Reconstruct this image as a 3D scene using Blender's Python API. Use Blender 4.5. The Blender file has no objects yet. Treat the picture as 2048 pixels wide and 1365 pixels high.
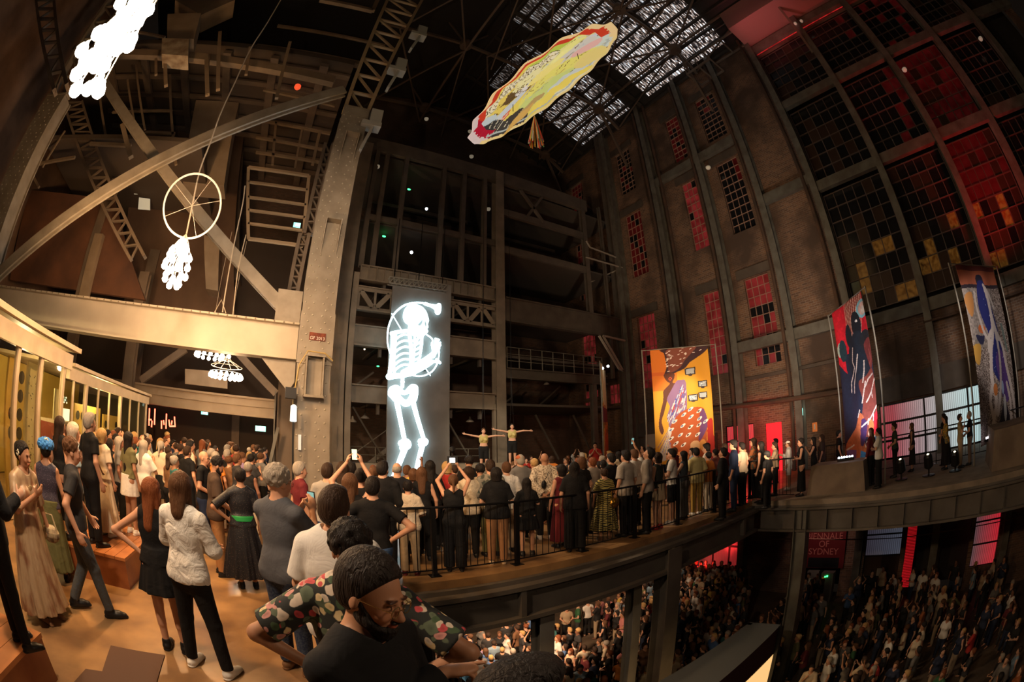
import bpy, bmesh, math, random
import numpy as np
from mathutils import Vector, Matrix, Quaternion
rnd = random.Random(7)
C = bpy.context.scene.collection
PI = math.pi
# ---------------------------------------------------------------- camera: a 15 mm fisheye held at 2.15 m over the upper floor
LENS = 15.3
HC = 2.15
_up = np.array([-0.0157, 0.9722, -0.2335]); _up /= np.linalg.norm(_up)
_f = np.array([0, 0, -1.0]); _fh = _f - _up * (_f @ _up); _fh /= np.linalg.norm(_fh)
_rt = np.cross(_fh, _up)
_az = math.radians(59)
_u = np.array([math.sin(_az), math.cos(_az)]); _v = np.array([-math.cos(_az), math.sin(_az)])
_R0 = np.array([_rt, _fh, _up])
_B = np.array([[_u[0], _u[1], 0], [_v[0], _v[1], 0], [0, 0, 1]])
RC = _B @ _R0                                   # camera -> building axes
def ray(p):
    x = (p[0] - 1024) / 2048 * 36; y = -(p[1] - 682.5) / 2048 * 36
    r = max(math.hypot(x, y), 1e-9); th = 2 * math.asin(min(1, r / 2 / LENS)); s = math.sin(th) / r
    return RC @ np.array([x * s, y * s, -math.cos(th)])
def _V(a): return Vector((float(a[0]), float(a[1]), float(a[2])))
def atX(px, py, x):
    r = ray((px, py)); t = x / r[0]; return Vector((x, r[1] * t, HC + r[2] * t))
def atY(px, py, y):
    r = ray((px, py)); t = y / r[1]; return Vector((r[0] * t, y, HC + r[2] * t))
def atZ(px, py, z):
    r = ray((px, py)); t = (z - HC) / r[2]; return Vector((r[0] * t, r[1] * t, z))
def atD(px, py, d):                              # at horizontal distance d
    r = ray((px, py)); t = d / math.hypot(r[0], r[1]); return Vector((r[0] * t, r[1] * t, HC + r[2] * t))
cam = bpy.data.cameras.new('camera'); camo = bpy.data.objects.new('camera', cam); C.objects.link(camo)
cam.type = 'PANO'; cam.sensor_width = 36; cam.sensor_fit = 'HORIZONTAL'
for holder in (cam, getattr(cam, 'cycles', None)):
    try:
        holder.panorama_type = 'FISHEYE_EQUISOLID'; holder.fisheye_lens = LENS; holder.fisheye_fov = math.radians(230)
    except Exception: pass
cam.clip_start = 0.02; cam.clip_end = 400
camo.matrix_world = Matrix.Translation((0, 0, HC)) @ Matrix(RC.tolist()).to_4x4()
bpy.context.scene.camera = camo

# ---------------------------------------------------------------- materials
MATS = {}
def mat(name, col, rough=.6, metal=0, emit=None, es=1.0, noise=None, bump=0, scale=3.0, spec=.4, alpha=None):
    if name in MATS: return MATS[name]
    m = bpy.data.materials.new(name); m.use_nodes = True; nt = m.node_tree; b = nt.nodes['Principled BSDF']
    b.inputs['Base Color'].default_value = (*col, 1); b.inputs['Roughness'].default_value = rough
    b.inputs['Metallic'].default_value = metal; b.inputs['Specular IOR Level'].default_value = spec
    if emit: b.inputs['Emission Color'].default_value = (*emit, 1); b.inputs['Emission Strength'].default_value = es
    if alpha is not None: b.inputs['Alpha'].default_value = alpha
    if noise or bump:
        tc = nt.nodes.new('ShaderNodeNewGeometry'); n = nt.nodes.new('ShaderNodeTexNoise'); n.inputs['Scale'].default_value = scale; n.inputs['Detail'].default_value = 6
        nt.links.new(tc.outputs['Position'], n.inputs['Vector'])
        if noise:
            r = nt.nodes.new('ShaderNodeValToRGB'); r.color_ramp.elements[0].position = .35; r.color_ramp.elements[1].position = .68
            r.color_ramp.elements[0].color = (*noise, 1); r.color_ramp.elements[1].color = (*col, 1)
            nt.links.new(n.outputs['Fac'], r.inputs['Fac']); nt.links.new(r.outputs['Color'], b.inputs['Base Color'])
        if bump:
            bp = nt.nodes.new('ShaderNodeBump'); bp.inputs['Strength'].default_value = bump; bp.inputs['Distance'].default_value = .02
            nt.links.new(n.outputs['Fac'], bp.inputs['Height']); nt.links.new(bp.outputs['Normal'], b.inputs['Normal'])
    MATS[name] = m; return m
def brick(name, c1, c2, mortar, axis='X', stain=(.09, .06, .045)):
    m = bpy.data.materials.new(name); m.use_nodes = True; nt = m.node_tree; b = nt.nodes['Principled BSDF']; L = nt.links.new
    g = nt.nodes.new('ShaderNodeNewGeometry'); sp = nt.nodes.new('ShaderNodeSeparateXYZ'); cb = nt.nodes.new('ShaderNodeCombineXYZ')
    L(g.outputs['Position'], sp.inputs[0]); L(sp.outputs['Y' if axis == 'X' else 'X'], cb.inputs[0]); L(sp.outputs['Z'], cb.inputs[1])
    t = nt.nodes.new('ShaderNodeTexBrick'); t.inputs['Scale'].default_value = 1; t.inputs['Brick Width'].default_value = .28; t.inputs['Row Height'].default_value = .1
    t.inputs['Mortar Size'].default_value = .012; t.inputs['Color1'].default_value = (*c1, 1); t.inputs['Color2'].default_value = (*c2, 1); t.inputs['Mortar'].default_value = (*mortar, 1)
    L(cb.outputs[0], t.inputs['Vector'])
    n = nt.nodes.new('ShaderNodeTexNoise'); n.inputs['Scale'].default_value = .55; n.inputs['Detail'].default_value = 8; L(g.outputs['Position'], n.inputs['Vector'])
    r = nt.nodes.new('ShaderNodeValToRGB'); r.color_ramp.elements[0].position = .42; r.color_ramp.elements[1].position = .62; L(n.outputs['Fac'], r.inputs['Fac'])
    mx = nt.nodes.new('ShaderNodeMixRGB'); mx.inputs[2].default_value = (*stain, 1); L(r.outputs['Color'], mx.inputs[0]); L(t.outputs['Color'], mx.inputs[1])
    L(mx.outputs[0], b.inputs['Base Color']); b.inputs['Roughness'].default_value = .9
    bp = nt.nodes.new('ShaderNodeBump'); bp.inputs['Strength'].default_value = .5; bp.inputs['Distance'].default_value = .01; bp.invert = True
    L(t.outputs['Fac'], bp.inputs['Height']); L(bp.outputs['Normal'], b.inputs['Normal'])
    MATS[name] = m; return m
steel = mat('painted_steel', (.30, .265, .215), .55, .1, noise=(.22, .19, .15), scale=2.2, bump=.15)
steeld = mat('dark_steel', (.14, .125, .105), .6, .1, noise=(.09, .08, .07), scale=1.5)
steelg = mat('grey_green_steel', (.19, .19, .165), .55, .1, noise=(.12, .11, .09), scale=2)
steelp = mat('pale_grey_steel', (.33, .32, .29), .6, .1, noise=(.24, .22, .19), scale=1.3)
rust = mat('rusty_brown_steel', (.13, .075, .05), .8, .1, noise=(.07, .05, .04), scale=1.4)
black = mat('black_metal', (.012, .012, .013), .45, .3)
conc = mat('concrete', (.30, .24, .18), .85, noise=(.20, .16, .12), scale=2.5, bump=.2)
concd = mat('dark_concrete', (.13, .105, .085), .9, noise=(.08, .065, .055), scale=1.2)
deep = mat('dark_recess', (.035, .032, .03), .9)
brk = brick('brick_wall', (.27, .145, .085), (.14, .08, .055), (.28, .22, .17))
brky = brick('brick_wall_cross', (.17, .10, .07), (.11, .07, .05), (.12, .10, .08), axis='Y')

# ---------------------------------------------------------------- mesh builder
class MB:
    def __init__(s): s.v = []; s.f = []
    def add(s, vs, fs):
        o = len(s.v); s.v += [tuple(p) for p in vs]; s.f += [tuple(o + i for i in f) for f in fs]; return s
    def box(s, a, b):
        x0, x1 = sorted((a[0], b[0])); y0, y1 = sorted((a[1], b[1])); z0, z1 = sorted((a[2], b[2]))
        return s.add([(x0, y0, z0), (x1, y0, z0), (x1, y1, z0), (x0, y1, z0), (x0, y0, z1), (x1, y0, z1), (x1, y1, z1), (x0, y1, z1)],
                     [(0, 3, 2, 1), (4, 5, 6, 7), (0, 1, 5, 4), (1, 2, 6, 5), (2, 3, 7, 6), (3, 0, 4, 7)])
    def bar(s, p, q, w, h=None, side=None, prof=None):
        """a bar from p to q; w across `side`, h along the other; prof: list of (a,b) outline points in units of w/2,h/2"""
        p = Vector(p); q = Vector(q); d = (q - p).normalized(); h = w if h is None else h
        sd = Vector(side) if side is not None else (Vector((0, 0, 1)).cross(d) if abs(d.z) < .95 else Vector((1, 0, 0)))
        sd = (sd - d * sd.dot(d)).normalized(); t = d.cross(sd)
        pr = prof or [(-1, -1), (1, -1), (1, 1), (-1, 1)]
        n = len(pr); vs = [e + sd * (a * w / 2) + t * (b * h / 2) for e in (p, q) for a, b in pr]
        return s.add(vs, [tuple(range(n))[::-1], tuple(range(n, 2 * n))] + [(i, (i + 1) % n, n + (i + 1) % n, n + i) for i in range(n)])
    def ibeam(s, p, q, w, h, side=None, t=.12):
        a = t; return s.bar(p, q, w, h, side, [(-1, -1), (1, -1), (1, -1 + a), (a, -1 + a), (a, 1 - a), (1, 1 - a), (1, 1), (-1, 1), (-1, 1 - a), (-a, 1 - a), (-a, -1 + a), (-1, -1 + a)])
    def tube(s, pts, r, n=8, closed=False):
        pts = [Vector(p) for p in pts]; m = len(pts); rs = r if isinstance(r, (list, tuple)) else [r] * m; vs = []; nrm = None
        for i, p in enumerate(pts):
            a = pts[(i - 1) % m] if (closed or i) else p; b = pts[(i + 1) % m] if (closed or i < m - 1) else p
            d = (b - a).normalized()
            if nrm is None: nrm = d.orthogonal().normalized()
            nrm = (nrm - d * nrm.dot(d)).normalized(); bn = d.cross(nrm)
            vs += [p + (nrm * math.cos(2 * PI * k / n) + bn * math.sin(2 * PI * k / n)) * rs[i] for k in range(n)]
        fs = [(i * n + k, i * n + (k + 1) % n, ((i + 1) % m) * n + (k + 1) % n, ((i + 1) % m) * n + k) for i in range(m if closed else m - 1) for k in range(n)]
        if not closed: fs += [tuple(range(n))[::-1], tuple(range((m - 1) * n, m * n))]
        return s.add(vs, fs)
    def lathe(s, c, prof, n=16, axis=(0, 0, 1)):
        c = Vector(c); ax = Vector(axis).normalized(); a = ax.orthogonal().normalized(); b = ax.cross(a)
        vs = [c + ax * z + (a * math.cos(2 * PI * k / n) + b * math.sin(2 * PI * k / n)) * r for r, z in prof for k in range(n)]
        m = len(prof)
        fs = [(i * n + k, i * n + (k + 1) % n, (i + 1) * n + (k + 1) % n, (i + 1) * n + k) for i in range(m - 1) for k in range(n)] + [tuple(range(n))[::-1], tuple(range((m - 1) * n, m * n))]
        return s.add(vs, fs)
    def ball(s, c, r, n=10, sq=(1, 1, 1)):
        vs = []; fs = []
        for i in range(n // 2 + 1):
            t = PI * i / (n // 2)
            for k in range(n):
                vs.append((c[0] + r * sq[0] * math.sin(t) * math.cos(2 * PI * k / n), c[1] + r * sq[1] * math.sin(t) * math.sin(2 * PI * k / n), c[2] + r * sq[2] * math.cos(t)))
        for i in range(n // 2):
            for k in range(n): fs.append((i * n + k, (i + 1) * n + k, (i + 1) * n + (k + 1) % n, i * n + (k + 1) % n))
        return s.add(vs, fs)
    def plate(s, poly, d):
        """poly: planar 3D outline, extruded by vector d"""
        n = len(poly); d = Vector(d); ps = [Vector(p) for p in poly]
        return s.add(ps + [p + d for p in ps], [tuple(range(n))[::-1], tuple(range(n, 2 * n))] + [(i, (i + 1) % n, n + (i + 1) % n, n + i) for i in range(n)])
    def rivet(s, c, nrm, r=.028):
        return s.lathe(c, [(r, 0), (r * .85, r * .45), (r * .4, r * .7)], 6, nrm)
    def build(s, name, m, parent=None, smooth=False):
        me = bpy.data.meshes.new(name); me.from_pydata([tuple(v) for v in s.v], [], s.f); me.update()
        bm = bmesh.new(); bm.from_mesh(me); bmesh.ops.recalc_face_normals(bm, faces=bm.faces); bm.to_mesh(me); bm.free()
        if m: me.materials.append(m)
        if smooth: me.polygons.foreach_set('use_smooth', [True] * len(me.polygons))
        o = bpy.data.objects.new(name, me); C.objects.link(o)
        if parent is not None:
            o.parent = parent; o.matrix_parent_inverse = parent.matrix_world.inverted() if not getattr(parent, '_n', None) else Matrix()
        return o
def empty(name, loc=(0, 0, 0), rz=0):
    o = bpy.data.objects.new(name, None); C.objects.link(o); o.location = loc; o.rotation_euler = (0, 0, rz)
    o.matrix_world = Matrix.Translation(loc) @ Matrix.Rotation(rz, 4, 'Z'); return o
def tag(o, label=None, cat=None, group=None, kind=None):
    if label: o['label'] = label
    if cat: o['category'] = cat
    if group: o['group'] = group
    if kind or cat: o['kind'] = kind or 'thing'
    return o
def struct(name, mb, m, parent=None):
    o = mb.build(name, m, parent)
    if parent is None: o['kind'] = 'structure'
    return o
# ================================================================= the setting
def cells(holes, a0, a1, z0, z1):
    """rectangles that fill (a0..a1, z0..z1) around the holes"""
    As = sorted({a0, a1, *[h[0] for h in holes], *[h[1] for h in holes]}); out = []
    for i in range(len(As) - 1):
        m = (As[i] + As[i + 1]) / 2; hs = sorted([h for h in holes if h[0] < m < h[1]], key=lambda h: h[2]); z = z0
        for h in hs:
            if h[2] > z: out.append((As[i], As[i + 1], z, h[2]))
            z = max(z, h[3])
        if z < z1: out.append((As[i], As[i + 1], z, z1))
    return out
GZ = -6.0
struct('floor', MB().box((-16, -14, GZ - .2), (19.5, 26, GZ)), mat('ground_floor', (.16, .12, .085), .6, noise=(.10, .075, .055), scale=1.1))
woodfl = mat('upper_floor_screed', (.40, .235, .10), .33, noise=(.17, .095, .045), scale=1.6, spec=.5, bump=.05)
struct('floor', MB().box((-16, 6, -.14), (18.95, 24, 0)), woodfl)
struct('floor', MB().box((-16, -10, -.14), (.86, 5.998, 0)), woodfl)
struct('floor', MB().box((11.5, -12, -.14), (18.95, 5.998, 0)), conc)
WY = [(10.75, 12.05), (15.6, 17.0), (7.9, 9.35), (20.9, 22.3)]
WZ = [(5.0, 9.32), (11.85, 16.25), (17.9, 21.4)]
win = [(a, b, c, d) for a, b in WY for c, d in WZ]
small = [(18.6, 19.9, 4.4, 5.6), (21.0, 22.4, 4.0, 4.75)]
big = [(-13.5, 4.0, 5.9, 22.0)]
doors = [(8.2, 9.1, 0, 2.25), (9.75, 11.4, .0, 2.35), (-3.4, 3.2, .0, 2.25), (3.7, 2.2, 0, 0)][:3]
low = [(1.95, 3.75, GZ, -2.2), (-1.55, 1.25, GZ, -2.2), (-3.1, -1.75, -5, -2.2), (4.9, 6.9, GZ, -4.2), (10.2, 13.2, GZ, -2.4)]
mb = MB()
for y0, y1, z0, z1 in cells(win + small + big + doors + low, -14, 24.4, GZ, 24): mb.box((19, y0, z0), (19.45, y1, z1))
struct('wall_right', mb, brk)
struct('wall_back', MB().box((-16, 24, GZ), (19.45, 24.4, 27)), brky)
struct('wall_left', MB().box((-16.4, -14, GZ), (-16, 24.4, 24)), mat('wall_left_mat', (.20, .12, .075), .9, noise=(.10, .06, .04), scale=.7))
struct('wall_outside', MB().box((20.5, -14, GZ), (20.7, 24.4, 26)), deep)
# ---- panes that glow on their own, in place of light from behind the windows
def lit(name, col, s, sc=2.0, dark=.25):
    m = bpy.data.materials.new(name); m.use_nodes = True; nt = m.node_tree; b = nt.nodes['Principled BSDF']; L = nt.links.new
    g = nt.nodes.new('ShaderNodeNewGeometry'); n = nt.nodes.new('ShaderNodeTexNoise'); n.inputs['Scale'].default_value = sc; L(g.outputs['Position'], n.inputs['Vector'])
    r = nt.nodes.new('ShaderNodeValToRGB'); r.color_ramp.elements[0].position = .35; r.color_ramp.elements[1].position = .65
    r.color_ramp.elements[0].color = (col[0] * dark, col[1] * dark, col[2] * dark, 1); r.color_ramp.elements[1].color = (*col, 1)
    L(n.outputs['Fac'], r.inputs['Fac']); L(r.outputs['Color'], b.inputs['Emission Color']); b.inputs['Emission Strength'].default_value = s
    b.inputs['Base Color'].default_value = (*[c * .3 for c in col], 1); b.inputs['Roughness'].default_value = .3; MATS[name] = m; return m
paneR = lit('red_lit_pane', (.55, .05, .05), .20)
paneRd = lit('dim_red_pane', (.30, .02, .02), .07)
paneD = mat('dark_window_pane', (.012, .013, .016), .15, spec=.6)
paneB = mat('brown_window_pane', (.05, .03, .022), .3)
paneY = lit('amber_torn_film', (.75, .34, .06), .07, 5, .03)
bars = mat('window_bars', (.42, .26, .2), .6)
barsd = mat('dark_window_bars', (.12, .09, .08), .6)
WN = [0]
def window(y0, y1, z0, z1, ny, nz, paint, x=19.2, bm_=None, t=.035, name=None):
    """one window: a frame with bars, panes given by paint(i,j)"""
    WN[0] += 1; w = empty(name or 'window_%d' % WN[0], (x, y0, z0)); w['kind'] = 'structure'
    f = MB(); dy = (y1 - y0) / ny; dz = (z1 - z0) / nz
    for i in range(ny + 1): f.box((x - .05, y0 + i * dy - t / 2, z0), (x, y0 + i * dy + t / 2, z1))
    for j in range(nz + 1): f.box((x - .06, y0, z0 + j * dz - t / 2), (x - .002, y1, z0 + j * dz + t / 2))
    fo = f.build('window_frame', bm_ or bars); fo.parent = w; fo.matrix_parent_inverse = w.matrix_world.inverted()
    groups = {}
    for i in range(ny):
        for j in range(nz):
            m = paint(i, j)
            if m is None: continue
            g = groups.setdefault(m.name, (m, MB()))[1]; g.box((x + .005, y0 + i * dy, z0 + j * dz), (x + .02, y0 + (i + 1) * dy, z0 + (j + 1) * dz))
    for m, g in groups.values():
        o = g.build('pane', m); o.parent = w; o.matrix_parent_inverse = w.matrix_world.inverted()
    return w
wr = random.Random(3)
for a, b in WY:
    for k, (c, d) in enumerate(WZ):
        dim = (k == 2) or (a > 20)
        def paint(i, j, k=k, a=a):
            q = wr.random()
            if a == 15.6 and k == 2: return paneD if q > .15 else paneRd
            if a == 7.9: 
                if k == 0: return paneR if j >= 6 or (j < 5 and q < .35) else paneD
                return paneRd if q < .35 and j > 5 else paneD
            if a == 10.75: return (paneR if q < .97 else paneD) if k < 2 else (paneRd if q < .8 else paneD)
            return paneR if (k == 0 and q < .75) else (paneRd if q < .75 else paneD)
        window(a, b, c, d, 4, 9, paint, t=.028)
for s in small: window(*s, 4, 2, lambda i, j: paneR)
# the tall glazed bays between the steel columns
colY = [-10.4, -6.9, -3.4, .25, 4.0]
for i in range(4):
    for (z0, z1) in ((6.2, 11.9), (12.6, 17.0), (17.7, 21.6)):
        ya, yb = colY[i] + .2, colY[i + 1] - .2
        def paint(a, j, i=i, z0=z0):
            q = wr.random()
            if z0 < 7 and j < 4 and i >= 1: return paneY if (q < .20 and a % 4 < 3) else (paneD if q < .5 else paneB)
            if i == 1 and z0 < 13: return paneRd if q < .6 else paneB
            if i == 1: return paneRd if q < .25 else paneD
            if i == 2 and z0 > 12: return paneRd if q < .2 and a < 3 else paneD
            return paneD if q < .75 else paneB
        window(ya, yb, z0, z1, 6, 8 if z0 < 7 else 6, paint, bm_=barsd, t=.045)
# red strip of high windows under the roof
window(-3.2, 3.9, 21.75, 22.55, 7, 1, lambda i, j: lit('red_strip', (1, .03, .03), .5) if 'red_strip' not in MATS else MATS['red_strip'], x=18.95, bm_=barsd)
# steel of the right wall
mb = MB()
for y in (-10.4, -6.9, -3.4, .25, 4.0, 7.05, 10.2, 13.8, 17.6):
    z0 = GZ
    mb.ibeam((18.72, y, z0), (18.72, y, 23.8), .36, .5, side=(0, 1, 0))
for y0, y1, z in [(-14, 4, 5.65), (-14, 4, 12.25), (-14, 4, 17.35), (-14, 4, 22.1), (4.1, 10.2, 6.0), (4.1, 7.0, 12.8), (7.1, 13.7, 5.1 - 9), (7.1, 13.7, 17.1)]:
    if z > -3: mb.bar((18.75, y0, z), (18.75, y1, z), .3, .5, side=(1, 0, 0))
struct('steel_frame_right', mb, steelg)
mb = MB()
for a, b in WY:
    for c, d in WZ: mb.box((18.9, a - .35, d + .04), (18.998, b + .35, d + .52))
mb.box((18.8, -13.9, 2.3), (18.998, 3.6, 3.3)); mb.box((18.85, 11.6, 2.2), (18.998, 17.4, 3.0)); mb.box((18.9, 11.9, .3), (18.99, 17.4, 2.1))
mb.box((18.85, 4.2, 4.4), (18.998, 10, 4.55))
struct('lintel', mb, concd)
mb = MB()
for y in (7.45, 10.6, 14.25, 4.45, 13.2):
    mb.tube([(18.6, y, 0), (18.6, y, 23.5)], .1, 8)
mb.tube([(18.5, 4, 3.1), (18.5, 13, 3.3)], .12, 8); mb.tube([(18.5, 0.5, 5.0), (18.5, -13, 5.0)], .05)
struct('trim_2', mb, rust)
# ---- glazing at walkway level: corrugated translucent sheets lit from behind
def sheet(name, c1, c2, s, dirn=None):
    m = bpy.data.materials.new(name); m.use_nodes = True; nt = m.node_tree; b = nt.nodes['Principled BSDF']; L = nt.links.new
    g = nt.nodes.new('ShaderNodeNewGeometry'); sp = nt.nodes.new('ShaderNodeSeparateXYZ'); L(g.outputs['Position'], sp.inputs[0])
    w = nt.nodes.new('ShaderNodeTexWave'); w.inputs['Scale'].default_value = 3.2; w.inputs['Distortion'].default_value = .6; w.bands_direction = 'Y'; L(g.outputs['Position'], w.inputs['Vector'])
    mr = nt.nodes.new('ShaderNodeMapRange'); mr.inputs['From Min'].default_value = 2.6 if dirn is None else dirn[0]; mr.inputs['From Max'].default_value = -1.2 if dirn is None else dirn[1]; L(sp.outputs['Y'], mr.inputs['Value'])
    mx = nt.nodes.new('ShaderNodeMixRGB'); mx.inputs[1].default_value = (*c1, 1); mx.inputs[2].default_value = (*c2, 1); L(mr.outputs[0], mx.inputs[0])
    ml = nt.nodes.new('ShaderNodeMixRGB'); ml.blend_type = 'MULTIPLY'; ml.inputs[0].default_value = .55; L(mx.outputs[0], ml.inputs[1]); L(w.outputs['Fac'], ml.inputs[2])
    L(ml.outputs[0], b.inputs['Emission Color']); b.inputs['Emission Strength'].default_value = s; b.inputs['Base Color'].default_value = (.2, .2, .2, 1); b.inputs['Roughness'].default_value = .25
    MATS[name] = m; return m
window(-3.4, 3.2, .02, 2.22, 3, 3, lambda i, j: MATS.get('white_red_sheet') or sheet('white_red_sheet', (.42, .05, .07), (.62, .85, .85), .75), x=19.1, bm_=black, t=.09, name='window_50')
window(9.75, 11.4, .0, 2.35, 1, 3, lambda i, j: MATS.get('red_sheet') or sheet('red_sheet', (.9, .03, .05), (.9, .03, .05), .7), x=19.1, bm_=black, t=.08, name='window_51')
o = struct('door_1', MB().box((19.1, 8.2, 0), (19.15, 9.1, 2.25)), mat('red_lit_door', (.6, .02, .02), .5, emit=(1, .02, .03), es=.85))
window(1.95, 3.75, GZ, -2.2, 1, 4, lambda i, j: MATS.get('grey_sheet') or sheet('grey_sheet', (.06, .05, .07), (.10, .11, .15), .5, (3.7, 2)) if j > 1 else paneB, x=19.1, bm_=black, t=.06, name='window_52')
struct('door_2', MB().box((19.0, 1.25, -5.6), (19.08, 1.7, -2.2)), mat('red_lit_reveal', (.5, .02, .02), .5, emit=(1, .02, .03), es=.5))
window(-3.1, -1.75, -5, -2.2, 1, 3, lambda i, j: MATS.get('pink_sheet') or sheet('pink_sheet', (.16, .08, .09), (.8, .03, .05), .6, (-1.8, -3)), x=19.1, bm_=black, t=.06, name='window_53')
window(10.2, 13.2, -5.2, -2.4, 3, 2, lambda i, j: MATS.get('wine_sheet') or sheet('wine_sheet', (.75, .02, .03), (.3, .05, .04), .35, (10.2, 12)), x=19.1, bm_=black, t=.08, name='window_54')
# ---- girders and columns that carry the upper floor
mb = MB(); mb.box((.86, 5.9, -.22), (11.5, 6.0, -.142)); mb.box((.86, 5.72, -.30), (11.45, 5.99, -.22)); mb.box((.86, 5.86, -.80), (11.4, 5.9, -.30)); mb.box((.86, 5.72, -.88), (11.4, 6.05, -.80))
for x in (3.6, 7.28, 10.6): mb.box((x - .05, 5.74, -.8), (x + .05, 5.88, -.3))
for i in range(30): mb.rivet((1.2 + i * .34, 5.86, -.42), (0, -1, 0), .016)
g1 = mb.build('floor_girder', steeld); tag(g1, 'dark riveted girder under the edge of the upper gallery with railing', 'girder')
mb = MB(); mb.box((11.5, -12, -.22), (11.6, 5.9, -.14)); mb.box((11.38, -12, -.26), (11.62, 5.7, -.2)); mb.box((11.52, -12, -.82), (11.56, 5.7, -.26)); mb.box((11.38, -12, -.88), (11.62, 5.7, -.82))
for i in range(16): y = 4.3 - i * .775; mb.box((11.4, y - .012, -.82), (11.54, y + .012, -.26))
g2 = mb.build('floor_girder', steeld); tag(g2, 'dark girder with upright stiffeners under the side walkway', 'girder')
def column(x, y, z0, z1, w, d, m, label, lit_=None):
    c = MB().ibeam((x, y, z0), (x, y, z1), w, d, side=(1, 0, 0), t=.14).build('steel_column', m)
    tag(c, label, 'column'); return c
column(4.15, 6.02, GZ, -.9, .30, .30, steelp, 'slim grey steel column with a pale shiny flange in front of the lower crowd')
column(6.78, 6.35, GZ, -.9, .26, .26, steelp, 'pale thin steel column directly behind a dark thick column over the lower crowd')
column(7.32, 5.85, GZ, -.3, .46, .40, steeld, 'thick dark steel column under the middle of the gallery girder')
column(11.5, 4.32, GZ, -.26, .36, .40, steelg, 'grey green steel column at the inner corner of the walkway')
column(11.5, -6.5, GZ, -.26, .36, .40, steelg, 'dark steel column under the far end of the side walkway')

# ================================================================= big steel column in the middle and the one left of it
def crane_column(x0, x1, y0, y1, ztop, label, riv=True, fins=()):
    t = empty('riveted_column', ((x0 + x1) / 2, (y0 + y1) / 2, 0)); tag(t, label, 'column')
    def P(mb, n, m, **k):
        o = mb.build(n, m, **k); o.parent = t; o.matrix_parent_inverse = t.matrix_world.inverted(); return o
    m = MB(); m.box((x0, y0, 0), (x1, y0 + .05, ztop)); m.box((x0 + .1, y0 + .05, 0), (x0 + .14, y1, ztop)); m.box((x1 - .14, y0 + .05, 0), (x1 - .1, y1, ztop)); m.box((x0, y1, 0), (x1, y1 + .05, ztop))
    m.box((x0 - .02, y0 - .03, 4.0), (x1 + .02, y0, 5.35)); m.box((x0 + .03, y0 - .02, 12.1), (x1 - .03, y0, ztop - .02)); m.box((x0 - .03, y0 - .03, 0), (x1 + .03, y0, 3.3))
    P(m, 'shaft', steel)
    r = MB(); w = x1 - x0; z = .5
    if riv:
        k = 0
        while z < ztop - .15:
            for fx in (.2, .72) if k % 2 else (.08, .33, .62, .88):
                yy = y0 - (.03 if (z < 3.3 or 4 < z < 5.35) else 0)
                r.rivet((x0 + w * fx, yy, z), (0, -1, 0), .030)
            z += .17; k += 1
        P(r, 'riveting', mat('rivet_paint', (.40, .36, .29), .45, .2))['kind'] = 'stuff'
    for (za, zb) in fins:
        for fx in (.30, .78):
            x = x0 + w * fx
            P(MB().plate([(x, y0, za), (x, y0 - .30, za), (x, y0, zb)], (.03, 0, 0)), 'bracket_fin', steel)
        P(MB().box((x0 + w * .30, y0 - .28, za - .03), (x0 + w * .82, y0, za)), 'bracket_plate', steel)
    return t, P
xa, xb = .37, 1.27
pc, PP = crane_column(xa, xb, 11, 11.75, 12.55, 'tall riveted grey steel column in the middle, bracket fins on its face', fins=((11.2, 10.2), (8.0, 7.0)))
m = MB(); m.box((xa + .22, 10.72, 3.2), (xa + .26, 11, 4.15)); m.box((xa + .66, 10.72, 3.2), (xa + .70, 11, 4.15)); m.plate([(xa + .2, 10.70, 4.15), (xa + .72, 10.70, 4.15), (xa + .72, 11, 4.2), (xa + .2, 11, 4.2)], (0, 0, .04)); m.box((xa + .22, 10.95, 3.18), (xa + .7, 10.98, 4.15)); m.box((xa + .2, 10.7, 3.14), (xa + .72, 10.97, 3.2))
PP(m, 'bracket_box', steel)
PP(MB().tube([(xa - .02, 10.95, 2.2), (xa - .05, 10.8, 3.0), (xa + .05, 10.75, 3.9), (xa + .25, 10.72, 4.27), (xa + .7, 10.72, 4.25), (xb + .02, 10.8, 4.1)], .018, 6), 'cable', mat('yellow_cable', (.45, .33, .12), .6))
# the plate with white writing
pl = PP(MB().box((xa + .26, 10.94, 4.60), (xa + .70, 10.965, 4.80)), 'number_plate', mat('red_rusty_plate', (.22, .06, .03), .8, noise=(.12, .03, .02), scale=9))
def text(s, size, mw, m, parent=None, name='lettering', ext=.002, align='CENTER', extra=0):
    cu = bpy.data.curves.new(name, 'FONT'); cu.body = s; cu.size = size; cu.align_x = align; cu.extrude = ext; cu.offset = extra
    o = bpy.data.objects.new(name, cu); C.objects.link(o); o.matrix_world = mw
    dg = bpy.context.evaluated_depsgraph_get(); me = bpy.data.meshes.new_from_object(o.evaluated_get(dg)); bpy.data.objects.remove(o); me.materials.clear(); me.materials.append(m)
    q = bpy.data.objects.new(name, me); C.objects.link(q); q.matrix_world = mw
    if parent is not None: q.parent = parent; q.matrix_parent_inverse = parent.matrix_world.inverted()
    return q
faceY = lambda x, y, z: Matrix.Translation((x, y, z)) @ Matrix.Rotation(PI / 2, 4, 'X')              # reads when seen from -y
faceX = lambda x, y, z: Matrix.Translation((x, y, z)) @ Matrix.Rotation(-PI / 2, 4, 'Z') @ Matrix.Rotation(PI / 2, 4, 'X')   # reads when seen from -x
chalk = mat('white_paint_marks', (.75, .72, .68), .7)
text('GF 2013', .115, faceY(xa + .48, 10.93, 4.62), chalk, pc, 'plate_lettering')
lt = MB()
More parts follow.
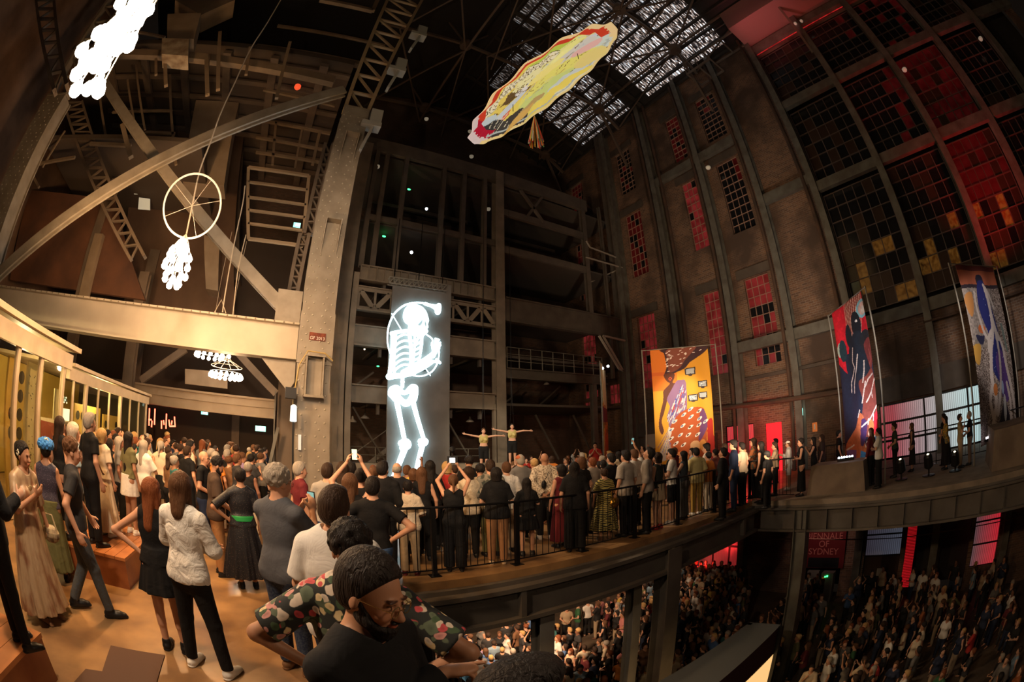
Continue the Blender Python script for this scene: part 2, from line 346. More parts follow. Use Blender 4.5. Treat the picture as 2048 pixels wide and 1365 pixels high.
# lattice head of the column, leaning out above the shaft
def lattice(mb, a, b, c, d, n, w=.1, dz=.55, side=(0, 1, 0), bw=.07):
    """legs a->b and c->d with zigzag bars"""
    a, b, c, d = map(Vector, (a, b, c, d))
    mb.bar(a, b, dz, w, side=side); mb.bar(c, d, dz, w, side=side)
    for i in range(n):
        p0 = a.lerp(b, i / n); p1 = a.lerp(b, (i + 1) / n); q0 = c.lerp(d, i / n); q1 = c.lerp(d, (i + 1) / n)
        mb.bar(p0, q0, .12, bw, side=side); mb.bar(p1, q0, .10, bw, side=side)
    return mb
lattice(lt, (.42, 11.3, 12.5), (.60, 11.3, 21.5), (1.22, 11.3, 12.5), (2.2, 11.3, 21.5), 9, .13, .4)
PP(lt, 'lattice_head', mat('lattice_paint', (.36, .27, .17), .55, .1))
cb = mat('pale_grey_corbel', (.34, .35, .34), .6)
for px, py, pz in ((753, 255, 0), (803, 145, 0), (845, 75, 0)):
    p = atY(px, py, 11.0); q = MB(); q.box((p.x - .55, 10.8, p.z - .1), (p.x + .12, 11.2, p.z + .08)); q.box((p.x - .3, 10.85, p.z + .08), (p.x + .1, 11.15, p.z + .7))
    PP(q, 'corbel', cb); r_ = MB().bar((p.x - .15, 11, p.z - .1), (p.x - .38, 11, p.z - 1.15), .09, .3); PP(r_, 'corbel_strut', cb)
c2, P2 = crane_column(-12.5, -11.3, 11, 11.75, 12.2, 'riveted steel column at far left rising into a lattice, partly behind glare')
m = lattice(MB(), (-12.4, 11.3, 12.2), (-13.4, 10.6, 20.5), (-11.4, 11.3, 12.2), (-12.0, 10.6, 20.5), 8, .14, .4); P2(m, 'lattice_head', steel)
# long pale beam between them
m = MB(); m.box((-11.3, 11.1, 4.1), (xa - .03, 11.14, 4.95)); m.box((-11.3, 10.92, 4.95), (xa - .03, 11.32, 5.0)); m.box((-11.3, 10.92, 4.06), (xa - .03, 11.32, 4.1))
b1 = empty('cross_beam', (-5, 11.1, 4.06)); tag(b1, 'long pale riveted beam spanning above the crowd at left of the tall column', 'beam')
def under(t, mb, n, m, **_):
    o = mb.build(n, m); o.parent = t; o.matrix_parent_inverse = t.matrix_world.inverted(); return o
under(b1, m, 'web', mat('beam_paint', (.46, .40, .31), .55, .05, noise=(.38, .33, .25), scale=1.2))
m = MB()
for i in range(44): m.rivet((-11 + i * .26, 10.92, 4.975), (0, -1, 0), .026)
under(b1, m, 'riveting', mat('beam_rivets', (.22, .19, .14), .5))['kind'] = 'stuff'
def brace(a, b, w, h, label, m=steel, name='diagonal_brace', double=True):
    q = MB()
    if double: q.bar(a, b, h, w * .28, side=(0, 0, 1)); q.bar(Vector(a) + Vector((0, w * .7, 0)), Vector(b) + Vector((0, w * .7, 0)), h, w * .28, side=(0, 0, 1)); q.bar(Vector(a) + Vector((0, w * .3, 0)), Vector(b) + Vector((0, w * .3, 0)), h * .35, w * .5, side=(0, 0, 1))
    else: q.bar(a, b, h, w, side=(0, 0, 1))
    o = q.build(name, m); tag(o, label, 'brace'); return o
brace((-11.4, 11.1, 4.95), (.2, 11.1, 13.35), .3, .34, 'long diagonal brace from the pale beam up to the column head, underside lit blue white')
brace((-11.0, 11.45, 13.9), (.3, 11.45, 5.15), .3, .34, 'diagonal brace running down right to the tall column foot of the pale beam')
under(b1, MB().plate([(-.35, 11.12, 5.0), (-.35, 11.12, 5.9), (.34, 11.12, 5.9), (.34, 11.12, 5.0)], (0, .03, 0)), 'gusset_plate', steel); under(b1, MB().plate([(-.6, 11.12, 4.06), (.34, 11.12, 4.06), (.34, 11.12, 3.1)], (0, .03, 0)), 'gusset_plate', steel)
# ================================================================= open steel frame at the back (plane y = 18)
def SY(px, py, y=18.0): return atY(px, py, y)
fr = MB()
def ub(mb, x, y, z0, z1, w, d):  mb.ibeam((x, y, z0), (x, y, z1), w, d, side=(1, 0, 0))
m = MB(); ub(m, 2.35, 18, 0, 16.6, .62, .5); m.box((2.72, 17.8, 0), (2.98, 18.2, 9.4))
for z in (1.8, 3.6, 5.0, 6.5): m.box((2.2, 17.70, z), (2.4, 17.74, z + .9))
tag(m.build('steel_column', mat('frame_paint', (.27, .235, .19), .6, .1, noise=(.19, .165, .135), scale=1.6)), 'grey steel column of the open frame at left of the glowing skeleton', 'column')
m = MB(); ub(m, 10.05, 18, 0, 17.0, .50, .5); m.box((9.7, 17.85, 1.2), (9.8, 18.1, 4))
tag(m.build('steel_column', MATS['frame_paint']), 'pale steel column behind the two costumed performers', 'column')
fp = MATS['frame_paint']
# girder with cut-out openings
def castellated(x0, x1, z0, z1, y, n):
    q = MB(); h = z1 - z0; q.box((x0, y, z0), (x1, y + .06, z0 + h * .15)); q.box((x0, y, z1 - h * .15), (x1, y + .06, z1)); q.box((x0, y - .12, z1), (x1, y + .16, z1 + .05)); q.box((x0, y - .12, z0 - .05), (x1, y + .16, z0))
    p = (x1 - x0) / n
    for i in range(n):
        a = x0 + i * p; q.box((a, y, z0 + h * .15), (a + p * .14, y + .05, z1 - h * .15))
        s = 1 if i % 2 == 0 else -1
        q.bar((a + p * .18, y + .025, z1 - h * .15 if s > 0 else z0 + h * .15), (a + p * .95, y + .025, z0 + h * .15 if s > 0 else z1 - h * .15), .22, .05, side=(0, 0, 1))
    return q
q = castellated(3.0, 9.8, 7.75, 8.75, 17.9, 9)
tag(q.build('castellated_girder', fp), 'girder with trapezoid openings behind the skull of the glowing skeleton', 'girder')
def girder(x0, x1, z0, z1, label, y=17.95, stiff=0, m=None):
    q = MB(); q.box((x0, y, z0), (x1, y + .05, z1)); q.box((x0, y - .15, z1), (x1, y + .2, z1 + .06)); q.box((x0, y - .15, z0 - .06), (x1, y + .2, z0))
    if stiff:
        n = int((x1 - x0) / stiff)
        for i in range(n): q.box((x0 + i * stiff, y - .12, z0), (x0 + i * stiff + .03, y, z1))
    o = q.build('frame_girder', m or fp); tag(o, label, 'girder'); return o
girder(3.0, 9.8, 9.15, 9.75, 'girder with closely spaced stiffeners, highest on the open frame above the skeleton', stiff=.38)
girder(3.0, 9.8, 6.2, 7.0, 'deep plain girder passing behind the rib cage of the glowing skeleton')
girder(3.0, 9.8, 3.8, 4.45, 'plain girder behind the thighs of the glowing skeleton')
girder(10.4, 18.7, 8.2, 9.35, 'wide dark girder running from the open frame to the brick wall', m=steeld)
girder(10.4, 17.0, 5.35, 5.75, 'thin girder carrying the railed balcony right of the open frame', m=steeld)
# plinth wall in front of the frame
struct('trim_3', MB().box((2.2, 17.5, 0), (10.5, 17.75, 1.25)), mat('pale_plinth', (.36, .31, .24), .8, noise=(.28, .24, .19), scale=1.4))
# thin posts and beams higher up
m = MB()
for px in (735, 757, 800, 882, 925, 968): 
    p = SY(px, 430); ub(m, p.x, 18, 9.75, 16.4, .22, .25)
ub(m, 16.1, 18, 9.4, 17, .3, .3); ub(m, 17.6, 18, 5.7, 17, .16, .2); ub(m, 16.1, 18.1, 0, 5.4, .3, .3); ub(m, 18.6, 18, 0, 24, .5, .5)
m.box((2.0, 17.9, 16.3), (16.5, 18.15, 17.1)); m.box((3, 17.95, 12.2), (10, 18.1, 12.5))
m.box((10.3, 17.9, 14.2), (16, 18.1, 14.6)); m.box((10.3, 17.9, 11.9), (16, 18.1, 12.3)); m.bar((11.5, 17.9, 16.2), (13, 17.9, 14.4), .15); m.bar((13, 17.9, 16.2), (11.8, 17.9, 14.4), .15)
struct('trim_4', m, mat('dim_frame', (.15, .13, .11), .7, noise=(.10, .09, .08), scale=1.5))
# floors inside the frame
m = MB()
for z in (4.0, 6.4, 9.2, 12.2, 16.2): m.box((2.3, 18.3, z), (18.9, 23.9, z + .12))
for z in (5.8, 8.6, 3.3):
    for x in (4.2, 5.8, 7.6, 9.1): m.box((x, 18.2, z), (x + .12, 18.4, z + .6)); m.box((x, 18.4, z + .5), (x + .12, 22, z + .6))
struct('trim_5', m, mat('frame_floor', (.11, .10, .09), .8))
m = MB()
for x0 in (3.2, 5.0, 7.4, 12.5, 15): m.bar((x0, 18.6, 3.6), (x0 + 1.6, 18.8, 1.2), .08); m.bar((x0 + 1.6, 21.8, 5.7), (x0, 22, 4.4), .1)
for z in (13.5, 15): m.bar((3.5, 21, z), (9.6, 21, z), .2); m.bar((11, 21, z - .5), (16, 21, z - .5), .2)
struct('trim_6', m, steeld)
# stair seen low at left inside the frame
st = MB()
for k in range(9): st.box((3.3 + k * .27, 20, .4 + k * .2), (3.6 + k * .27, 21, .44 + k * .2))
st.bar((3.2, 20, .3), (5.9, 20, 2.4), .1, .2); st.tube([(3.2, 20, 1.3), (5.9, 20, 3.3)], .025)
tag(st.build('metal_stair', steelp), 'grey metal stair inside the open frame beside the glowing skeleton', 'stair')
def handrail(x0, x1, y, z, label, n, h=1.0, m=steelg, lev=3):
    q = MB()
    for k in range(lev): q.tube([(x0, y, z + h * (k + 1) / lev), (x1, y, z + h * (k + 1) / lev)], .02, 6)
    t = tag(q.build('balcony_railing', m), label, 'railing')
    for i in range(n + 1): under(t, MB().tube([(x0 + (x1 - x0) * i / n, y, z), (x0 + (x1 - x0) * i / n, y, z + h)], .025, 6), 'railing_post', m)
handrail(10.4, 16.6, 17.8, 5.81, 'thin steel railing along the dark balcony right of the open frame', 9)
handrail(3.1, 9.7, 18.4, .9, 'grey pipe railing low behind the legs of the skeleton', 6, 1.0)
# lit edge frames of the small balconies by the brick wall
fl = mat('pale_frame_edge', (.42, .39, .34), .5)
def strip(name, label, pts, w=.07, m=fl, cat='frame'):
    q = MB()
    for a, b in zip(pts, pts[1:]): q.bar(a, b, w, w)
    return tag(q.build(name, m), label, cat)
strip('balcony_edge', 'small pale metal balcony edge high beside the brick wall, upper of two', [SY(1172, 482, 17.6), SY(1180, 495, 17.6), SY(1232, 515, 17.6)])
strip('balcony_edge', 'small pale metal balcony edge high beside the brick wall, lower of two', [SY(1172, 515, 17.6), SY(1245, 536, 17.6), SY(1180, 565, 19.5)])
strip('raking_strut', 'pair of pale raking struts under the girder near the brick wall', [SY(1198, 672, 17.5), SY(1238, 738, 17.5), SY(1246, 742, 17.5), SY(1206, 672, 17.5), SY(1250, 682, 17.5)], .10)
# pendant shades and small lamps
lampm = mat('lamp_shade_metal', (.5, .48, .44), .4, .3)
def shade(px, py, y, label, r=.22):
    p = atY(px, py, y); o = MB().lathe(p, [(r, 0), (r * .9, .05), (r * .3, .16), (r * .22, .26), (.01, .3)], 14).build('pendant_lamp', lampm, smooth=True); tag(o, label, 'lamp', 'pendant lamps in the open frame')
    under(o, MB().tube([p + Vector((0, 0, .28)), p + Vector((0, 0, 1.3))], .012, 5), 'cord', black)
shade(705, 845, 20, 'white bell shaped pendant lamp, left one of the two by the stair'); shade(730, 838, 20, 'white bell shaped pendant lamp nearer the skeleton, right one of the two by the stair')
shade(940, 845, 20, 'white bell shaped pendant lamp above the empty bay left of the performers'); shade(898, 850, 21, 'small white pendant lamp just right of the grey banner panel', .16)
shade(1093, 770, 19, 'small pale pendant lamp hanging alone below the dark balcony', .16)
glow = mat('white_led', (1, 1, 1), .5, emit=(.85, .95, 1), es=6); glg = mat('green_led', (0, 1, 0), .5, emit=(.05, 1, .2), es=4); glr = mat('red_led', (1, 0, 0), .5, emit=(1, .05, .02), es=4)
def led(px, py, y, m, label, r=.05, w=1.0):
    tag(MB().ball(atY(px, py, y), r, 8, (w, 1, 1)).build('small_lamp', m), label, 'lamp')
led(818, 379, 19, glg, 'tiny green indicator lamp on the top floor of the open frame', .05, 2); led(768, 473, 19, glg, 'tiny green indicator lamp over the left of the lighting truss', .05, 2); led(760, 557, 18.6, glg, 'tiny green indicator lamp above the castellated girder', .04, 2)
led(756, 733, 19, glg, 'tiny green indicator lamp left of the rib cage', .035, 2)
led(853, 418, 18.6, glow, 'small white spotlight high in the open frame', .08); led(823, 505, 18.4, glow, 'small white spotlight above the hanging lighting truss', .08); led(837, 568, 17.4, glow, 'small white spotlight clamped to the hanging lighting truss', .07)
led(729, 699, 19, mat('warm_led', (1, .8, .5), .5, emit=(1, .7, .4), es=5), 'tiny warm lamp in the dark bay left of the rib cage', .04)
bul = mat('bulkhead_lamp_glass', (.75, .70, .6), .3, emit=(1, .85, .6), es=.12)  # faint glow put into the glass of lamps that are unlit
def bulkhead(p, label, r=.13):
    o = MB().lathe(p, [(r, 0), (r, .08), (r * .7, .14), (.02, .17)], 12, (0, 0, -1)).build('bulkhead_lamp', bul, smooth=True); tag(o, label, 'lamp', 'round unlit ceiling lamps')
for px, py, y, l in [(855, 365, 20, 'round pale lamp high in the open frame, above the white spotlight'), (977, 417, 20, 'round pale lamp high in the open frame near the right column'), (755, 332, 18, 'round pale lamp at the top left of the open frame'), (853, 237, 19, 'round pale lamp in the dark roof between the tall column and the painted disc'), (940, 262, 19, 'round pale lamp in the dark roof just left of the disc tip'), (943, 312, 19, 'round pale lamp in the dark roof just under the disc tip')]: bulkhead(atY(px, py, y), l)
for px, py, x, l in [(1416, 334, 18.4, 'round white lamp on the brick wall between two dark windows'), (1808, 138, 18.4, 'round white lamp on a steel column high among the dark panes'), (1960, 76, 18.4, 'round white lamp on a steel column near the top corner of the glazing'), (1590, 46, 18.4, 'left one of two small round lamps beside the red strip'), (1602, 41, 18.4, 'right one of two small round lamps beside the red strip')]: bulkhead(atX(px, py, x), l, .15 if px < 1590 or px > 1610 else .1)
# ================================================================= roof
rz = lambda x: 23.6 + (19 - x) * .38
slate = mat('dark_roof', (.03, .028, .026), .8)
sky_a = bpy.data.materials.new('skylight_sheet')
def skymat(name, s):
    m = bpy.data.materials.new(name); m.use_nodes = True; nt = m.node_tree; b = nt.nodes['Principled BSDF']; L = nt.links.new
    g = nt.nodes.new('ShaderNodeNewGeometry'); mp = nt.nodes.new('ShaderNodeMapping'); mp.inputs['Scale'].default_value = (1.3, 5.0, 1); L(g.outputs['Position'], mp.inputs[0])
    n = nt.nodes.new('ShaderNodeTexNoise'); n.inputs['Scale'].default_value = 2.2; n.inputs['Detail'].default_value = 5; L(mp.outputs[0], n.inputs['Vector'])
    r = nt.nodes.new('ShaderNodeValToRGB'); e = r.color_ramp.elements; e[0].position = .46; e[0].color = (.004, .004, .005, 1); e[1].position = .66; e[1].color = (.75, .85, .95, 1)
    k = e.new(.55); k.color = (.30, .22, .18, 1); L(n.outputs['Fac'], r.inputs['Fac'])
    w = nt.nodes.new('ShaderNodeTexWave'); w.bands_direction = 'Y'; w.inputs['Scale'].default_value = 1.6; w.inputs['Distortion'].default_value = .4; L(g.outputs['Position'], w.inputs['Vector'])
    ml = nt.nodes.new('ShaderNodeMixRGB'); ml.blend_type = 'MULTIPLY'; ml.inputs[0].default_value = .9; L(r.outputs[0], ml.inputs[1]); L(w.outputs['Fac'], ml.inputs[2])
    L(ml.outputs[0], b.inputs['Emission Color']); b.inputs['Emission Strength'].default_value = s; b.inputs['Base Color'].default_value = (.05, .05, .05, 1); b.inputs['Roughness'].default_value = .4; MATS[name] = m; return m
def rq(x0, x1, y0, y1, dz=0, th=.04):
    return [(x0, y0, rz(x0) + dz), (x1, y0, rz(x1) + dz), (x1, y1, rz(x1) + dz), (x0, y1, rz(x0) + dz)]
mb = MB(); mb.plate(rq(19.45, 9, -14, 24.4, .12), (0, 0, .1)); mb.plate([(9, -14, rz(9) + .12), (-14, -14, 24), (-14, 24.4, 24), (9, 24.4, rz(9) + .12)], (0, 0, .1))
struct('ceiling', mb, slate)
WN[0] = 60
for (x0, x1, y0, y1, s) in [(18.5, 14.2, 5.2, 12.4, 1.5), (18.4, 14.4, 14.2, 19.6, .8), (14.2, 10.6, 2.0, 12.6, .75), (10.4, 7.6, 4, 14, .28), (13.2, 10.2, 15, 20, .22), (18.0, 12.4, -3.5, .8, .22)]:  # sheets glow by themselves; light fading away from the wall set per panel
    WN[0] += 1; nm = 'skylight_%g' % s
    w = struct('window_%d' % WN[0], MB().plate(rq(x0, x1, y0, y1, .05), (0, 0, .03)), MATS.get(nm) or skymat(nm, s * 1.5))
m = MB()
x = 18.9
while x > 7: m.bar((x, -14, rz(x) - .05), (x, 24, rz(x) - .05), .22, .14, side=(0, 0, 1)); x -= .86
for y in (-6, 1.3, 8.3, 13.3, 15.9, 20.2): m.bar((19, y, rz(19)), (7, y, rz(7)), .2, .3, side=(0, 0, 1))
struct('trim_7', m, mat('roof_purlin', (.05, .045, .04), .7))
roofsteel = mat('roof_truss_steel', (.17, .13, .10), .6)
tr = [(18.6, 23.0), (16.9, 24.2), (12.3, 24.6), (6.5, 25.0), (1, 24.6)]
for k, y in enumerate((.5, 8.15, 15.75, 22.5)):
    t = empty('roof_truss', (16.9, y, 24.2)); tag(t, ['roof truss nearest the camera, high above the side walkway', 'brown roof truss crossing in front of the brightest skylight', 'brown roof truss under the tail end of the skylights', 'dim roof truss over the back wall'][k], 'roof truss', 'steel roof trusses')
    q = MB(); P_ = [Vector((a, y, b)) for a, b in tr]
    q.bar(Vector((18.7, y, 19.6)), P_[1], .14, .16)
    for a, b in zip(P_, P_[1:]): q.bar(a, b, .16, .2)
    for a in P_[1:4]:
        q.lathe(a - Vector((0, 0, .25)), [(.38, 0), (.42, .2), (.38, .45)], 10)
        q.bar(a, (a.x - 1.6, y, rz(max(a.x - 1.6, 9))), .1); q.bar(a, (a.x + 1.5, y, min(rz(a.x + 1.5), 27)), .1)
    under(t, q, 'truss_frame', roofsteel)
    q = MB()
    if k < 3:
        for a in (16.9, 12.3, 6.5):
            q.bar((a, y, 24.3), (a, y + 7.6, 24.3), .13); q.bar((a, y, 24.3), (a - 4.3, y + 7.6, 24.5), .1); q.bar((a - 4.3, y, 24.5), (a, y + 7.6, 24.3), .1); q.bar((a, y, 24.3), (a + 1.8, y + 7.6, 23.3), .08)
        under(t, q, 'bracing', roofsteel)
# high service platforms in the top right corner
m = MB()
for (y0, y1, z) in ((3.6, 6.6, 22.8), (6.3, 8.2, 21.9)):
    for s in (17.2, 18.6): m.bar((s, y0, z), (s, y1, z), .1)
    for yy in (y0, (y0 + y1) / 2, y1): m.bar((17.2, yy, z), (18.6, yy, z), .1); m.bar((17.2, yy, z), (17.2, yy, z + 1), .05)
    m.bar((17.2, y0, z + 1), (17.2, y1, z + 1), .05)
tag(m.build('service_platform', mat('platform_steel', (.2, .17, .14), .6)), 'open steel service platform below the roof above the tall glazing', 'platform')
struct('trim_8', MB().box((16.8, -3.2, 22.7), (18.9, 4.1, 24.3)), mat('pinkish_plaster', (.35, .22, .2), .8))
# ================================================================= structures over the left part
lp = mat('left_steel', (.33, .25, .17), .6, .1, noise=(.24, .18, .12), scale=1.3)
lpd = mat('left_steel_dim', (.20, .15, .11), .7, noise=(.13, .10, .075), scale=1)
pale = mat('pale_hopper_paint', (.42, .33, .24), .6, noise=(.30, .23, .16), scale=1)
rustw = mat('rusty_plate_wall', (.19, .085, .045), .8, noise=(.09, .045, .03), scale=.6)
def beamp(name, label, a, b, y, w, h, m=lp, cat='beam', y2=None, parent=None):
    q = MB().bar(atY(*a, y), atY(*b, y2 or y), h, w, side=(0, 0, 1)); o = q.build(name, m); tag(o, label, cat); return o
beamp('riveted_beam', 'pale riveted beam crossing high above the hoop light, under the stacked floor', (225, 108), (668, 164), 12.5, .3, .38)
m = MB()
pa = atY(225, 108, 12.3); pb = atY(668, 164, 12.3)
for (a, b, w) in [((580, 85), (553, 197), .13), ((440, 65), (436, 180), .16), ((500, 95), (492, 150), .12), ((413, 115), (415, 190), .17), ((330, 118), (332, 172), .16), ((312, 118), (312, 150), .12), ((418, 112), (413, 192), .1)]:
    m.bar(atY(*a, 12.1), atY(*b, 12.1), w, w)
struct('trim_9', m, lp)
m = MB()
for (a, b, y, w) in [((555, 52), (770, 92), 14, .14), ((512, 95), (720, 130), 15, .3), ((640, 0), (745, 22), 12, .2), ((745, 22), (755, 0), 12, .2), ((512, 240), (660, 268), 17, .12), ((512, 275), (645, 300), 17, .12), ((512, 305), (640, 325), 17, .12), ((552, 245), (545, 330), 17, .12), ((605, 255), (590, 335), 17, .1), ((640, 262), (625, 330), 17, .14), ((527, 180), (670, 212), 15, .12),
    ((250, 60), (330, 75), 13, .12), ((200, 195), (215, 290), 15, .12), ((255, 160), (268, 240), 14, .1), ((272, 130), (290, 260), 14, .1), ((180, 288), (262, 292), 14, .14), ((225, 225), (345, 222), 15, .1), ((340, 150), (352, 330), 15, .12), ((290, 265), (350, 268), 15, .12), ((245, 250), (262, 315), 13, .2)]:
    m.bar(atY(*a, y), atY(*b, y), w, w)
struct('trim_10', m, lp)
# ladder like frame hanging left of the tall column
t = empty('hanging_frame', atY(555, 480, 14)); tag(t, 'rectangular open steel frame with cross rungs left of the tall column', 'frame')
q = MB(); K = [atY(*p, 14) for p in ((497, 335), (618, 352), (606, 492), (497, 478))]
for i in range(4): q.bar(K[i], K[(i + 1) % 4], .12, .1)
for f in (.22, .44, .62, .8): q.bar(K[0].lerp(K[3], f), K[1].lerp(K[2], f), .1, .08)
under(t, q, 'frame_bars', mat('hanging_frame_paint', (.42, .31, .2), .6))
# lattice posts further back
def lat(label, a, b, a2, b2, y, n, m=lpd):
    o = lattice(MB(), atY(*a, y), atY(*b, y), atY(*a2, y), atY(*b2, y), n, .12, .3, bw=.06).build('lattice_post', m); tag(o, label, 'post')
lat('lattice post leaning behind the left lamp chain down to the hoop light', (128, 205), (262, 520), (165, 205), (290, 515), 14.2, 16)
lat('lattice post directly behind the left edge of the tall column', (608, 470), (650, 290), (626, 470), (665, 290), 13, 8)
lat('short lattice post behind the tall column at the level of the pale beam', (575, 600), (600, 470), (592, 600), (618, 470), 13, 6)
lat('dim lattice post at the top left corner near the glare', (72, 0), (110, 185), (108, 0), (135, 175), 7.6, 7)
# pale hoppers and chutes
def chute(label, quad, y, d=1.2, m=pale):
    P_ = [atY(*p, y) for p in quad]; o = MB().plate(P_, (0, d, 0)).build('coal_chute', m); tag(o, label, 'chute')
chute('long pale chute hanging behind the hoop light', ((392, 200), (478, 205), (448, 372), (366, 365)), 17)
chute('lower pale chute between the lamp cluster and the long brace', ((408, 470), (440, 478), (436, 582), (412, 578)), 19)
chute('pale box shaped hopper outlet near the top of the photo', ((324, 76), (378, 78), (376, 112), (323, 108)), 11.5, .8, mat('hopper_white', (.55, .47, .35), .6, noise=(.25, .18, .12), scale=2.5))
chute('tapering pale hopper above the box shaped outlet', ((335, 28), (402, 26), (388, 78), (334, 76)), 11.7, 1.0)
chute('broad grey chute slanting up out of the top edge', ((402, 30), (470, 0), (380, -40), (350, 0)), 13)
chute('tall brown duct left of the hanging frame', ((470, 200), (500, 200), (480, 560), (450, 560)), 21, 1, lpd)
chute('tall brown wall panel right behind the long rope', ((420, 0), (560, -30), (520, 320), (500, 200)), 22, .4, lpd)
m = MB()
m.plate([atY(*p, 20) for p in ((300, 190), (500, 200), (470, 640), (250, 640))], (0, .2, 0))
struct('trim_11', m, mat('brown_back_panel', (.17, .105, .065), .85, noise=(.10, .06, .04), scale=.5))
m = MB().plate([atY(*p, 17) for p in ((60, 380), (230, 400), (290, 600), (20, 560))], (0, .2, 0))
struct('trim_12', m, rustw)
m = MB().bar(atY(200, 470, 16.7), atY(168, 595, 16.7), .5, .3); m.bar(atY(70, 330, 14), atY(150, 315, 14), .12); m.bar(atY(60, 340, 14), atY(78, 375, 14), .12); m.bar(atY(130, 262, 14), atY(85, 335, 14), .08)
struct('trim_13', m, lp)
# far beam with braces under it, left, and the wall behind
m = MB(); m.box((-10, 18, 2.85), (-.2, 18.1, 3.5)); m.box((-10, 17.85, 3.5), (-.2, 18.25, 3.58)); m.box((-10, 17.85, 2.8), (-.2, 18.25, 2.86)); m.box((-10, 17.9, 3.2), (-.2, 18, 3.24))
tag(m.build('far_beam', lp), 'brown beam farther back over the crowd below the ring chandeliers', 'beam')
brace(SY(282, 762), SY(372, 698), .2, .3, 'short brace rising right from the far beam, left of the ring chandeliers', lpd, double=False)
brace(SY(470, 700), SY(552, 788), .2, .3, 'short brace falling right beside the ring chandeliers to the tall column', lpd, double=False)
m = MB().plate([SY(*p, 18.6) for p in ((370, 738), (455, 745), (455, 778), (370, 768))], (0, .1, 0)); struct('trim_14', m, pale)
m = MB(); ub(m, -6.9, 17.5, 0, 8, .5, .4); ub(m, -7.6, 20, 0, 10, .6, .4); ub(m, -10, 17, 0, 12, .5, .4); ub(m, -2.3, 22, 0, 3, .4, .4); m.box((-.1, 14.2, 0), (.42, 14.6, 6)); struct('trim_15', m, lpd)
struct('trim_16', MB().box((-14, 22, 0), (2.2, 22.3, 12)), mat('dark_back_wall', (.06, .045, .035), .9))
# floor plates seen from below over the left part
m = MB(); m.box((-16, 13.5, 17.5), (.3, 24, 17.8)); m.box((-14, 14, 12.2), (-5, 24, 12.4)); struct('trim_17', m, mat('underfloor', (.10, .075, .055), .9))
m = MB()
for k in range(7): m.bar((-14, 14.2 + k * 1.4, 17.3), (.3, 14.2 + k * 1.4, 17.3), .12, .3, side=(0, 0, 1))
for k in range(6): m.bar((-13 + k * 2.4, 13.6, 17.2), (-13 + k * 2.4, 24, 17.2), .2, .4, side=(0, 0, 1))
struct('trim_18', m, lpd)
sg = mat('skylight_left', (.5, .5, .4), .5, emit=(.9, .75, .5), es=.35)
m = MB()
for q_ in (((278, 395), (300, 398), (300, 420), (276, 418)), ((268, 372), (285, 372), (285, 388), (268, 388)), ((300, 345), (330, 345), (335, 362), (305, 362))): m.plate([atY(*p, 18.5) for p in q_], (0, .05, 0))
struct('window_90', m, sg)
# emergency exit signs
exm = mat('exit_sign_green', (.1, .5, .35), .5, emit=(.35, .9, .75), es=1.6); exw = mat('exit_sign_white', (1, 1, 1), .5, emit=(.9, 1, .95), es=2.2)
def exitsign(p, faceaxis, label, w=.38, h=.18, man=True):
    t = empty('exit_sign', p); tag(t, label, 'sign')
    if faceaxis == 'Y': b = MB().box((p.x - w / 2, p.y, p.z - h / 2), (p.x + w / 2, p.y + .05, p.z + h / 2))
    else: b = MB().box((p.x, p.y - w / 2, p.z - h / 2), (p.x + .05, p.y + w / 2, p.z + h / 2))
    under(t, b, 'panel', exm)
    f = lambda a, b_: (p.x + a, p.y - .008, p.z + b_) if faceaxis == 'Y' else (p.x - .008, p.y - a, p.z + b_)
    k = w / .38
    q = MB().tube([f(-.04 * k, .0), f(-.08 * k, -.06 * k)], .012 * k, 5).tube([f(-.04 * k, .0), f(.0, -.02 * k), f(.01 * k, -.07 * k)], .012 * k, 5).tube([f(-.04 * k, 0), f(-.02 * k, .05 * k)], .016 * k, 5).tube([f(-.07 * k, .03 * k), f(-.02 * k, .045 * k), f(.02 * k, .02 * k)], .01 * k, 5).ball(f(-.005 * k, .07 * k), .017 * k, 6)
    a, b_, c, d = f(.06 * k, -.07 * k), f(.15 * k, -.07 * k), f(.15 * k, .07 * k), f(.06 * k, .07 * k); q.plate([a, b_, c, d], (0, -.004, 0) if faceaxis == 'Y' else (-.004, 0, 0))
    under(t, q, 'running_figure', exw)
exitsign(atY(521, 858, 17), 'Y', 'green emergency exit sign left of the tall riveted column', .42, .2)
exitsign(atY(409, 826, 21), 'Y', 'green emergency exit sign in the dark behind the crowd under the far beam', .36, .18)
exitsign(atX(1598, 825, 18.6), 'X', 'white and green exit sign on a wall column between the red door and banner', .36, .32)
exitsign(atY(594, 450, 16), 'Y', 'small green exit sign seen high behind the open steel frame', .3, .2)
s = MB().box((18.9, 0, 0), (18.95, .2, .34)); p = atX(1629, 855, 18.9); s = MB().box((18.93, p.y - .12, p.z - .2), (18.98, p.y + .12, p.z + .2)); o = tag(s.build('fire_sign', mat('sign_orange', (.5, .12, .03), .6, emit=(.9, .25, .05), es=.25)), 'small orange red fire sign on the brick wall left of the red banner', 'sign')
under(o, MB().box((18.92, p.y - .03, p.z - .1), (18.93, p.y + .03, p.z + .12)), 'symbol', chalk)
# red round lamp in the ceiling
t = tag(MB().lathe(atY(596, 172, 15), [(.16, 0), (.16, .12), (.1, .2), (.02, .22)], 12, (0, 0, -1)).build('warning_lamp', mat('red_lamp', (.6, .05, .02), .4, emit=(1, .1, .03), es=.8), smooth=True), 'round red warning lamp on the ceiling near the tall column head', 'lamp')
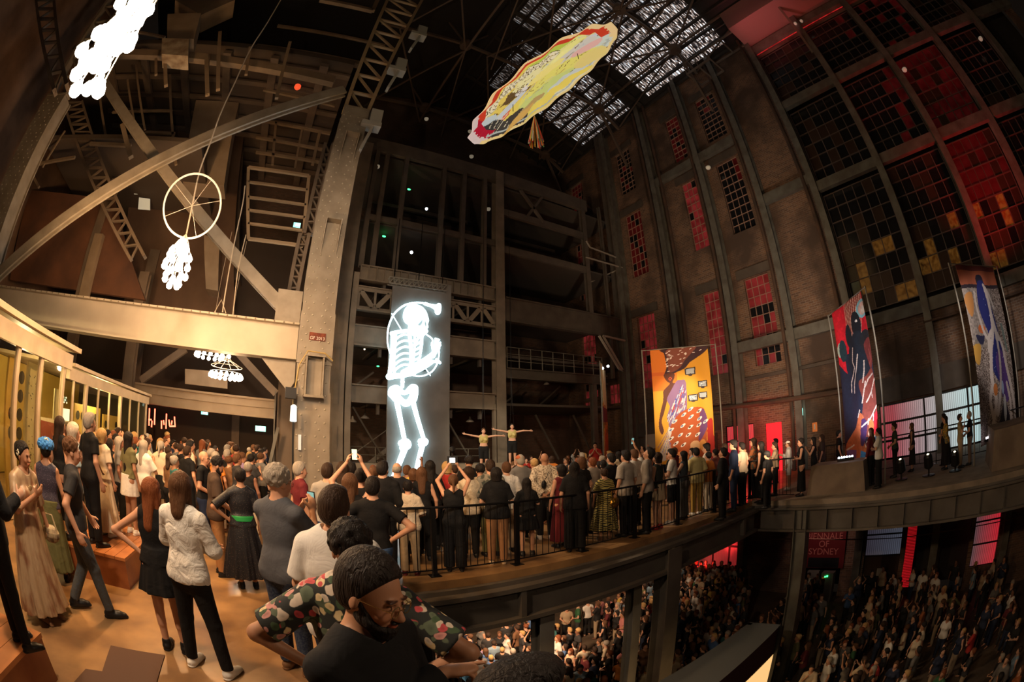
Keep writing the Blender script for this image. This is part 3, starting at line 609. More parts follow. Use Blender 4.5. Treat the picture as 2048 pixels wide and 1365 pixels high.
# ================================================================= painted cloths
class Canvas:
    def __init__(s, w, h, bg):
        s.w, s.h = w, h; s.a = np.ones((h, w, 3)) * np.array(bg); yy, xx = np.mgrid[0:h, 0:w]; s.x = (xx + .5) / w; s.y = (yy + .5) / h; s.asp = h / w
    def mask(s, pts):
        m = np.zeros(s.x.shape, bool); n = len(pts)
        for i in range(n):
            x0, y0 = pts[i]; x1, y1 = pts[(i + 1) % n]
            if y0 == y1: continue
            m ^= ((y0 > s.y) != (y1 > s.y)) & (s.x < (x1 - x0) * (s.y - y0) / (y1 - y0) + x0)
        return m
    def poly(s, pts, c): s.a[s.mask(smooth(pts))] = c; return s
    def hard(s, pts, c): s.a[s.mask(pts)] = c; return s
    def ell(s, cx, cy, rx, ry, c, rot=0):
        dx = s.x - cx; dy = (s.y - cy) * s.asp; u = dx * math.cos(rot) + dy * math.sin(rot); v = -dx * math.sin(rot) + dy * math.cos(rot)
        s.a[(u / rx) ** 2 + (v / (ry * s.asp)) ** 2 < 1] = c; return s
    def line(s, pts, w, c):
        for (x0, y0), (x1, y1) in zip(pts, pts[1:]):
            dx, dy = x1 - x0, (y1 - y0) * s.asp; L = dx * dx + dy * dy + 1e-9
            t = np.clip(((s.x - x0) * dx + (s.y - y0) * s.asp * dy) / L, 0, 1)
            s.a[np.hypot(s.x - x0 - t * dx, (s.y - y0) * s.asp - t * dy) < w / 2] = c
        return s
    def noise(s, amp, n, seed=1):
        r = np.random.RandomState(seed); s.a *= 1 + amp * (np.kron(r.rand(s.h // n + 1, s.w // n + 1), np.ones((n, n)))[:s.h, :s.w, None] - .5); return s
def smooth(pts, k=4):
    out = []; n = len(pts)
    for i in range(n):
        p0, p1, p2, p3 = [np.array(pts[(i + j) % n], float) for j in (-1, 0, 1, 2)]
        for q in range(k):
            t = q / k; out.append(tuple(.5 * ((2 * p1) + (-p0 + p2) * t + (2 * p0 - 5 * p1 + 4 * p2 - p3) * t * t + (-p0 + 3 * p1 - 3 * p2 + p3) * t ** 3)))
    return out
def smopen(pts, k=5):
    P_ = [np.array(p, float) for p in [pts[0], *pts, pts[-1]]]; out = []
    for i in range(1, len(P_) - 2):
        p0, p1, p2, p3 = P_[i - 1:i + 3]
        for q in range(k):
            t = q / k; out.append(tuple(.5 * ((2 * p1) + (-p0 + p2) * t + (2 * p0 - 5 * p1 + 4 * p2 - p3) * t * t + (-p0 + 3 * p1 - 3 * p2 + p3) * t ** 3)))
    out.append(tuple(P_[-1])); return out
pm = bpy.data.materials.new('painted_cloth'); pm.use_nodes = True
_n = pm.node_tree.nodes.new('ShaderNodeVertexColor'); _n.layer_name = 'paint'; pm.node_tree.links.new(_n.outputs[0], pm.node_tree.nodes['Principled BSDF'].inputs['Base Color']); pm.node_tree.nodes['Principled BSDF'].inputs['Roughness'].default_value = .7
def painted(name, cv, fn, m=pm, th=None):
    """a sheet whose cells carry the painting; fn(u,v) -> 3D point"""
    h, w = cv.h, cv.w; us = np.linspace(0, 1, w + 1); vs = np.linspace(0, 1, h + 1)
    V = np.array([fn(u, v) for v in vs for u in us]); i = np.arange(h)[:, None] * (w + 1) + np.arange(w)[None, :]
    F = np.stack([i, i + 1, i + w + 2, i + w + 1], -1).reshape(-1, 4)
    me = bpy.data.meshes.new(name); me.from_pydata(V.tolist(), [], F.tolist()); me.update(); me.materials.append(m)
    ca = me.color_attributes.new('paint', 'FLOAT_COLOR', 'CORNER'); col = np.concatenate([cv.a.reshape(-1, 3), np.ones((h * w, 1))], 1); ca.data.foreach_set('color', np.repeat(col, 4, 0).ravel().astype(np.float32))
    me.polygons.foreach_set('use_smooth', [True] * len(me.polygons))
    o = bpy.data.objects.new(name, me); C.objects.link(o)
    if th: md = o.modifiers.new('thick', 'SOLIDIFY'); md.thickness = th
    return o
def adopt(t, o): o.parent = t; o.matrix_parent_inverse = t.matrix_world.inverted(); return o
def banner(cv, a, b, z0, z1, label, posts=True, wave=.03, nw=5):
    """a: top corner seen on the left, b: seen on the right (x,y)"""
    a = Vector((*a, 0)); b = Vector((*b, 0)); d = (b - a); n = d.normalized().cross(Vector((0, 0, 1)))
    if n.dot(a) > 0: n = -n
    t = empty('painted_banner', ((a.x + b.x) / 2, (a.y + b.y) / 2, z0)); tag(t, label, 'banner', 'tall painted banners')
    fn = lambda u, v: tuple(a + d * u + n * (wave * math.sin(u * nw * 2 * PI + v * 2)) + Vector((0, 0, z1 + (z0 - z1) * v)))
    adopt(t, painted('cloth', cv, fn, th=.006))
    w = mat('banner_pole', (.28, .26, .22), .5, .4)
    for k in (-.14, 1.14):
        p = a + d * k; under(t, MB().tube([(p.x, p.y, z0 - .4 if z0 > .9 else (.83 if z0 > .6 else .0)), (p.x, p.y, z1 + .05)], .03, 8), 'pole', w)
    p, q = a + d * -.14, a + d * 1.14
    under(t, MB().tube([(p.x, p.y, z1 + .02), (q.x, q.y, z1 + .02)], .02, 6), 'cross_rail', w)
    return t
# --- yellow banner: profile figure with a cloud of eyes for hair, screens, wide skirt
K = lambda x, y: ((x - (630 + 65 * (y - 110) / 1200)) / 615, (y - 110) / 1210)
cv = Canvas(140, 260, (.85, .40, .03)); r_ = random.Random(5)
cv.hard([(0, 0), (.42, 0), (.42, .36), (0, .36)], (.83, .22, .02)); cv.hard([(0, .20), (.3, .20), (.3, .23), (0, .23)], (.75, .15, .02))
cv.poly([K(760, 110), K(1240, 90), K(1225, 160), K(1120, 230), K(1050, 270), K(990, 330), K(900, 365), K(860, 385), K(800, 400), K(775, 380), K(800, 300), K(790, 220), K(775, 150)], (.055, .02, .03))
cv.poly([K(810, 115), K(1060, 100), K(1120, 120), K(1000, 240), K(940, 320), K(860, 360), K(820, 345), K(815, 230)], (.25, .07, .045))
for i in range(64):
    x = r_.uniform(800, 1220); y = r_.uniform(95, 350)
    if y < 360 - (x - 800) * .55: u, v = K(x, y); cv.ell(u, v, .024, .0040, (.95, .85, .8), r_.uniform(-.5, 0))
cv.poly([K(775, 375), K(870, 370), K(880, 420), K(860, 470), K(900, 490), K(880, 560), K(820, 610), K(790, 700), K(770, 780), K(745, 860), K(760, 930), K(770, 970), K(750, 1005), K(725, 960), K(715, 900), K(730, 780), K(760, 650), K(760, 560), K(790, 520), K(830, 480), K(800, 450), K(775, 410)], (.13, .035, .02))
cv.line([K(835, 410), K(850, 425), K(835, 445), K(820, 430), K(835, 410)], .012, (.8, .12, .05))
cv.poly([K(900, 460), K(950, 450), K(1000, 480), K(1005, 760), K(940, 800), K(860, 890), K(830, 960), K(815, 870), K(800, 820), K(830, 720), K(800, 640), K(850, 540)], (.30, .16, .33))
for i in range(130):
    x = r_.uniform(810, 1000); y = r_.uniform(480, 860); l = r_.uniform(20, 60)
    if y > 860 - (x - 800) * 1.9 - 60 and (y < 800 or x < 930): cv.line([K(x, y), K(x - l * .35, y + l)], r_.uniform(.008, .016), r_.choice([(.85, .85, .9), (.10, .12, .5), (.55, .06, .06), (.5, .6, .8), (.9, .75, .7)]))
cv.poly([K(960, 780), K(1060, 750), K(1175, 760), K(1200, 820), K(1225, 900), K(1220, 1100), K(1240, 1290), K(900, 1290), K(850, 1150), K(820, 1050), K(830, 940), K(900, 830)], (.52, .10, .02))
cv.poly([K(1175, 770), K(1215, 850), K(1225, 960), K(1160, 1090), K(1130, 1080), K(1150, 930), K(1140, 840)], (.17, .06, .20))
cv.poly([K(820, 930), K(850, 980), K(830, 1090), K(860, 1240), K(700, 1290), K(760, 1130), K(800, 1040)], (.85, .75, .72))
for i in range(14): cv.line([K(810 + i * 2, 960 + i * 10), K(700 + i * 12, 1130 + i * 12)], .008, (.25, .15, .45) if i % 2 else (.9, .6, .1))
for x, y in [(975, 815), (880, 880), (965, 930), (845, 965), (1050, 845), (1045, 950), (1135, 790), (1140, 870), (1135, 935), (940, 1025), (1025, 1030), (1120, 1035), (845, 1055), (895, 1110), (975, 1130), (1205, 905), (1045, 765)]:
    u, v = K(x, y); cv.ell(u, v, .055, .011, (.92, .86, .82), -.6); cv.ell(u - .01, v + .001, .022, .007, (.12, .05, .03) if r_.random() < .6 else (.15, .2, .45), -.6)
cv.ell(*K(1100, 1150), .09, .045, (.9, .5, .25)); cv.ell(*K(1180, 1150), .06, .05, (.85, .35, .08)); cv.ell(*K(950, 1260), .14, .05, (.9, .35, .12))
cv.poly([K(1230, 900), K(1275, 890), K(1290, 1060), K(1320, 1100), K(1320, 1290), K(1240, 1290), K(1225, 1000)], (.55, .02, .01))
for (x, y, s) in [(1047, 372, 1.1), (1177, 515, 1), (1073, 652, 1), (1177, 632, .95)]:
    u, v = K(x, y); cv.ell(u, v + .028 * s, .035, .006, (.05, .03, .03)); cv.hard([(u - .085 * s, v - .030 * s), (u + .085 * s, v - .035 * s), (u + .08 * s, v + .024 * s), (u - .078 * s, v + .024 * s)], (.04, .03, .03)); cv.hard([(u - .065 * s, v - .023 * s), (u + .065 * s, v - .027 * s), (u + .062 * s, v + .016 * s), (u - .06 * s, v + .016 * s)], (.5, .55, .6)); cv.line([(u, v + .02), (u, v + .03)], .02, (.05, .03, .03))
    if s == 1:
        for i in range(8): cv.ell(u + r_.uniform(-.05, .05), v + r_.uniform(-.017, .01), .012, .004, r_.choice([(.9, .95, 1), (.1, .15, .3)]))
banner(cv, (12.94, 11.02), (14.53, 9.27), 1.05, 5.54, 'yellow and orange banner with a dark profile figure, white eyes and wide skirt', nw=3)
# --- red banner
cv = Canvas(90, 260, (.012, .02, .05))
cv.hard([(0, 0), (1, 0), (1, .38), (.6, .30), (.2, .3), (.22, .42), (0, .34)], (.66, .01, .03))
cv.poly([(.5, 0), (.95, 0), (.8, .15), (.72, .29), (.55, .33), (.50, .2), (.42, .12)], (.30, .04, .03))
for i in range(11): cv.line([(.42 + i * .055, 0), (.36 + i * .04, .25)], .018, (.75, .5, .4))
cv.ell(.93, .09, .17, .053, (.25, .6, .75)); cv.ell(.93, .09, .12, .037, (.8, .55, .52)); cv.ell(.95, .10, .07, .022, (.8, .75, .72))
cv.ell(.14, .26, .14, .05, (.5, .65, .6)); cv.ell(.18, .27, .10, .07, (.01, .04, .06)); cv.ell(.42, .20, .11, .075, (.008, .02, .035)); cv.ell(.70, .16, .12, .08, (.006, .01, .02)); cv.ell(.72, .14, .03, .008, (.8, .8, .8))
cv.poly([(.6, .2), (.8, .22), (.78, .3), (.86, .36), (.95, .42), (.9, .5), (.5, .5), (.3, .4), (.35, .28)], (.01, .02, .04)); cv.ell(.88, .27, .16, .06, (.015, .02, .03)); cv.poly([(.8, .29), (1, .27), (1, .40), (.92, .44), (.85, .38)], (.22, .04, .04)); cv.line([(.93, .33), (.96, .39), (.9, .41)], .03, (.4, .09, .08))
cv.poly([(.75, .47), (.95, .44), (1, .55), (.98, .78), (.8, .82), (.5, .80), (.62, .62), (.55, .5)], (.26, .055, .04))
cv.poly([(.5, .68), (.62, .72), (.6, .9), (.5, 1), (.0, 1), (.02, .88), (.2, .80), (.35, .76)], (.55, .14, .05)); cv.poly([(.75, .72), (.92, .78), (.85, .9), (.66, 1), (.55, .92), (.7, .82)], (.6, .18, .05))
cv.poly([(.55, .72), (.68, .74), (.6, .86), (.5, .86)], (.06, .02, .10)); cv.hard([(.05, .9), (.35, .9), (.3, 1), (.05, 1)], (.22, .10, .30)); cv.hard([(.5, .9), (.75, .93), (.6, 1.0), (.45, 1)], (.05, .25, .6)); cv.hard([(.9, .70), (1, .68), (1, .84), (.86, .8)], (.7, .01, .03)); cv.ell(.95, .86, .12, .04, (.15, .45, .7))
for p in [[(.5, .28), (.42, .36), (.48, .4), (.3, .48), (.28, .54)], [(.62, .33), (.55, .4), (.4, .5), (.38, .55)], [(.75, .38), (.72, .44), (.66, .5)], [(.95, .47), (.8, .49), (.7, .53)], [(1, .50), (.85, .57), (.7, .62)], [(.86, .57), (.88, .6)], [(1, .65), (.86, .69), (.76, .72), (.55, .76)], [(.88, .69), (.86, .73)], [(.72, .72), (.7, .75)], [(.52, .66), (.45, .7)], [(.9, .82), (.66, .85), (.62, .88)], [(.25, .87), (.05, .9)], [(.72, .5), (.6, .62)]]: cv.line(p, .028, (.78, .66, .6))
cv.noise(.3, 4)
banner(cv, (15.04, 3.90), (13.26, 2.28), .45, 5.58, 'red banner with dark overlapping faces, white root like lines and orange foot', nw=2)
# --- blue and grey banner
cv = Canvas(110, 260, (.20, .14, .12)); r2 = np.random.RandomState(2)
g_ = r2.rand(260, 110); cv.a[:] = np.where(g_[..., None] > .62, [.42, .36, .33], [.10, .07, .06]); cv.hard([(0, .13), (.75, .14), (.55, .5), (0, .45)], (.26, .22, .20)); cv.noise(.7, 3)
cv.hard([(0, 0), (1, 0), (1, .125), (0, .13)], (.36, .10, .05)); cv.hard([(0, 0), (1, 0), (1, .03), (0, .03)], (.13, .03, .03)); cv.line([(0, .13), (.3, .12), (.6, .13), (1, .125)], .05, (.03, .02, .03))
cv.poly([(.02, .18), (.22, .16), (.2, .24), (.1, .3), (.02, .26)], (.45, .20, .06)); cv.ell(.30, .37, .09, .025, (.5, .12, .03)); cv.poly([(.1, .4), (.3, .41), (.36, .39), (.3, .45), (.18, .45)], (.02, .02, .06)); cv.poly([(.0, .46), (.2, .46), (.1, .56), (.0, .54)], (.5, .27, .05))
cv.ell(.50, .09, .085, .038, (.015, .015, .035)); cv.poly([(.44, .1), (.58, .1), (.62, .2), (.72, .36), (.80, .52), (.86, .62), (.84, .78), (.6, .7), (.42, .60), (.45, .42), (.36, .3), (.34, .22)], (.015, .02, .14))
cv.poly([(.52, .55), (.72, .5), (.86, .6), (.82, .8), (.66, .78), (.58, .7)], (.09, .04, .20)); cv.poly([(.58, .85), (.72, .8), (.9, .98), (1, 1), (.42, 1), (.5, .9)], (.02, .015, .03))
for p, w in [([(.30, .16), (.28, .26), (.36, .40), (.5, .46)], .05), ([(.56, .12), (.66, .18), (.74, .26)], .05), ([(.58, .14), (.60, .26), (.55, .4), (.44, .5), (.38, .66), (.44, .78), (.32, .92)], .07), ([(.60, .27), (.66, .38), (.80, .48), (.84, .6), (.94, .8), (.98, .95)], .06), ([(.62, .34), (.66, .52), (.62, .66), (.55, .76), (.46, .86)], .07), ([(.4, .5), (.45, .42), (.6, .38), (.7, .44)], .06), ([(.36, .7), (.3, .78), (.36, .9), (.3, 1)], .06), ([(.8, .7), (.86, .82), (.84, .98)], .05)]: cv.line(smopen(p), w, (.50, .44, .42))
cv.ell(.66, .72, .04, .04, (.35, .45, .65)); cv.ell(.70, .84, .05, .08, (.5, .5, .5)); cv.ell(.44, .72, .05, .035, (.45, .15, .04)); cv.hard([(.84, .35), (.9, .35), (.94, .55), (.88, .5)], (.12, .16, .15))
for k in range(40): x = r2.rand(); cv.ell(.45 + .35 * x, .2 + .5 * r2.rand(), .006, .002, (.5, .6, .8))
banner(cv, (13.94, -1.28), (15.9, -3.05), .45, 5.63, 'grey and blue banner with a tall dark blue figure under a red sky', nw=2)
# --- edge-on banner
cv = Canvas(60, 200, (.55, .25, .06)); cv.noise(.8, 8); cv.hard([(0, 0), (1, 0), (1, .45), (0, .4)], (.75, .62, .35)); cv.hard([(0, .45), (1, .45), (1, .6), (0, .62)], (.22, .05, .06)); cv.hard([(0, .7), (1, .75), (1, 1), (0, 1)], (.6, .22, .06))
tb = banner(cv, (13.10, 14.15), (14.68, 15.6), 1.3, 5.6, 'banner turned edge on, only a thin bright strip beside its pole', nw=2, wave=.05)
for px, py in ((1205, 737), (1216, 733)): led(px, py, 14.6, glow, 'tiny white lamp at the top of the edge on banner, %s' % ('left one' if px < 1210 else 'right one'), .07)
# white sheet hanging by the dark doorway left of the yellow banner
m = MB().plate([atX(*p, 18.7) for p in ((1291, 870), (1313, 868), (1314, 900), (1291, 900))], (-.03, 0, 0)); tag(m.build('white_sheet', mat('white_sheet_cloth', (.45, .38, .32), .8)), 'plain off white sheet hanging left of the yellow banner', 'sheet')
# ================================================================= painted disc overhead
D0 = 13.5
e1, e2 = ray((950, 290)), ray((1237, 60)); cdir = (e1 + e2); cdir /= np.linalg.norm(cdir); R_ = D0 * math.tan(math.acos(float(e1 @ e2)) / 2)
Cc = cdir * D0 + np.array([0, 0, HC]); ea = (e2 - e1); ea -= cdir * (ea @ cdir); ea /= np.linalg.norm(ea); eb = np.cross(ea, cdir)     # perpendicular in view
if (eb @ (ray((1070, 120)) - ray((1110, 200)))) < 0: eb = -eb     # towards the red rim in view
bdir = eb * .235 - cdir * .954; bdir /= np.linalg.norm(bdir)
nrm = np.cross(ea, bdir); nrm = nrm if nrm[2] > 0 else -nrm
NA = 16
def rim(a):
    k = NA; seg = 2 * PI / k; f = (a % seg) - seg / 2; return math.cos(seg / 2) / math.cos(f)
cvk = Canvas(220, 110, (.75, .62, .25)); r_ = random.Random(9)     # u: angle? -> painted in disc coordinates below
N_ = 210; xs = (np.arange(N_) + .5) / N_ * 2 - 1; X_, Y_ = np.meshgrid(xs, xs); kc = np.ones((N_, N_, 3)) * np.array([.84, .64, .12])
def kell(cx, cy, rx, ry, c, rot=0):
    dx, dy = X_ - cx, Y_ - cy; u = dx * math.cos(rot) + dy * math.sin(rot); v = -dx * math.sin(rot) + dy * math.cos(rot); kc[(u / rx) ** 2 + (v / ry) ** 2 < 1] = c
# x along the long axis (left tip -1 .. right tip 1), y across (red rim at +1)
kc[(Y_ < .2) & (X_ > .0)] = (.78, .72, .45); kc[(X_ > .45)] = (.62, .66, .55)
kell(.38, .55, .5, .22, (.50, .58, .08), -.05); kell(.6, .3, .35, .12, (.62, .62, .60), 0); kell(.35, .15, .4, .2, (.66, .60, .50)); kell(.42, .4, .3, .16, (.85, .78, .25)); kell(.25, .25, .25, .1, (.9, .82, .3)); kell(.78, .4, .16, .12, (.80, .66, .25)); kell(.86, .52, .09, .06, (.16, .09, .03)); kell(.2, -.3, .6, .25, (.82, .72, .16)); kell(-.1, -.5, .5, .2, (.62, .66, .20)); kell(.35, -.62, .4, .12, (.60, .62, .55))
for i in range(46):
    x = -.72 + (i % 23) * .045; y = .62 - .12 * (i // 23) - abs(x + .2) * .25; kell(x, y, .062, .085, (.12, .08, .04)); kell(x, y, .052, .075, (.88, .76, .48))
kell(-.28, .15, .34, .3, (.82, .60, .12)); kell(-.32, .2, .16, .13, (.14, .08, .03), .5); kell(-.2, .1, .13, .15, (.14, .08, .03)); kell(-.2, .1, .11, .12, (.80, .72, .62)); kell(-.1, .28, .2, .16, (.86, .76, .36))
for i in range(90): a = r_.uniform(0, 6.28); q = r_.uniform(.1, 1); kell(-.28 + .34 * q * math.cos(a), .15 + .3 * q * math.sin(a), .014, .01, (.13, .07, .02), r_.random() * 3)
kell(-.62, -.15, .14, .12, (.72, .13, .05)); kell(-.66, -.12, .05, .03, (.85, .55, .4)); kell(-.58, -.2, .06, .03, (.85, .55, .4)); kell(-.45, -.05, .25, .07, (.6, .62, .6)); kell(-.78, .12, .18, .26, (.55, .60, .58)); kell(-.86, -.05, .2, .42, (.045, .04, .035), .3); kell(-.62, -.55, .25, .25, (.06, .05, .04))
for i in range(7): dx = np.abs((Y_ + .1 + .1 * i - .5 * (X_ + .9)) ) < .008; kc[dx & (X_ < -.62) & (X_ > -.98)] = (.7, .6, .4)
for i in range(60):
    x, y = r_.uniform(-.3, .9), r_.uniform(-.5, .5); a = r_.uniform(-.6, .9); dd = np.abs(-(X_ - x) * math.sin(a) + (Y_ - y) * math.cos(a)) < .006; kc[dd & (np.abs((X_ - x) * math.cos(a) + (Y_ - y) * math.sin(a)) < .07)] = r_.choice([(.2, .13, .05), (.45, .35, .12), (.5, .52, .5)])
rr = np.hypot(X_, Y_); up = Y_ > -.45 + .0 * X_
kc[(rr > .80) & (rr <= .91) & (Y_ > .0)] = (.62, .05, .02); kc[(rr > .80) & (rr <= .92) & (Y_ > -.25) & (X_ < -.7)] = (.45, .01, .03); kc[(rr > .91) & (Y_ > -.1)] = (.85, .60, .28); kc[(rr > .91) & (Y_ > -.2) & (X_ < -.6)] = (.70, .55, .50); kc[(rr > .94) & (Y_ <= -.1)] = (.85, .62, .25); kc[(rr > .86) & (rr < .90) & (Y_ < -.1)] = (.45, .47, .42)
kell(.1, -.72, .5, .10, (.86, .66, .12)); kell(.62, -.45, .22, .2, (.80, .62, .20)); kell(-.3, -.55, .22, .08, (.50, .33, .12)); kell(-.55, -.6, .3, .08, (.70, .40, .10)); kell(.62, -.05, .2, .1, (.80, .45, .38)); kell(.1, .05, .25, .12, (.90, .74, .22))
NR, NT = 60, 256; Vv = []; Fc = []; Cl = []
for i in range(NR + 1):
    for k in range(NT):
        a = 2 * PI * k / NT; rho = i / NR; q = rho * rim(a); x, y = q * math.cos(a), q * math.sin(a)
        Vv.append(tuple(Cc + R_ * (ea * x + bdir * y) + nrm * R_ * (.10 * (1 - rho ** 2) + .012 * rho * math.cos(a * NA))))
for i in range(NR):
    for k in range(NT):
        Fc.append((i * NT + k, i * NT + (k + 1) % NT, (i + 1) * NT + (k + 1) % NT, (i + 1) * NT + k)); a = 2 * PI * (k + .5) / NT; q = (i + .5) / NR
        Cl.append(kc[min(N_ - 1, int((q * math.sin(a) + 1) / 2 * N_)), min(N_ - 1, int((q * math.cos(a) + 1) / 2 * N_))])
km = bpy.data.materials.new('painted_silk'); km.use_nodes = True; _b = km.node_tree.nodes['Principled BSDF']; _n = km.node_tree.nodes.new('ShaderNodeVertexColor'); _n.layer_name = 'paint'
km.node_tree.links.new(_n.outputs[0], _b.inputs['Base Color']); km.node_tree.links.new(_n.outputs[0], _b.inputs['Emission Color']); _b.inputs['Emission Strength'].default_value = .62; _b.inputs['Roughness'].default_value = .8  # the paint glows by itself, instead of a spot lighting the silk
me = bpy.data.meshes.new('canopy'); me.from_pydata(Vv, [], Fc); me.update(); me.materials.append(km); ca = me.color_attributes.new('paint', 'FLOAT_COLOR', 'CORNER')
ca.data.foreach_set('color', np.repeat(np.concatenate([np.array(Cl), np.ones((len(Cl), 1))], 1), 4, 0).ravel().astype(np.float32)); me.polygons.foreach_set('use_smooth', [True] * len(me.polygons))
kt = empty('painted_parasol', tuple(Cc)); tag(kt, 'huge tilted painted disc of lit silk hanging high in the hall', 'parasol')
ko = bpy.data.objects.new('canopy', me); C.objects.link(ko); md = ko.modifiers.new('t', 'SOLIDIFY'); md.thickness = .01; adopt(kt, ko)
P0 = Vector(tuple(atD(1069, 232, math.hypot(Cc[0], Cc[1]) * .98)))
for k, c in enumerate([(.6, .03, .03), (.75, .25, .03), (.8, .6, .1), (.25, .2, .3), (.7, .06, .04), (.7, .7, .65), (.1, .3, .12)]):
    mb = MB()
    for j in range(5):
        a = r_.uniform(0, 6.28); mb.tube([P0, P0 + Vector((.10 * math.cos(a), .10 * math.sin(a), -.5)), P0 + Vector((.20 * math.cos(a), .20 * math.sin(a), -r_.uniform(.95, 1.12)))], .016, 5)
    under(kt, mb, 'tassel', mat('tassel_%d' % k, c, .7))
for q in (0.25, .75): 
    v_ = Cc + R_ * ea * (q * 2 - 1) * .9; under(kt, MB().tube([tuple(v_), (v_[0], v_[1], 25.5)], .012, 5), 'hanging_wire', black)
# ================================================================= glowing skeleton on its grey panel
panel = tag(MB().box((4.42, 17.28, .0), (7.20, 17.40, 9.25)).build('backboard', mat('panel_grey', (.21, .205, .20), .8, noise=(.16, .155, .15), scale=1.3)), 'tall narrow dark grey panel that carries the glowing skeleton', 'panel')
neon = mat('neon_white', (1, 1, 1), .4, emit=(.60, .92, 1.0), es=3.6)
neon_edge = mat('neon_edge', (.6, .9, 1), .4, emit=(.45, .85, 1.0), es=9)
SYk = 17.10
def sp(cx, cy, y=SYk): return atY(760 + cx / 3.793, 580 + cy / 3.793, y)
sk = empty('glowing_skeleton', tuple(sp(250, 1400))); tag(sk, 'giant glowing white skeleton figure playing a curved horn', 'sculpture')
def shape(name, loops, dep=.05, m=neon):
    cu = bpy.data.curves.new(name, 'CURVE'); cu.dimensions = '2D'; cu.fill_mode = 'BOTH'; cu.extrude = dep / 2
    for lp_ in loops:
        pts = smooth(lp_, 5); s = cu.splines.new('POLY'); s.points.add(len(pts) - 1); s.use_cyclic_u = True
        for i, p in enumerate(pts): q = sp(*p); s.points[i].co = (q.x, q.z, 0, 1)
    o = bpy.data.objects.new(name, cu); C.objects.link(o); dg = bpy.context.evaluated_depsgraph_get(); me = bpy.data.meshes.new_from_object(o.evaluated_get(dg)); bpy.data.objects.remove(o); me.materials.clear(); me.materials.append(m)
    q = bpy.data.objects.new(name, me); C.objects.link(q); q.matrix_world = Matrix.Translation((0, SYk, 0)) @ Matrix.Rotation(PI / 2, 4, 'X'); adopt(sk, q); return q
def strokes(name, L, m=neon):
    mb = MB()
    for pts, w in L:
        pp = [sp(*p) for p in smopen(pts, 4)]; n = len(pp); ws = w if isinstance(w, (int, float)) else None
        rs = [((ws if ws else w[0] + (w[1] - w[0]) * i / (n - 1)) / 3.793 * .0135 / 2 * 1.5) for i in range(n)]
        mb.tube(pp, rs, 8)
        for e in (0, -1): mb.ball(tuple(pp[e]), rs[e], 8)
    return under(sk, mb, name, m)
shape('skull', [[(245, 108), (205, 125), (180, 165), (176, 215), (192, 250), (215, 268), (212, 300), (225, 330), (255, 350), (300, 352), (330, 352), (350, 335), (364, 318), (358, 297), (366, 285), (362, 262), (370, 235), (364, 205), (350, 165), (320, 130), (280, 112)],
    [(286, 268), (300, 250), (325, 226), (318, 258), (304, 272)], [(340, 228), (352, 255), (351, 284), (341, 272), (337, 250)]])
strokes('horn', [([(355, 342), (385, 362), (400, 385), (390, 420)], 13), ([(450, 470), (444, 520), (430, 570), (395, 620), (345, 648), (290, 657), (235, 645)], 12), ([(76, 480), (60, 420), (57, 350), (68, 270), (100, 195), (145, 145), (200, 112), (280, 98), (360, 108), (410, 125)], (12, 18)), ([(90, 182), (163, 305)], 9), ([(348, 600), (382, 650)], 9)])
shape('horn_bell', [[(340, 95), (385, 108), (425, 112), (440, 102), (456, 105), (464, 125), (462, 160), (452, 185), (432, 190), (418, 172), (412, 150), (380, 130), (335, 115)]])
ribs = []
for i, y in enumerate((362, 408, 455, 503, 548, 590)): ribs.append(([(225, y - 18), (185, y - 22), (145, y - 6), (118, y + 16)], 18)); 
for i, y in enumerate((352, 388, 425, 462, 500, 540)): ribs.append(([(235, y + 36), (270, y + 30), (305, y + 8), (322 - i * 5, y - 18)], 17))
ribs += [([(118, 345), (112, 450), (104, 560), (110, 625)], 22), ([(322, 350), (318, 420), (308, 480), (292, 545)], 18), ([(222, 330), (236, 450), (236, 610)], 30), ([(262, 345), (262, 450), (250, 580)], 16), ([(290, 350), (275, 420)], 14)]
strokes('rib_cage', ribs)
strokes('collar_bone', [([(88, 332), (140, 320), (210, 310), (250, 318)], (34, 22)), ([(300, 350), (322, 352)], 24)])
strokes('arm', [([(95, 345), (92, 480), (72, 645)], (28, 34)), ([(66, 660), (110, 655), (180, 648), (260, 632)], (50, 34)), ([(180, 635), (240, 600), (330, 545), (390, 500), (420, 470)], (60, 40)), ([(250, 625), (330, 590), (400, 545)], (44, 30)), ([(400, 500), (425, 440), (428, 385)], (46, 38)), ([(440, 400), (456, 420)], 22), ([(420, 372), (448, 380)], 18), ([(395, 405), (402, 470)], 20), ([(430, 530), (455, 555)], 24), ([(445, 470), (458, 400)], 14), ([(415, 545), (448, 548)], 22)])
strokes('spine', [([(172, 640), (170, 735)], 30), ([(160, 700), (182, 700)], 14)])
shape('pelvis', [[(62, 765), (80, 735), (120, 722), (150, 735), (185, 765), (215, 735), (245, 715), (282, 728), (290, 765), (285, 810), (275, 845), (240, 870), (205, 888), (175, 882), (150, 860), (110, 850), (85, 825), (62, 800)], [(150, 792), (185, 800), (226, 790), (205, 832), (180, 828)]])
strokes('leg', [([(128, 850), (150, 960), (185, 1135)], (44, 36)), ([(160, 1165), (205, 1155), (212, 1185), (170, 1200)], 52), ([(190, 1200), (140, 1330), (95, 1440)], (52, 38))])
strokes('leg', [([(250, 850), (285, 980), (328, 1120)], (42, 34)), ([(305, 1150), (345, 1145), (340, 1165), (308, 1175)], 44), ([(322, 1180), (290, 1310), (262, 1440)], (44, 36))])
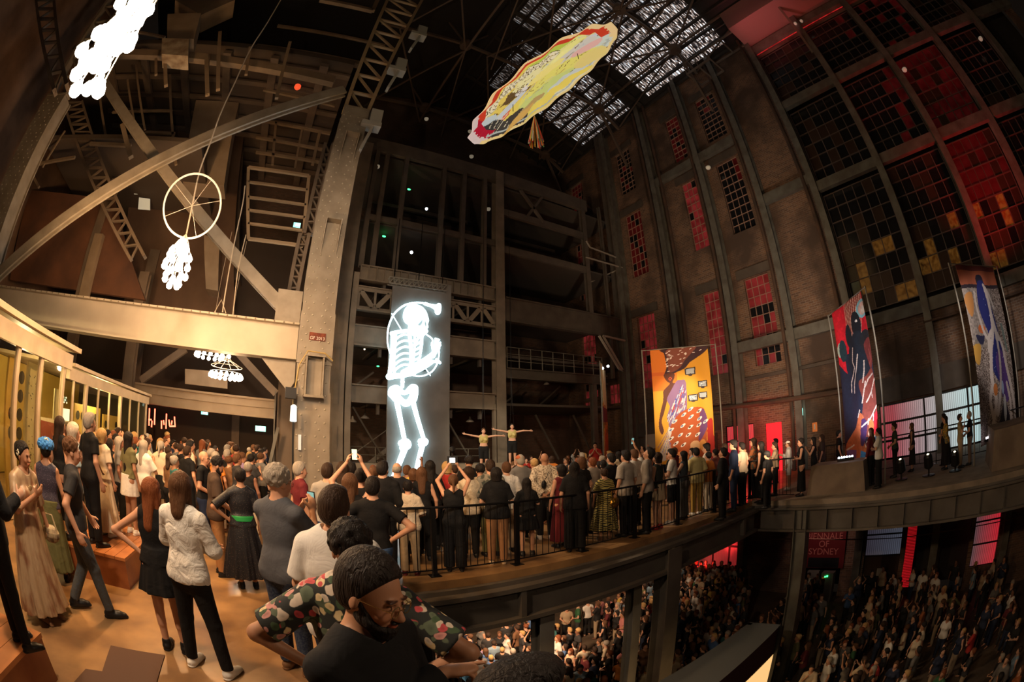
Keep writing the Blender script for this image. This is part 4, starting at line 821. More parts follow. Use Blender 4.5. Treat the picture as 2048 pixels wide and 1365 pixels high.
# lighting truss above
t = empty('lighting_truss', tuple(atY(835, 570, 17))); tag(t, 'short horizontal lighting truss hanging above the skeleton panel', 'truss')
A, B_ = atY(778, 566, 17), atY(893, 582, 17); mb = MB(); d = Vector((0, 0, .28)); k = Vector((0, .25, 0)); al = mat('truss_aluminium', (.5, .5, .48), .35, .7)
for o_ in (Vector(), d, k, d + k): mb.bar(A + o_, B_ + o_, .045)
for i in range(12):
    p, q = A.lerp(B_, i / 12), A.lerp(B_, (i + 1) / 12); mb.bar(p, q + d, .03); mb.bar(p + d + k, q + k, .03); mb.bar(p, p + d, .03)
under(t, mb, 'truss_bars', al)
for f in (0.08, .5, .92): under(t, MB().tube([A.lerp(B_, f) + d, A.lerp(B_, f) + Vector((0, 0, 3.2))], .02, 5), 'hanging_cable', black)
# ================================================================= lamp clusters
bulb = mat('bulb_glow', (1, .9, .75), .3, emit=(1, .90, .74), es=26)
for mm in ('bulb_glow',): MATS[mm].cycles.emission_sampling = 'NONE'
rope = mat('rope', (.42, .36, .28), .8); cord = mat('pale_cord', (.6, .52, .4), .6)
def bulbmesh(p, r, dr=Vector((0, 0, -1))):
    return MB().lathe(p, [(r * .2, -r * 1.5), (r * .3, -r * 1.1), (r * .75, -r * .6), (r, 0), (r * .75, r * .7), (r * .2, r)], 10, dr)
def cluster(name, label, spots, r, top, anchor, extra=None):
    t = empty(name, anchor); tag(t, label, 'light')
    for i, p in enumerate(spots): under(t, bulbmesh(p, r), 'bulb', bulb)
    mb = MB()
    for p in spots: mb.tube([Vector(p) + Vector((0, 0, r)), Vector(p).lerp(Vector(anchor), .4) + Vector((0, 0, r)), anchor], .007, 4)
    c_ = under(t, mb, 'wiring', cord); c_['kind'] = 'stuff'
    return t
r_ = random.Random(11)
# 1: long chain of globes at the top left, close to the camera
d1 = 3.3; base = atD(158, 172, d1); topz = atD(258, -20, d1).z; spots = []
n = 40
for i in range(n):
    z = base.z + (topz - base.z) * (i / (n - 1)) ** .95; rad = .12 + .10 * (i % 3 == 0); a = i * 2.4
    spots.append((base.x + rad * math.cos(a), base.y + rad * math.sin(a) , z + r_.uniform(-.04, .04)))
cluster('bulb_chain', 'long blazing chain of round bulbs at the top left', spots, .072, None, (base.x, base.y, topz + .8))
# 2: cluster under the hoop
d2 = 8.2; c_ = atD(355, 525, d2); spots = []
for i in range(34):
    k = i / 33; a = i * 2.4; rad = .27 * math.sin(PI * min(1, k * .95 + .08)) ** .7; spots.append((c_.x + rad * math.cos(a), c_.y + rad * math.sin(a), c_.z - .46 + .88 * k))
hoopc = atD(384, 412, d2); t2 = cluster('bulb_cluster', 'bright cluster of bulbs hanging directly below the thin hoop', spots, .068, None, tuple(atD(373, 468, d2)))
ht = empty('hoop', tuple(hoopc)); tag(ht, 'thin pale hoop hanging upright around the rope above the bulb cluster', 'hoop')
cdir_ = (hoopc - Vector((0, 0, HC))).normalized(); sx = cdir_.cross(Vector((0, 0, 1))).normalized(); sz = sx.cross(cdir_)
RH = .64; ring = [hoopc + sx * RH * math.cos(2 * PI * k / 40) + sz * RH * math.sin(2 * PI * k / 40) for k in range(40)]
under(ht, MB().tube(ring, .022, 8, closed=True), 'ring', mat('hoop_white', (.8, .75, .62), .4, emit=(1, .8, .5), es=.15))
mb = MB()
for a in (.4, 1.2, 2.6, 3.7, 5.2): mb.tube([hoopc + sx * RH * math.cos(a) + sz * RH * math.sin(a), hoopc + Vector((0, 0, .0))], .006, 4)
under(ht, mb, 'spokes', cord)
rp = [atD(x, y, d2) for x, y in ((373, 468), (385, 410), (400, 340), (421, 285), (440, 230), (470, 165), (500, 100), (535, 45), (566, -8))]
tag(MB().tube(smopen([tuple(p) for p in rp], 3), .02, 6).build('rope', rope), 'long pale rope rising from the bulb cluster to the top edge', 'rope')
rp = [atY(x, y, 10.9) for x, y in ((445, 625), (455, 560), (470, 480), (485, 410), (490, 372))]; q = MB().tube(smopen([tuple(p) for p in rp], 3), .02, 6)
tag(q.build('rope', rope), 'knotted rope hanging from above onto the pale beam, left of the open frame', 'rope')
q = MB().tube([atY(428, 627, 10.9), atY(443, 600, 10.9), atY(452, 627, 10.9)], .015, 5).tube([atY(466, 630, 10.8), atY(476, 540, 10.8), atY(492, 470, 10.8)], .015, 5)
tag(q.build('rope', rope), 'thinner rope ends standing on the pale beam beside the knotted rope', 'rope')
# 3,4: ring chandeliers
def chandelier(px, py, y, R0, n, label):
    p = atY(px, py, y); t = empty('ring_chandelier', tuple(p)); tag(t, label, 'chandelier', 'ring chandeliers')
    pts = [p + Vector((R0 * math.cos(2 * PI * k / n), R0 * math.sin(2 * PI * k / n), 0)) for k in range(n)]
    for q in pts: under(t, bulbmesh(q - Vector((0, 0, .12)), .075), 'bulb', bulb)
    under(t, MB().tube(pts, .012, 5, closed=True).tube([a + Vector((0, 0, .2)) for a in pts], .012, 5, closed=True), 'ring', cord)
    top = p + Vector((0, 0, .62)); mb = MB(); mb.tube([a + (top - a) * .72 + Vector((0, 0, -.05)) for a in pts], .012, 5, closed=True)
    for a in pts[::2]: mb.tube([a + Vector((0, 0, .2)), a + (top - a) * .72 + Vector((0, 0, -.05)), top], .01, 4)
    mb.tube([top, top + Vector((0, 0, 4))], .012, 4); under(t, mb, 'wire_cage', cord); return t
chandelier(452, 746, 14.5, .56, 18, 'front ring chandelier with glowing bulbs under the pale beam')
chandelier(420, 706, 15.5, .55, 14, 'rear ring chandelier partly hidden by the pale beam')
led(458, 714, 14.5, bulb, 'single bright bulb at the top of the front ring chandelier', .07)
# ================================================================= glass booth along the left
bx = -5.5
booth = empty('glass_booth', (bx, 9, 0)); tag(booth, 'long cream painted glazed booth along the left side with yellow interior', 'booth')
bp = mat('booth_cream', (.52, .42, .29), .55, noise=(.42, .33, .22), scale=2); byel = mat('booth_yellow', (.62, .42, .10), .7, noise=(.5, .32, .07), scale=1.5)
m = MB(); m.box((bx - .08, 2.5, 2.92), (bx + .10, 9.35, 3.24)); under(booth, m, 'fascia', bp)
m = MB(); m.box((bx - .08, 9.35, 2.72), (bx + .04, 16.5, 2.98)); under(booth, m, 'fascia', bp)
m = MB(); m.box((bx - 3.4, 2.5, 3.32), (bx + .26, 9.5, 3.42)); under(booth, m, 'roof_edge', bp)
m = MB(); m.box((bx - 3.4, 9.5, 3.02), (bx + .12, 16.6, 3.10)); under(booth, m, 'roof_edge', bp)
ybars = [4.0, 5.2, 6.9, 7.9, 9.05, 10.5, 13.3, 16.2]
for y in ybars: under(booth, MB().box((bx - .05, y - .06, .02), (bx + .05, y + .06, 2.95 if y < 9.2 else 2.74)), 'mullion', bp)
for y in (9.7, 11.4, 12.3, 14.3, 15.3): under(booth, MB().box((bx - .03, y - .025, .3), (bx + .03, y + .025, 2.74)), 'glazing_bar', bp)
under(booth, MB().box((bx - .04, 2.5, .02), (bx + .04, 16.2, .3)), 'lower_panel', bp)
gl = bpy.data.materials.new('booth_glass'); gl.use_nodes = True; nt = gl.node_tree; nt.nodes.remove(nt.nodes['Principled BSDF'])
tr_ = nt.nodes.new('ShaderNodeBsdfTransparent'); tr_.inputs[0].default_value = (.85, .85, .80, 1); gs = nt.nodes.new('ShaderNodeBsdfGlossy'); gs.inputs['Roughness'].default_value = .03; mx = nt.nodes.new('ShaderNodeMixShader'); mx.inputs[0].default_value = .06
nt.links.new(tr_.outputs[0], mx.inputs[1]); nt.links.new(gs.outputs[0], mx.inputs[2]); nt.links.new(mx.outputs[0], nt.nodes['Material Output'].inputs[0])
for a, b in zip(ybars, ybars[1:]): under(booth, MB().box((bx - .008, a + .06, .3), (bx + .002, b - .06, 2.9 if a < 9 else 2.72)), 'pane', gl)
under(booth, MB().box((bx - 3.4, 2.5, .02), (bx - 3.3, 16.2, 3.0)), 'rear_wall', byel)
under(booth, MB().box((bx - 3.3, 16.1, .02), (bx, 16.2, 3.0)), 'end_wall', mat('booth_dark', (.05, .04, .03), .6))
# things inside the booth
def wallboard(y0, y1, z0, z1, x, m, label):
    return tag(MB().box((x, y0, z0), (x + .06, y1, z1)).build('wall_board', m), label, 'board')
white_b = mat('doodle_board', (.68, .62, .36), .7, noise=(.56, .48, .24), scale=3); dk = mat('drawn_marks', (.05, .04, .02), .7)
def board(y0, y1, z0, z1, x, m, label, kind, seed):
    o = wallboard(y0, y1, z0, z1, x, m, label); rr_ = random.Random(seed); q = MB()
    if kind == 'discs':
        ny = max(2, int((y1 - y0) / .34)); nz = 5
        for i in range(ny):
            for j in range(nz):
                if rr_.random() < .8: q.lathe((x + .062, y0 + .22 + i * .34, z1 - .3 - j * .34), [(.12, 0), (.12, .01)], 14, (1, 0, 0))
    else:
        for i in range(70):
            y, z = rr_.uniform(y0 + .08, y1 - .08), rr_.uniform(z0 + .1, z1 - .1); a = rr_.uniform(0, 6.28); l = rr_.uniform(.02, .06); q.bar((x + .062, y, z), (x + .062, y + l * math.cos(a), z + l * math.sin(a)), .012)
    g_ = under(o, q, 'marking', dk); g_['kind'] = 'stuff'; return o
board(5.3, 6.6, .1, 2.7, bx - .9, white_b, 'pale doodled board behind the second pane of the booth from the left edge', 'doodle', 1)
board(6.95, 7.35, .1, 2.75, bx - .35, byel, 'narrow yellow board with black discs in the booth', 'discs', 2)
board(7.9, 8.65, .1, 2.8, bx - .45, white_b, 'tall cream board covered in small drawn marks in the booth', 'doodle', 3)
board(11.2, 13.2, .5, 2.25, bx - .8, byel, 'wide yellow board with rows of black discs in the booth', 'discs', 4)
board(13.5, 15.2, .5, 2.1, bx - .8, byel, 'yellow board with black discs near the far end of the booth', 'discs', 5)
under(sk, MB().box((4.8, SYk + .03, 1.1), (5.0, 17.28, 1.2)).box((5.9, SYk + .03, 5.2), (6.1, 17.28, 5.3)), 'fixing_bracket', black)['kind'] = 'stuff'
t = empty('display_cabinet', (bx - .6, 10, 0)); tag(t, 'red brown cabinet with bottles of light behind the booth glass', 'cabinet')
under(t, MB().box((bx - .9, 9.2, .02), (bx - .3, 10.4, 1.7)), 'body', mat('cabinet_red', (.22, .05, .03), .5)); under(t, MB().box((bx - .9, 9.2, 1.7), (bx - .28, 10.4, 1.76)), 'top', bp)
lb = mat('lit_label', (.9, .85, .6), .5, emit=(1, .9, .55), es=1.6)
tag(MB().box((bx - .5, 9.85, 1.78), (bx - .42, 10.3, 2.06)).build('lit_box', lb), 'small bright white lit box on the cabinet inside the booth', 'box')
tag(MB().box((bx - .35, 9.2, 1.78), (bx - .32, 9.6, 2.45)).build('poster', white_b), 'small cream poster with dark figures behind the booth glass', 'poster')
mb = MB()
for i in range(7): mb.ball((bx - .5, 9.9 + .055 * i, 2.2 + .06 * (i % 3)), .022, 6)
tag(mb.build('string_light', lb), 'little warm string lights above the lit box in the booth', 'light')['kind'] = 'stuff'
# red neon strokes at the end of the booth
rn = mat('red_neon', (1, .1, .05), .4, emit=(1, .12, .06), es=5); t = empty('red_neon_sign', tuple(atY(325, 840, 19))); tag(t, 'red neon strokes glowing in the dark behind the booth end', 'neon sign')
for (a, b) in [((299, 817), (298, 852)), ((310, 818), (309, 850)), ((297, 840), (303, 840)), ((304, 842), (303, 855)), ((323, 842), (323, 858)), ((327, 841), (328, 850)), ((333, 828), (332, 858)), ((338, 840), (339, 852)), ((344, 842), (343, 850)), ((349, 834), (350, 853)), ((339, 853), (351, 853)), ((278, 840), (278, 850))]: under(t, MB().tube([atY(*a, 19), atY(*b, 19)], .035, 6), 'neon_tube', rn)
# ================================================================= railings
rb = mat('railing_black', (.015, .015, .016), .35, .6)
def railing(x0, y0, x1, y1, label, group, z=0, h=1.14, sp_=.125, post=True, mt=rb, fat=.035, end=False):
    a, b = Vector((x0, y0, z)), Vector((x1, y1, z)); L_ = (b - a).length; d = (b - a) / L_
    t = empty('railing', tuple(a)); tag(t, label, 'railing', group)
    Z = lambda p, k: p + Vector((0, 0, k))
    under(t, MB().tube([Z(a, h), Z(b, h)], .021, 8), 'top_rail', mt); under(t, MB().tube([Z(a, .10), Z(b, .10)], .014, 6), 'bottom_rail', mt)
    if post:
        under(t, MB().bar(a, Z(a, h), fat * 2, fat * 2), 'post', mt); under(t, MB().box((a.x - .09, a.y - .09, z), (a.x + .09, a.y + .09, z + .012)), 'base_plate', mt)
    if end: under(t, MB().bar(b, Z(b, h), fat * 2, fat * 2), 'post', mt)
    n = int(L_ / sp_)
    for i in range(1, n): p = a + d * (L_ * i / n); under(t, MB().tube([Z(p, .10), Z(p, h)], .0075, 5), 'baluster', mt)
    return t
px_ = [.95, 2.32, 3.82, 5.26, 6.70, 8.20, 9.85, 11.0, 11.9]
names = ['nearest the bearded man', 'in front of the cream blouse', 'in front of the brown trousers', 'in front of the lace shirt', 'beside the patterned dress', 'just left of the yellow shirt', 'in front of the group in black', 'at the inner corner of the walkway']
for i in range(8): railing(px_[i], 6.3, px_[i + 1], 6.3, 'black gallery railing panel ' + names[i], 'gallery railing panels', end=(i == 7))
railing(11.9, 6.3, 11.9, 4.75, 'short black railing panel running from the corner to the first concrete block', 'walkway railing panels')
for i in range(6):
    y0 = 5.2 - i * 2.4; railing(15.6, y0, 15.6, y0 - 2.4, 'thin dark rear railing of the side walkway, ' + ['nearest the red door', 'behind the red banner', 'behind the man in the green top', 'behind the woman in mustard', 'behind the grey and blue banner', 'at the right edge of the photo'][i], 'rear walkway railing panels', sp_=.3, fat=.02)
for i in range(3):
    y0 = 5.0 - i * 1.5; o = railing(.66, y0, .66, y0 - 1.5, 'black railing beside the bearded man, ' + ['far panel', 'middle panel with the blue cloth', 'near panel'][i], 'railing beside the camera', sp_=.11)
cl = MB(); pts = [(atZ(822, 1268, 1.16)), (atZ(898, 1338, 1.16))]
a, b = pts; q = [Vector((.66, a.y, 1.17)), Vector((.66, b.y - .1, 1.17))]
for i in range(14):
    p0, p1 = q[0].lerp(q[1], i / 14), q[0].lerp(q[1], (i + 1) / 14); w0 = .05 + .004 * math.sin(i * 2.1)
    cl.bar(p0, p1, .07, .05 + .01 * math.sin(i * 1.7), side=(0, 0, 1))
tag(cl.build('blue_ribbon', mat('blue_cloth', (.10, .30, .50), .55, noise=(.07, .22, .40), scale=30, bump=.6)), 'pale blue ribbon wrapped on the handrail beside the bearded man', 'ribbon')
# ================================================================= benches, mat, blocks, spotlights
wood = mat('bench_wood', (.36, .13, .045), .35, noise=(.22, .07, .025), scale=3, spec=.5); woodt = mat('bench_top_wood', (.50, .20, .07), .3, noise=(.36, .13, .045), scale=4, spec=.5)
def bench(x0, y0, x1, y1, h, label):
    t = empty('wooden_bench', ((x0 + x1) / 2, (y0 + y1) / 2, 0)); tag(t, label, 'bench'); under(t, MB().box((x0 + .01, y0 + .01, .0), (x1 - .01, y1 - .01, h - .04)), 'body', wood)
    n = max(2, int((x1 - x0) / .16)); m = MB()
    for i in range(n): m.box((x0 + (x1 - x0) * i / n + .003, y0, h - .04), (x0 + (x1 - x0) * (i + 1) / n - .003, y1, h))
    under(t, m, 'top', woodt)
bench(-3.35, 5.17, -2.18, 6.85, .42, 'polished wooden box bench that people stand on, centre left')
bench(-3.3, 1.2, -2.2, 2.69, .42, 'wooden box bench at the bottom left corner with a sandalled foot')
mt_ = mat('floor_mat_brown', (.085, .045, .028), .85)
tag(MB().plate([tuple(atZ(*p, .004)) for p in ((222, 1293), (330, 1312), (300, 1420), (120, 1400), (172, 1340), (205, 1345))], (0, 0, .008)).build('floor_mat', mt_), 'dark brown angular mat on the floor at the bottom left', 'mat')
cblk = mat('block_concrete', (.24, .18, .13), .9, noise=(.15, .11, .08), scale=1.6, bump=.3)
def block(x0, y0, x1, y1, h, label):
    v = [(x0, y0, 0), (x1, y0, 0), (x1, y1, 0), (x0, y1, 0), (x0 + .12, y0 + .1, h), (x1 - .1, y0 + .1, h), (x1 - .1, y1 - .1, h), (x0 + .12, y1 - .1, h)]
    tag(MB().add(v, [(0, 3, 2, 1), (4, 5, 6, 7), (0, 1, 5, 4), (1, 2, 6, 5), (2, 3, 7, 6), (3, 0, 4, 7)]).build('concrete_block', cblk), label, 'block')
block(12.2, 2.55, 13.35, 4.45, .82, 'large concrete block on the walkway in front of the red banner')
block(12.1, -5.0, 14.2, -1.5, .98, 'large concrete block on the walkway below the grey and blue banner')
def bar_light(p, a, label, col):
    t = empty('floor_light', p); tag(t, label, 'light'); under(t, MB().bar(Vector(p) - Vector(a) * .28, Vector(p) + Vector(a) * .28, .1, .08), 'housing', black)
    q = MB(); 
    for i in range(6): q.ball(tuple(Vector(p) + Vector(a) * (-.22 + i * .088) + Vector((0, 0, .06))), .035, 6)
    under(t, q, 'lens', mat('lens_%g' % col[0], (1, 1, 1), .3, emit=col, es=14))['kind'] = 'stuff'
bar_light((12.85, 3.35, .87), (.3, -.95, 0), 'bright bar light on the concrete block shining up the red banner', (.75, .85, 1))
bar_light((13.9, -1.65, .62), (.7, -.7, 0), 'bright bar light at the foot of the grey and blue banner', (.9, .85, 1))
for px, py, l in ((1803, 925, 'black standing spotlight left of the mustard top'), (1858, 915, 'black standing spotlight in the middle of the walkway'), (1911, 910, 'black standing spotlight beside the pale trousers')):
    p = atX(px, py, 13.4); t = empty('standing_spotlight', (p.x, p.y, 0)); tag(t, l, 'spotlight', 'standing spotlights')
    under(t, MB().lathe((p.x, p.y, 0), [(.22, 0), (.22, .03), (.03, .05), (.03, p.z - .25)], 12), 'stand', black); q = MB().lathe((p.x, p.y, p.z - .3), [(.10, 0), (.16, .05), (.15, .35), (.11, .42)], 12, (-.25, .1, 1)); under(t, q, 'housing', black)
    under(t, MB().ball((p.x - .11, p.y + .03, p.z + .07), .055, 8), 'lens', mat('warm_lens', (1, .9, .6), .3, emit=(1, .85, .45), es=18))
# things fixed to the tall column and beside it
t = empty('flood_lamp', tuple(atY(583, 785, 10.6))); tag(t, 'black flood lamp on a bracket at the left of the tall column', 'lamp'); p = atY(583, 787, 10.6); under(t, MB().box((p.x - .16, 10.5, p.z - .13), (p.x + .12, 10.7, p.z + .13)), 'housing', black); under(t, MB().bar((p.x, 10.7, p.z + .13), (p.x + .12, 11.0, p.z + .35), .04), 'bracket', black)
p = atY(587, 828, 10.6); t = empty('wall_lantern', tuple(p)); tag(t, 'lit glass tube lantern at the left of the tall column', 'lamp'); under(t, MB().lathe((p.x, 10.6, p.z - .2), [(.05, 0), (.09, .02), (.08, .38), (.03, .42)], 12), 'glass', mat('lantern_glass', (.7, .8, .8), .2, emit=(.75, .9, .95), es=.7)); under(t, MB().bar((p.x, 10.6, p.z - .2), (p.x, 10.6, .02), .05), 'post', black)
p = atY(599, 886, 10.95); tag(MB().box((p.x - .035, 10.90, p.z - .18), (p.x + .04, 10.98, p.z + .2)).build('tube_light', mat('white_casing', (.6, .6, .58), .5, emit=(1, 1, .95), es=.25)), 'short white upright tube light low on the tall column', 'light')
tag(MB().box((-.2, 13.7, 0), (-.16, 13.8, 3.5)).bar((-.3, 13.6, 1.3), (-.05, 13.6, 2.4), .1).build('conduit', steelg), 'grey conduit with boxes standing behind the left of the tall column', 'conduit')
# ================================================================= things on the ground floor wall, the kiosk
rs = mat('red_sign', (.16, .012, .015), .7); lt_ = mat('sign_lettering', (.62, .22, .18), .7); p = atX(1649, 1060, 18.9)
yc = 5.85
t = tag(MB().box((18.9, 4.75, -4.6), (18.96, 6.95, -2.0)).build('wall_sign', rs), 'dim red exhibition sign with pale lettering on the lower wall', 'sign')
for i, s in enumerate(('24TH', 'BIENNALE', 'OF', 'SYDNEY')): text(s, .42, faceX(18.88, yc, -2.86 - i * .36), lt_, t)
under(t, MB().box((18.89, 5.0, -4.58), (18.9, 6.6, -4.1)), 'dark_caption', mat('caption_dark', (.01, .01, .012), .6))
t = tag(MB().box((18.7, 5.9, GZ), (18.9, 6.5, -4.7)).build('notice_board', mat('notice_grey', (.16, .15, .13), .6)), 'pale notice board low on the lower wall under the red sign', 'board')
t = empty('display_box', (18.4, 5.1, GZ)); tag(t, 'small machine with green and orange indicator lights by the lower wall', 'machine'); under(t, MB().box((18.2, 5.0, GZ), (18.6, 5.6, -4.6)), 'case', mat('machine_case', (.12, .11, .10), .6)); under(t, MB().ball((18.18, 5.4, -4.75), .04, 6).ball((18.18, 5.3, -4.72), .05, 6), 'green_lamp', glg)['kind'] = 'stuff'; under(t, MB().ball((18.18, 5.5, -4.85), .04, 6), 'orange_lamp', mat('orange_led', (1, .4, 0), .5, emit=(1, .35, .05), es=3))
for x_, y_ in ((18.8, 3.9), (18.8, 2.7)): tag(MB().box((x_, y_, -4.95), (x_ + .03, y_ + .28, -4.6)).build('wall_notice', mat('paper_dim', (.34, .32, .27), .8)), 'small pale paper notice on the dark lower wall, ' + ('nearer the red sign' if y_ > 3 else 'farther right'), 'notice')
q = [atX(x, y, 17.5) for x, y in ((1500, 1082), (1600, 1078), (1700, 1080), (1800, 1076), (1900, 1062), (2046, 1033))]
fl_ = tag(MB().tube(smopen([tuple(a) for a in q], 4), .02, 5).build('festoon_cable', mat('cable_dull', (.2, .1, .07), .7)), 'sagging cable strung across the dark lower hall', 'cable')
kt_ = mat('kiosk_top', (.16, .18, .19), .8); t = empty('kiosk_canopy', (8, 3.5, GZ)); tag(t, 'dark flat topped structure low in the hall, deep red side, orange lit front', 'canopy')
za = -3.0; A4 = [atZ(1500, 1245, za), atZ(1562, 1250, za), atZ(1438, 1365, za), atZ(1330, 1357, za)]; A4[2] = A4[1] + (A4[2] - A4[1]) * 1.5; A4[3] = A4[0] + (A4[3] - A4[0]) * 1.5
under(t, MB().plate([tuple(a) for a in A4], (0, 0, -.05)), 'roof', kt_)
s0, s1 = A4[1], A4[2]; dd = Vector((0, 0, -.80)); under(t, MB().plate([tuple(s0), tuple(s1), tuple(s1 + dd), tuple(s0 + dd)], (.03, 0, 0)), 'side', mat('kiosk_side', (.05, .012, .02), .7))
under(t, MB().plate([tuple(s0 + dd * 1.05), tuple(s1 + dd * 1.05), tuple(s1 + dd * 3), tuple(s0 + dd * 2.4)], (.03, 0, 0)), 'lit_screen', mat('kiosk_glow', (.8, .5, .2), .5, emit=(1, .58, .22), es=.9))
for a in (A4[1], A4[0]): under(t, MB().bar((a.x - .1, a.y - .05, za), (a.x - .1, a.y - .05, GZ), .12), 'post', black)
# ================================================================= people: bodies grown from a distance field
def _rotm(ax, a): return np.array(Matrix.Rotation(a, 3, ax))
class Field:
    """a signed distance grid; every limb is blended in with a smooth union"""
    def __init__(s, lo, hi, h):
        s.h = h; s.lo = np.array(lo, float); n = np.ceil((np.array(hi) - s.lo) / h).astype(int) + 1; s.n = n; s.d = np.full(n, .3)
        s.ax = [s.lo[i] + h * np.arange(n[i]) for i in range(3)]
    def sub(s, lo, hi, m):
        sl = []
        for i in range(3):
            a = max(0, int((lo[i] - m - s.lo[i]) / s.h)); b = min(s.n[i], int((hi[i] + m - s.lo[i]) / s.h) + 2)
            if b <= a: return None, None
            sl.append(slice(a, b))
        sl = tuple(sl); g = np.meshgrid(*[s.ax[i][sl[i]] for i in range(3)], indexing='ij', sparse=True); return sl, g
    def put(s, sl, d, k, op='u'):
        o = s.d[sl]
        if op == 'u':
            if k > 0: hh = np.clip(.5 + .5 * (o - d) / k, 0, 1); s.d[sl] = o * (1 - hh) + d * hh - k * hh * (1 - hh)
            else: s.d[sl] = np.minimum(o, d)
        else:
            d = -d; hh = np.clip(.5 - .5 * (o - d) / max(k, 1e-6), 0, 1); s.d[sl] = o * (1 - hh) + d * hh + max(k, 1e-6) * hh * (1 - hh)
    def cap(s, a, b, ra, rb, k=.02, fl=None, clip=(), op='u', m=.05):
        """tapered limb; fl=(unit axis, factor) flattens it along an axis; clip: half spaces (point, normal) kept on the side against the normal"""
        a = np.array(a, float); b = np.array(b, float); R = max(ra, rb); sl, g = s.sub(np.minimum(a, b) - R, np.maximum(a, b) + R, m)
        if sl is None: return
        X, Y, Z = g; ab = b - a; px, py, pz = X - a[0], Y - a[1], Z - a[2]; L = ab @ ab + 1e-12
        t = np.clip((px * ab[0] + py * ab[1] + pz * ab[2]) / L, 0, 1); qx, qy, qz = px - t * ab[0], py - t * ab[1], pz - t * ab[2]
        if fl is not None:
            n, f = np.array(fl[0], float), fl[1]; c = (qx * n[0] + qy * n[1] + qz * n[2]) * (1 / f - 1); qx, qy, qz = qx + c * n[0], qy + c * n[1], qz + c * n[2]
        d = np.sqrt(qx * qx + qy * qy + qz * qz) - (ra + (rb - ra) * t)
        if fl is not None: d = d * (fl[1] * .5 + .5)
        for q, n in clip: d = np.maximum(d, (X - q[0]) * n[0] + (Y - q[1]) * n[1] + (Z - q[2]) * n[2])
        s.put(sl, d, k, op)
    def ell(s, c, r, k=.02, op='u', rot=None, clip=(), m=.05, rough=0, hole=False):
        r = np.array(r, float); R = r.max(); sl, g = s.sub(np.array(c) - R, np.array(c) + R, m)
        if sl is None: return
        X, Y, Z = g; x, y, z = X - c[0], Y - c[1], Z - c[2]
        if rot is not None: M = rot.T; x, y, z = M[0, 0] * x + M[0, 1] * y + M[0, 2] * z, M[1, 0] * x + M[1, 1] * y + M[1, 2] * z, M[2, 0] * x + M[2, 1] * y + M[2, 2] * z
        q = np.sqrt((x / r[0]) ** 2 + (y / r[1]) ** 2 + (z / r[2]) ** 2); q2 = np.sqrt((x / r[0] ** 2) ** 2 + (y / r[1] ** 2) ** 2 + (z / r[2] ** 2) ** 2) + 1e-9; d = q * (q - 1) / q2
        if rough: d = d + rough * np.sin(X * 95) * np.sin(Y * 88 + 1) * np.sin(Z * 91 + 2) + rough * .6 * np.sin(X * 170 + 2) * np.sin(Y * 190) * np.sin(Z * 160)
        for p, n in clip: d = np.maximum(d, (X - p[0]) * n[0] + (Y - p[1]) * n[1] + (Z - p[2]) * n[2])
        s.put(sl, d, k, op)
    def cone(s, c0, z0, z1, r0, r1, fy=.7, folds=0, amp=.03, k=.02, wave=0):
        """skirt: elliptical cone from z1 (top, r1) down to z0 (hem, r0)"""
        sl, g = s.sub((c0[0] - r0 * 1.3, c0[1] - r0 * 1.3, z0), (c0[0] + r0 * 1.3, c0[1] + r0 * 1.3, z1), .02); X, Y, Z = g; x, y = X - c0[0], (Y - c0[1]) / fy
        t = np.clip((z1 - Z) / (z1 - z0), 0, 1); a = np.arctan2(y, x); R = (r1 + (r0 - r1) * t ** .85) * (1 + amp * t * np.sin(a * folds) + amp * .5 * t * np.sin(a * (folds * 2 + 1) + 1))
        d = (np.sqrt(x * x + y * y) - R) * .75; s.put(sl, np.maximum(np.maximum(d, z0 - Z + wave * np.sin(a * 3)), Z - z1), k)
    def mesh(s):
        """surface nets"""
        D = s.d.copy(); D[0] = D[-1] = .1; D[:, 0] = D[:, -1] = .1; D[:, :, 0] = D[:, :, -1] = .1
        n = D.shape; acc = np.zeros((n[0] - 1, n[1] - 1, n[2] - 1, 3)); cnt = np.zeros(acc.shape[:3])
        S = D < 0; off = [(i, j, k) for i in (0, 1) for j in (0, 1) for k in (0, 1)]
        for a in range(3):
            u, v = [(1, 2), (0, 2), (0, 1)][a]
            i0 = [slice(None)] * 3; i1 = [slice(None)] * 3; i0[a] = slice(0, -1); i1[a] = slice(1, None); A, B = D[tuple(i0)], D[tuple(i1)]
            cr = (A < 0) != (B < 0); t = np.where(cr, A / np.where(cr, A - B, 1), 0)
            for du in (0, 1):
                for dv in (0, 1):
                    sl = [slice(None)] * 3; sl[u] = slice(du, n[u] - 1 + du); sl[v] = slice(dv, n[v] - 1 + dv); c = cr[tuple(sl)]; tt = t[tuple(sl)]
                    cnt += c; acc[..., a] += np.where(c, tt, 0); acc[..., u] += c * du; acc[..., v] += c * dv
        idx = -np.ones(cnt.shape, np.int64); w = cnt > 0; I = np.argwhere(w); idx[w] = np.arange(len(I)); V = (I + acc[w] / cnt[w][:, None]) * s.h + s.lo; F = []
        for a in range(3):
            u, v = [(1, 2), (2, 0), (0, 1)][a]; sl0 = [slice(1, -1)] * 3; sl1 = [slice(1, -1)] * 3; sl0[a] = slice(0, -1); sl1[a] = slice(1, None)
            A, B = S[tuple(sl0)], S[tuple(sl1)]; e = np.argwhere(A != B); flip = A[tuple(e.T)]; g = e + 1; g[:, a] -= 1
            def at(du, dv): q = g.copy(); q[:, u] -= du; q[:, v] -= dv; return idx[tuple(q.T)]
            Q = np.stack([at(0, 0), at(1, 0), at(1, 1), at(0, 1)], 1); Q[~flip] = Q[~flip][:, ::-1]; F.append(Q)
        return V, np.concatenate(F)
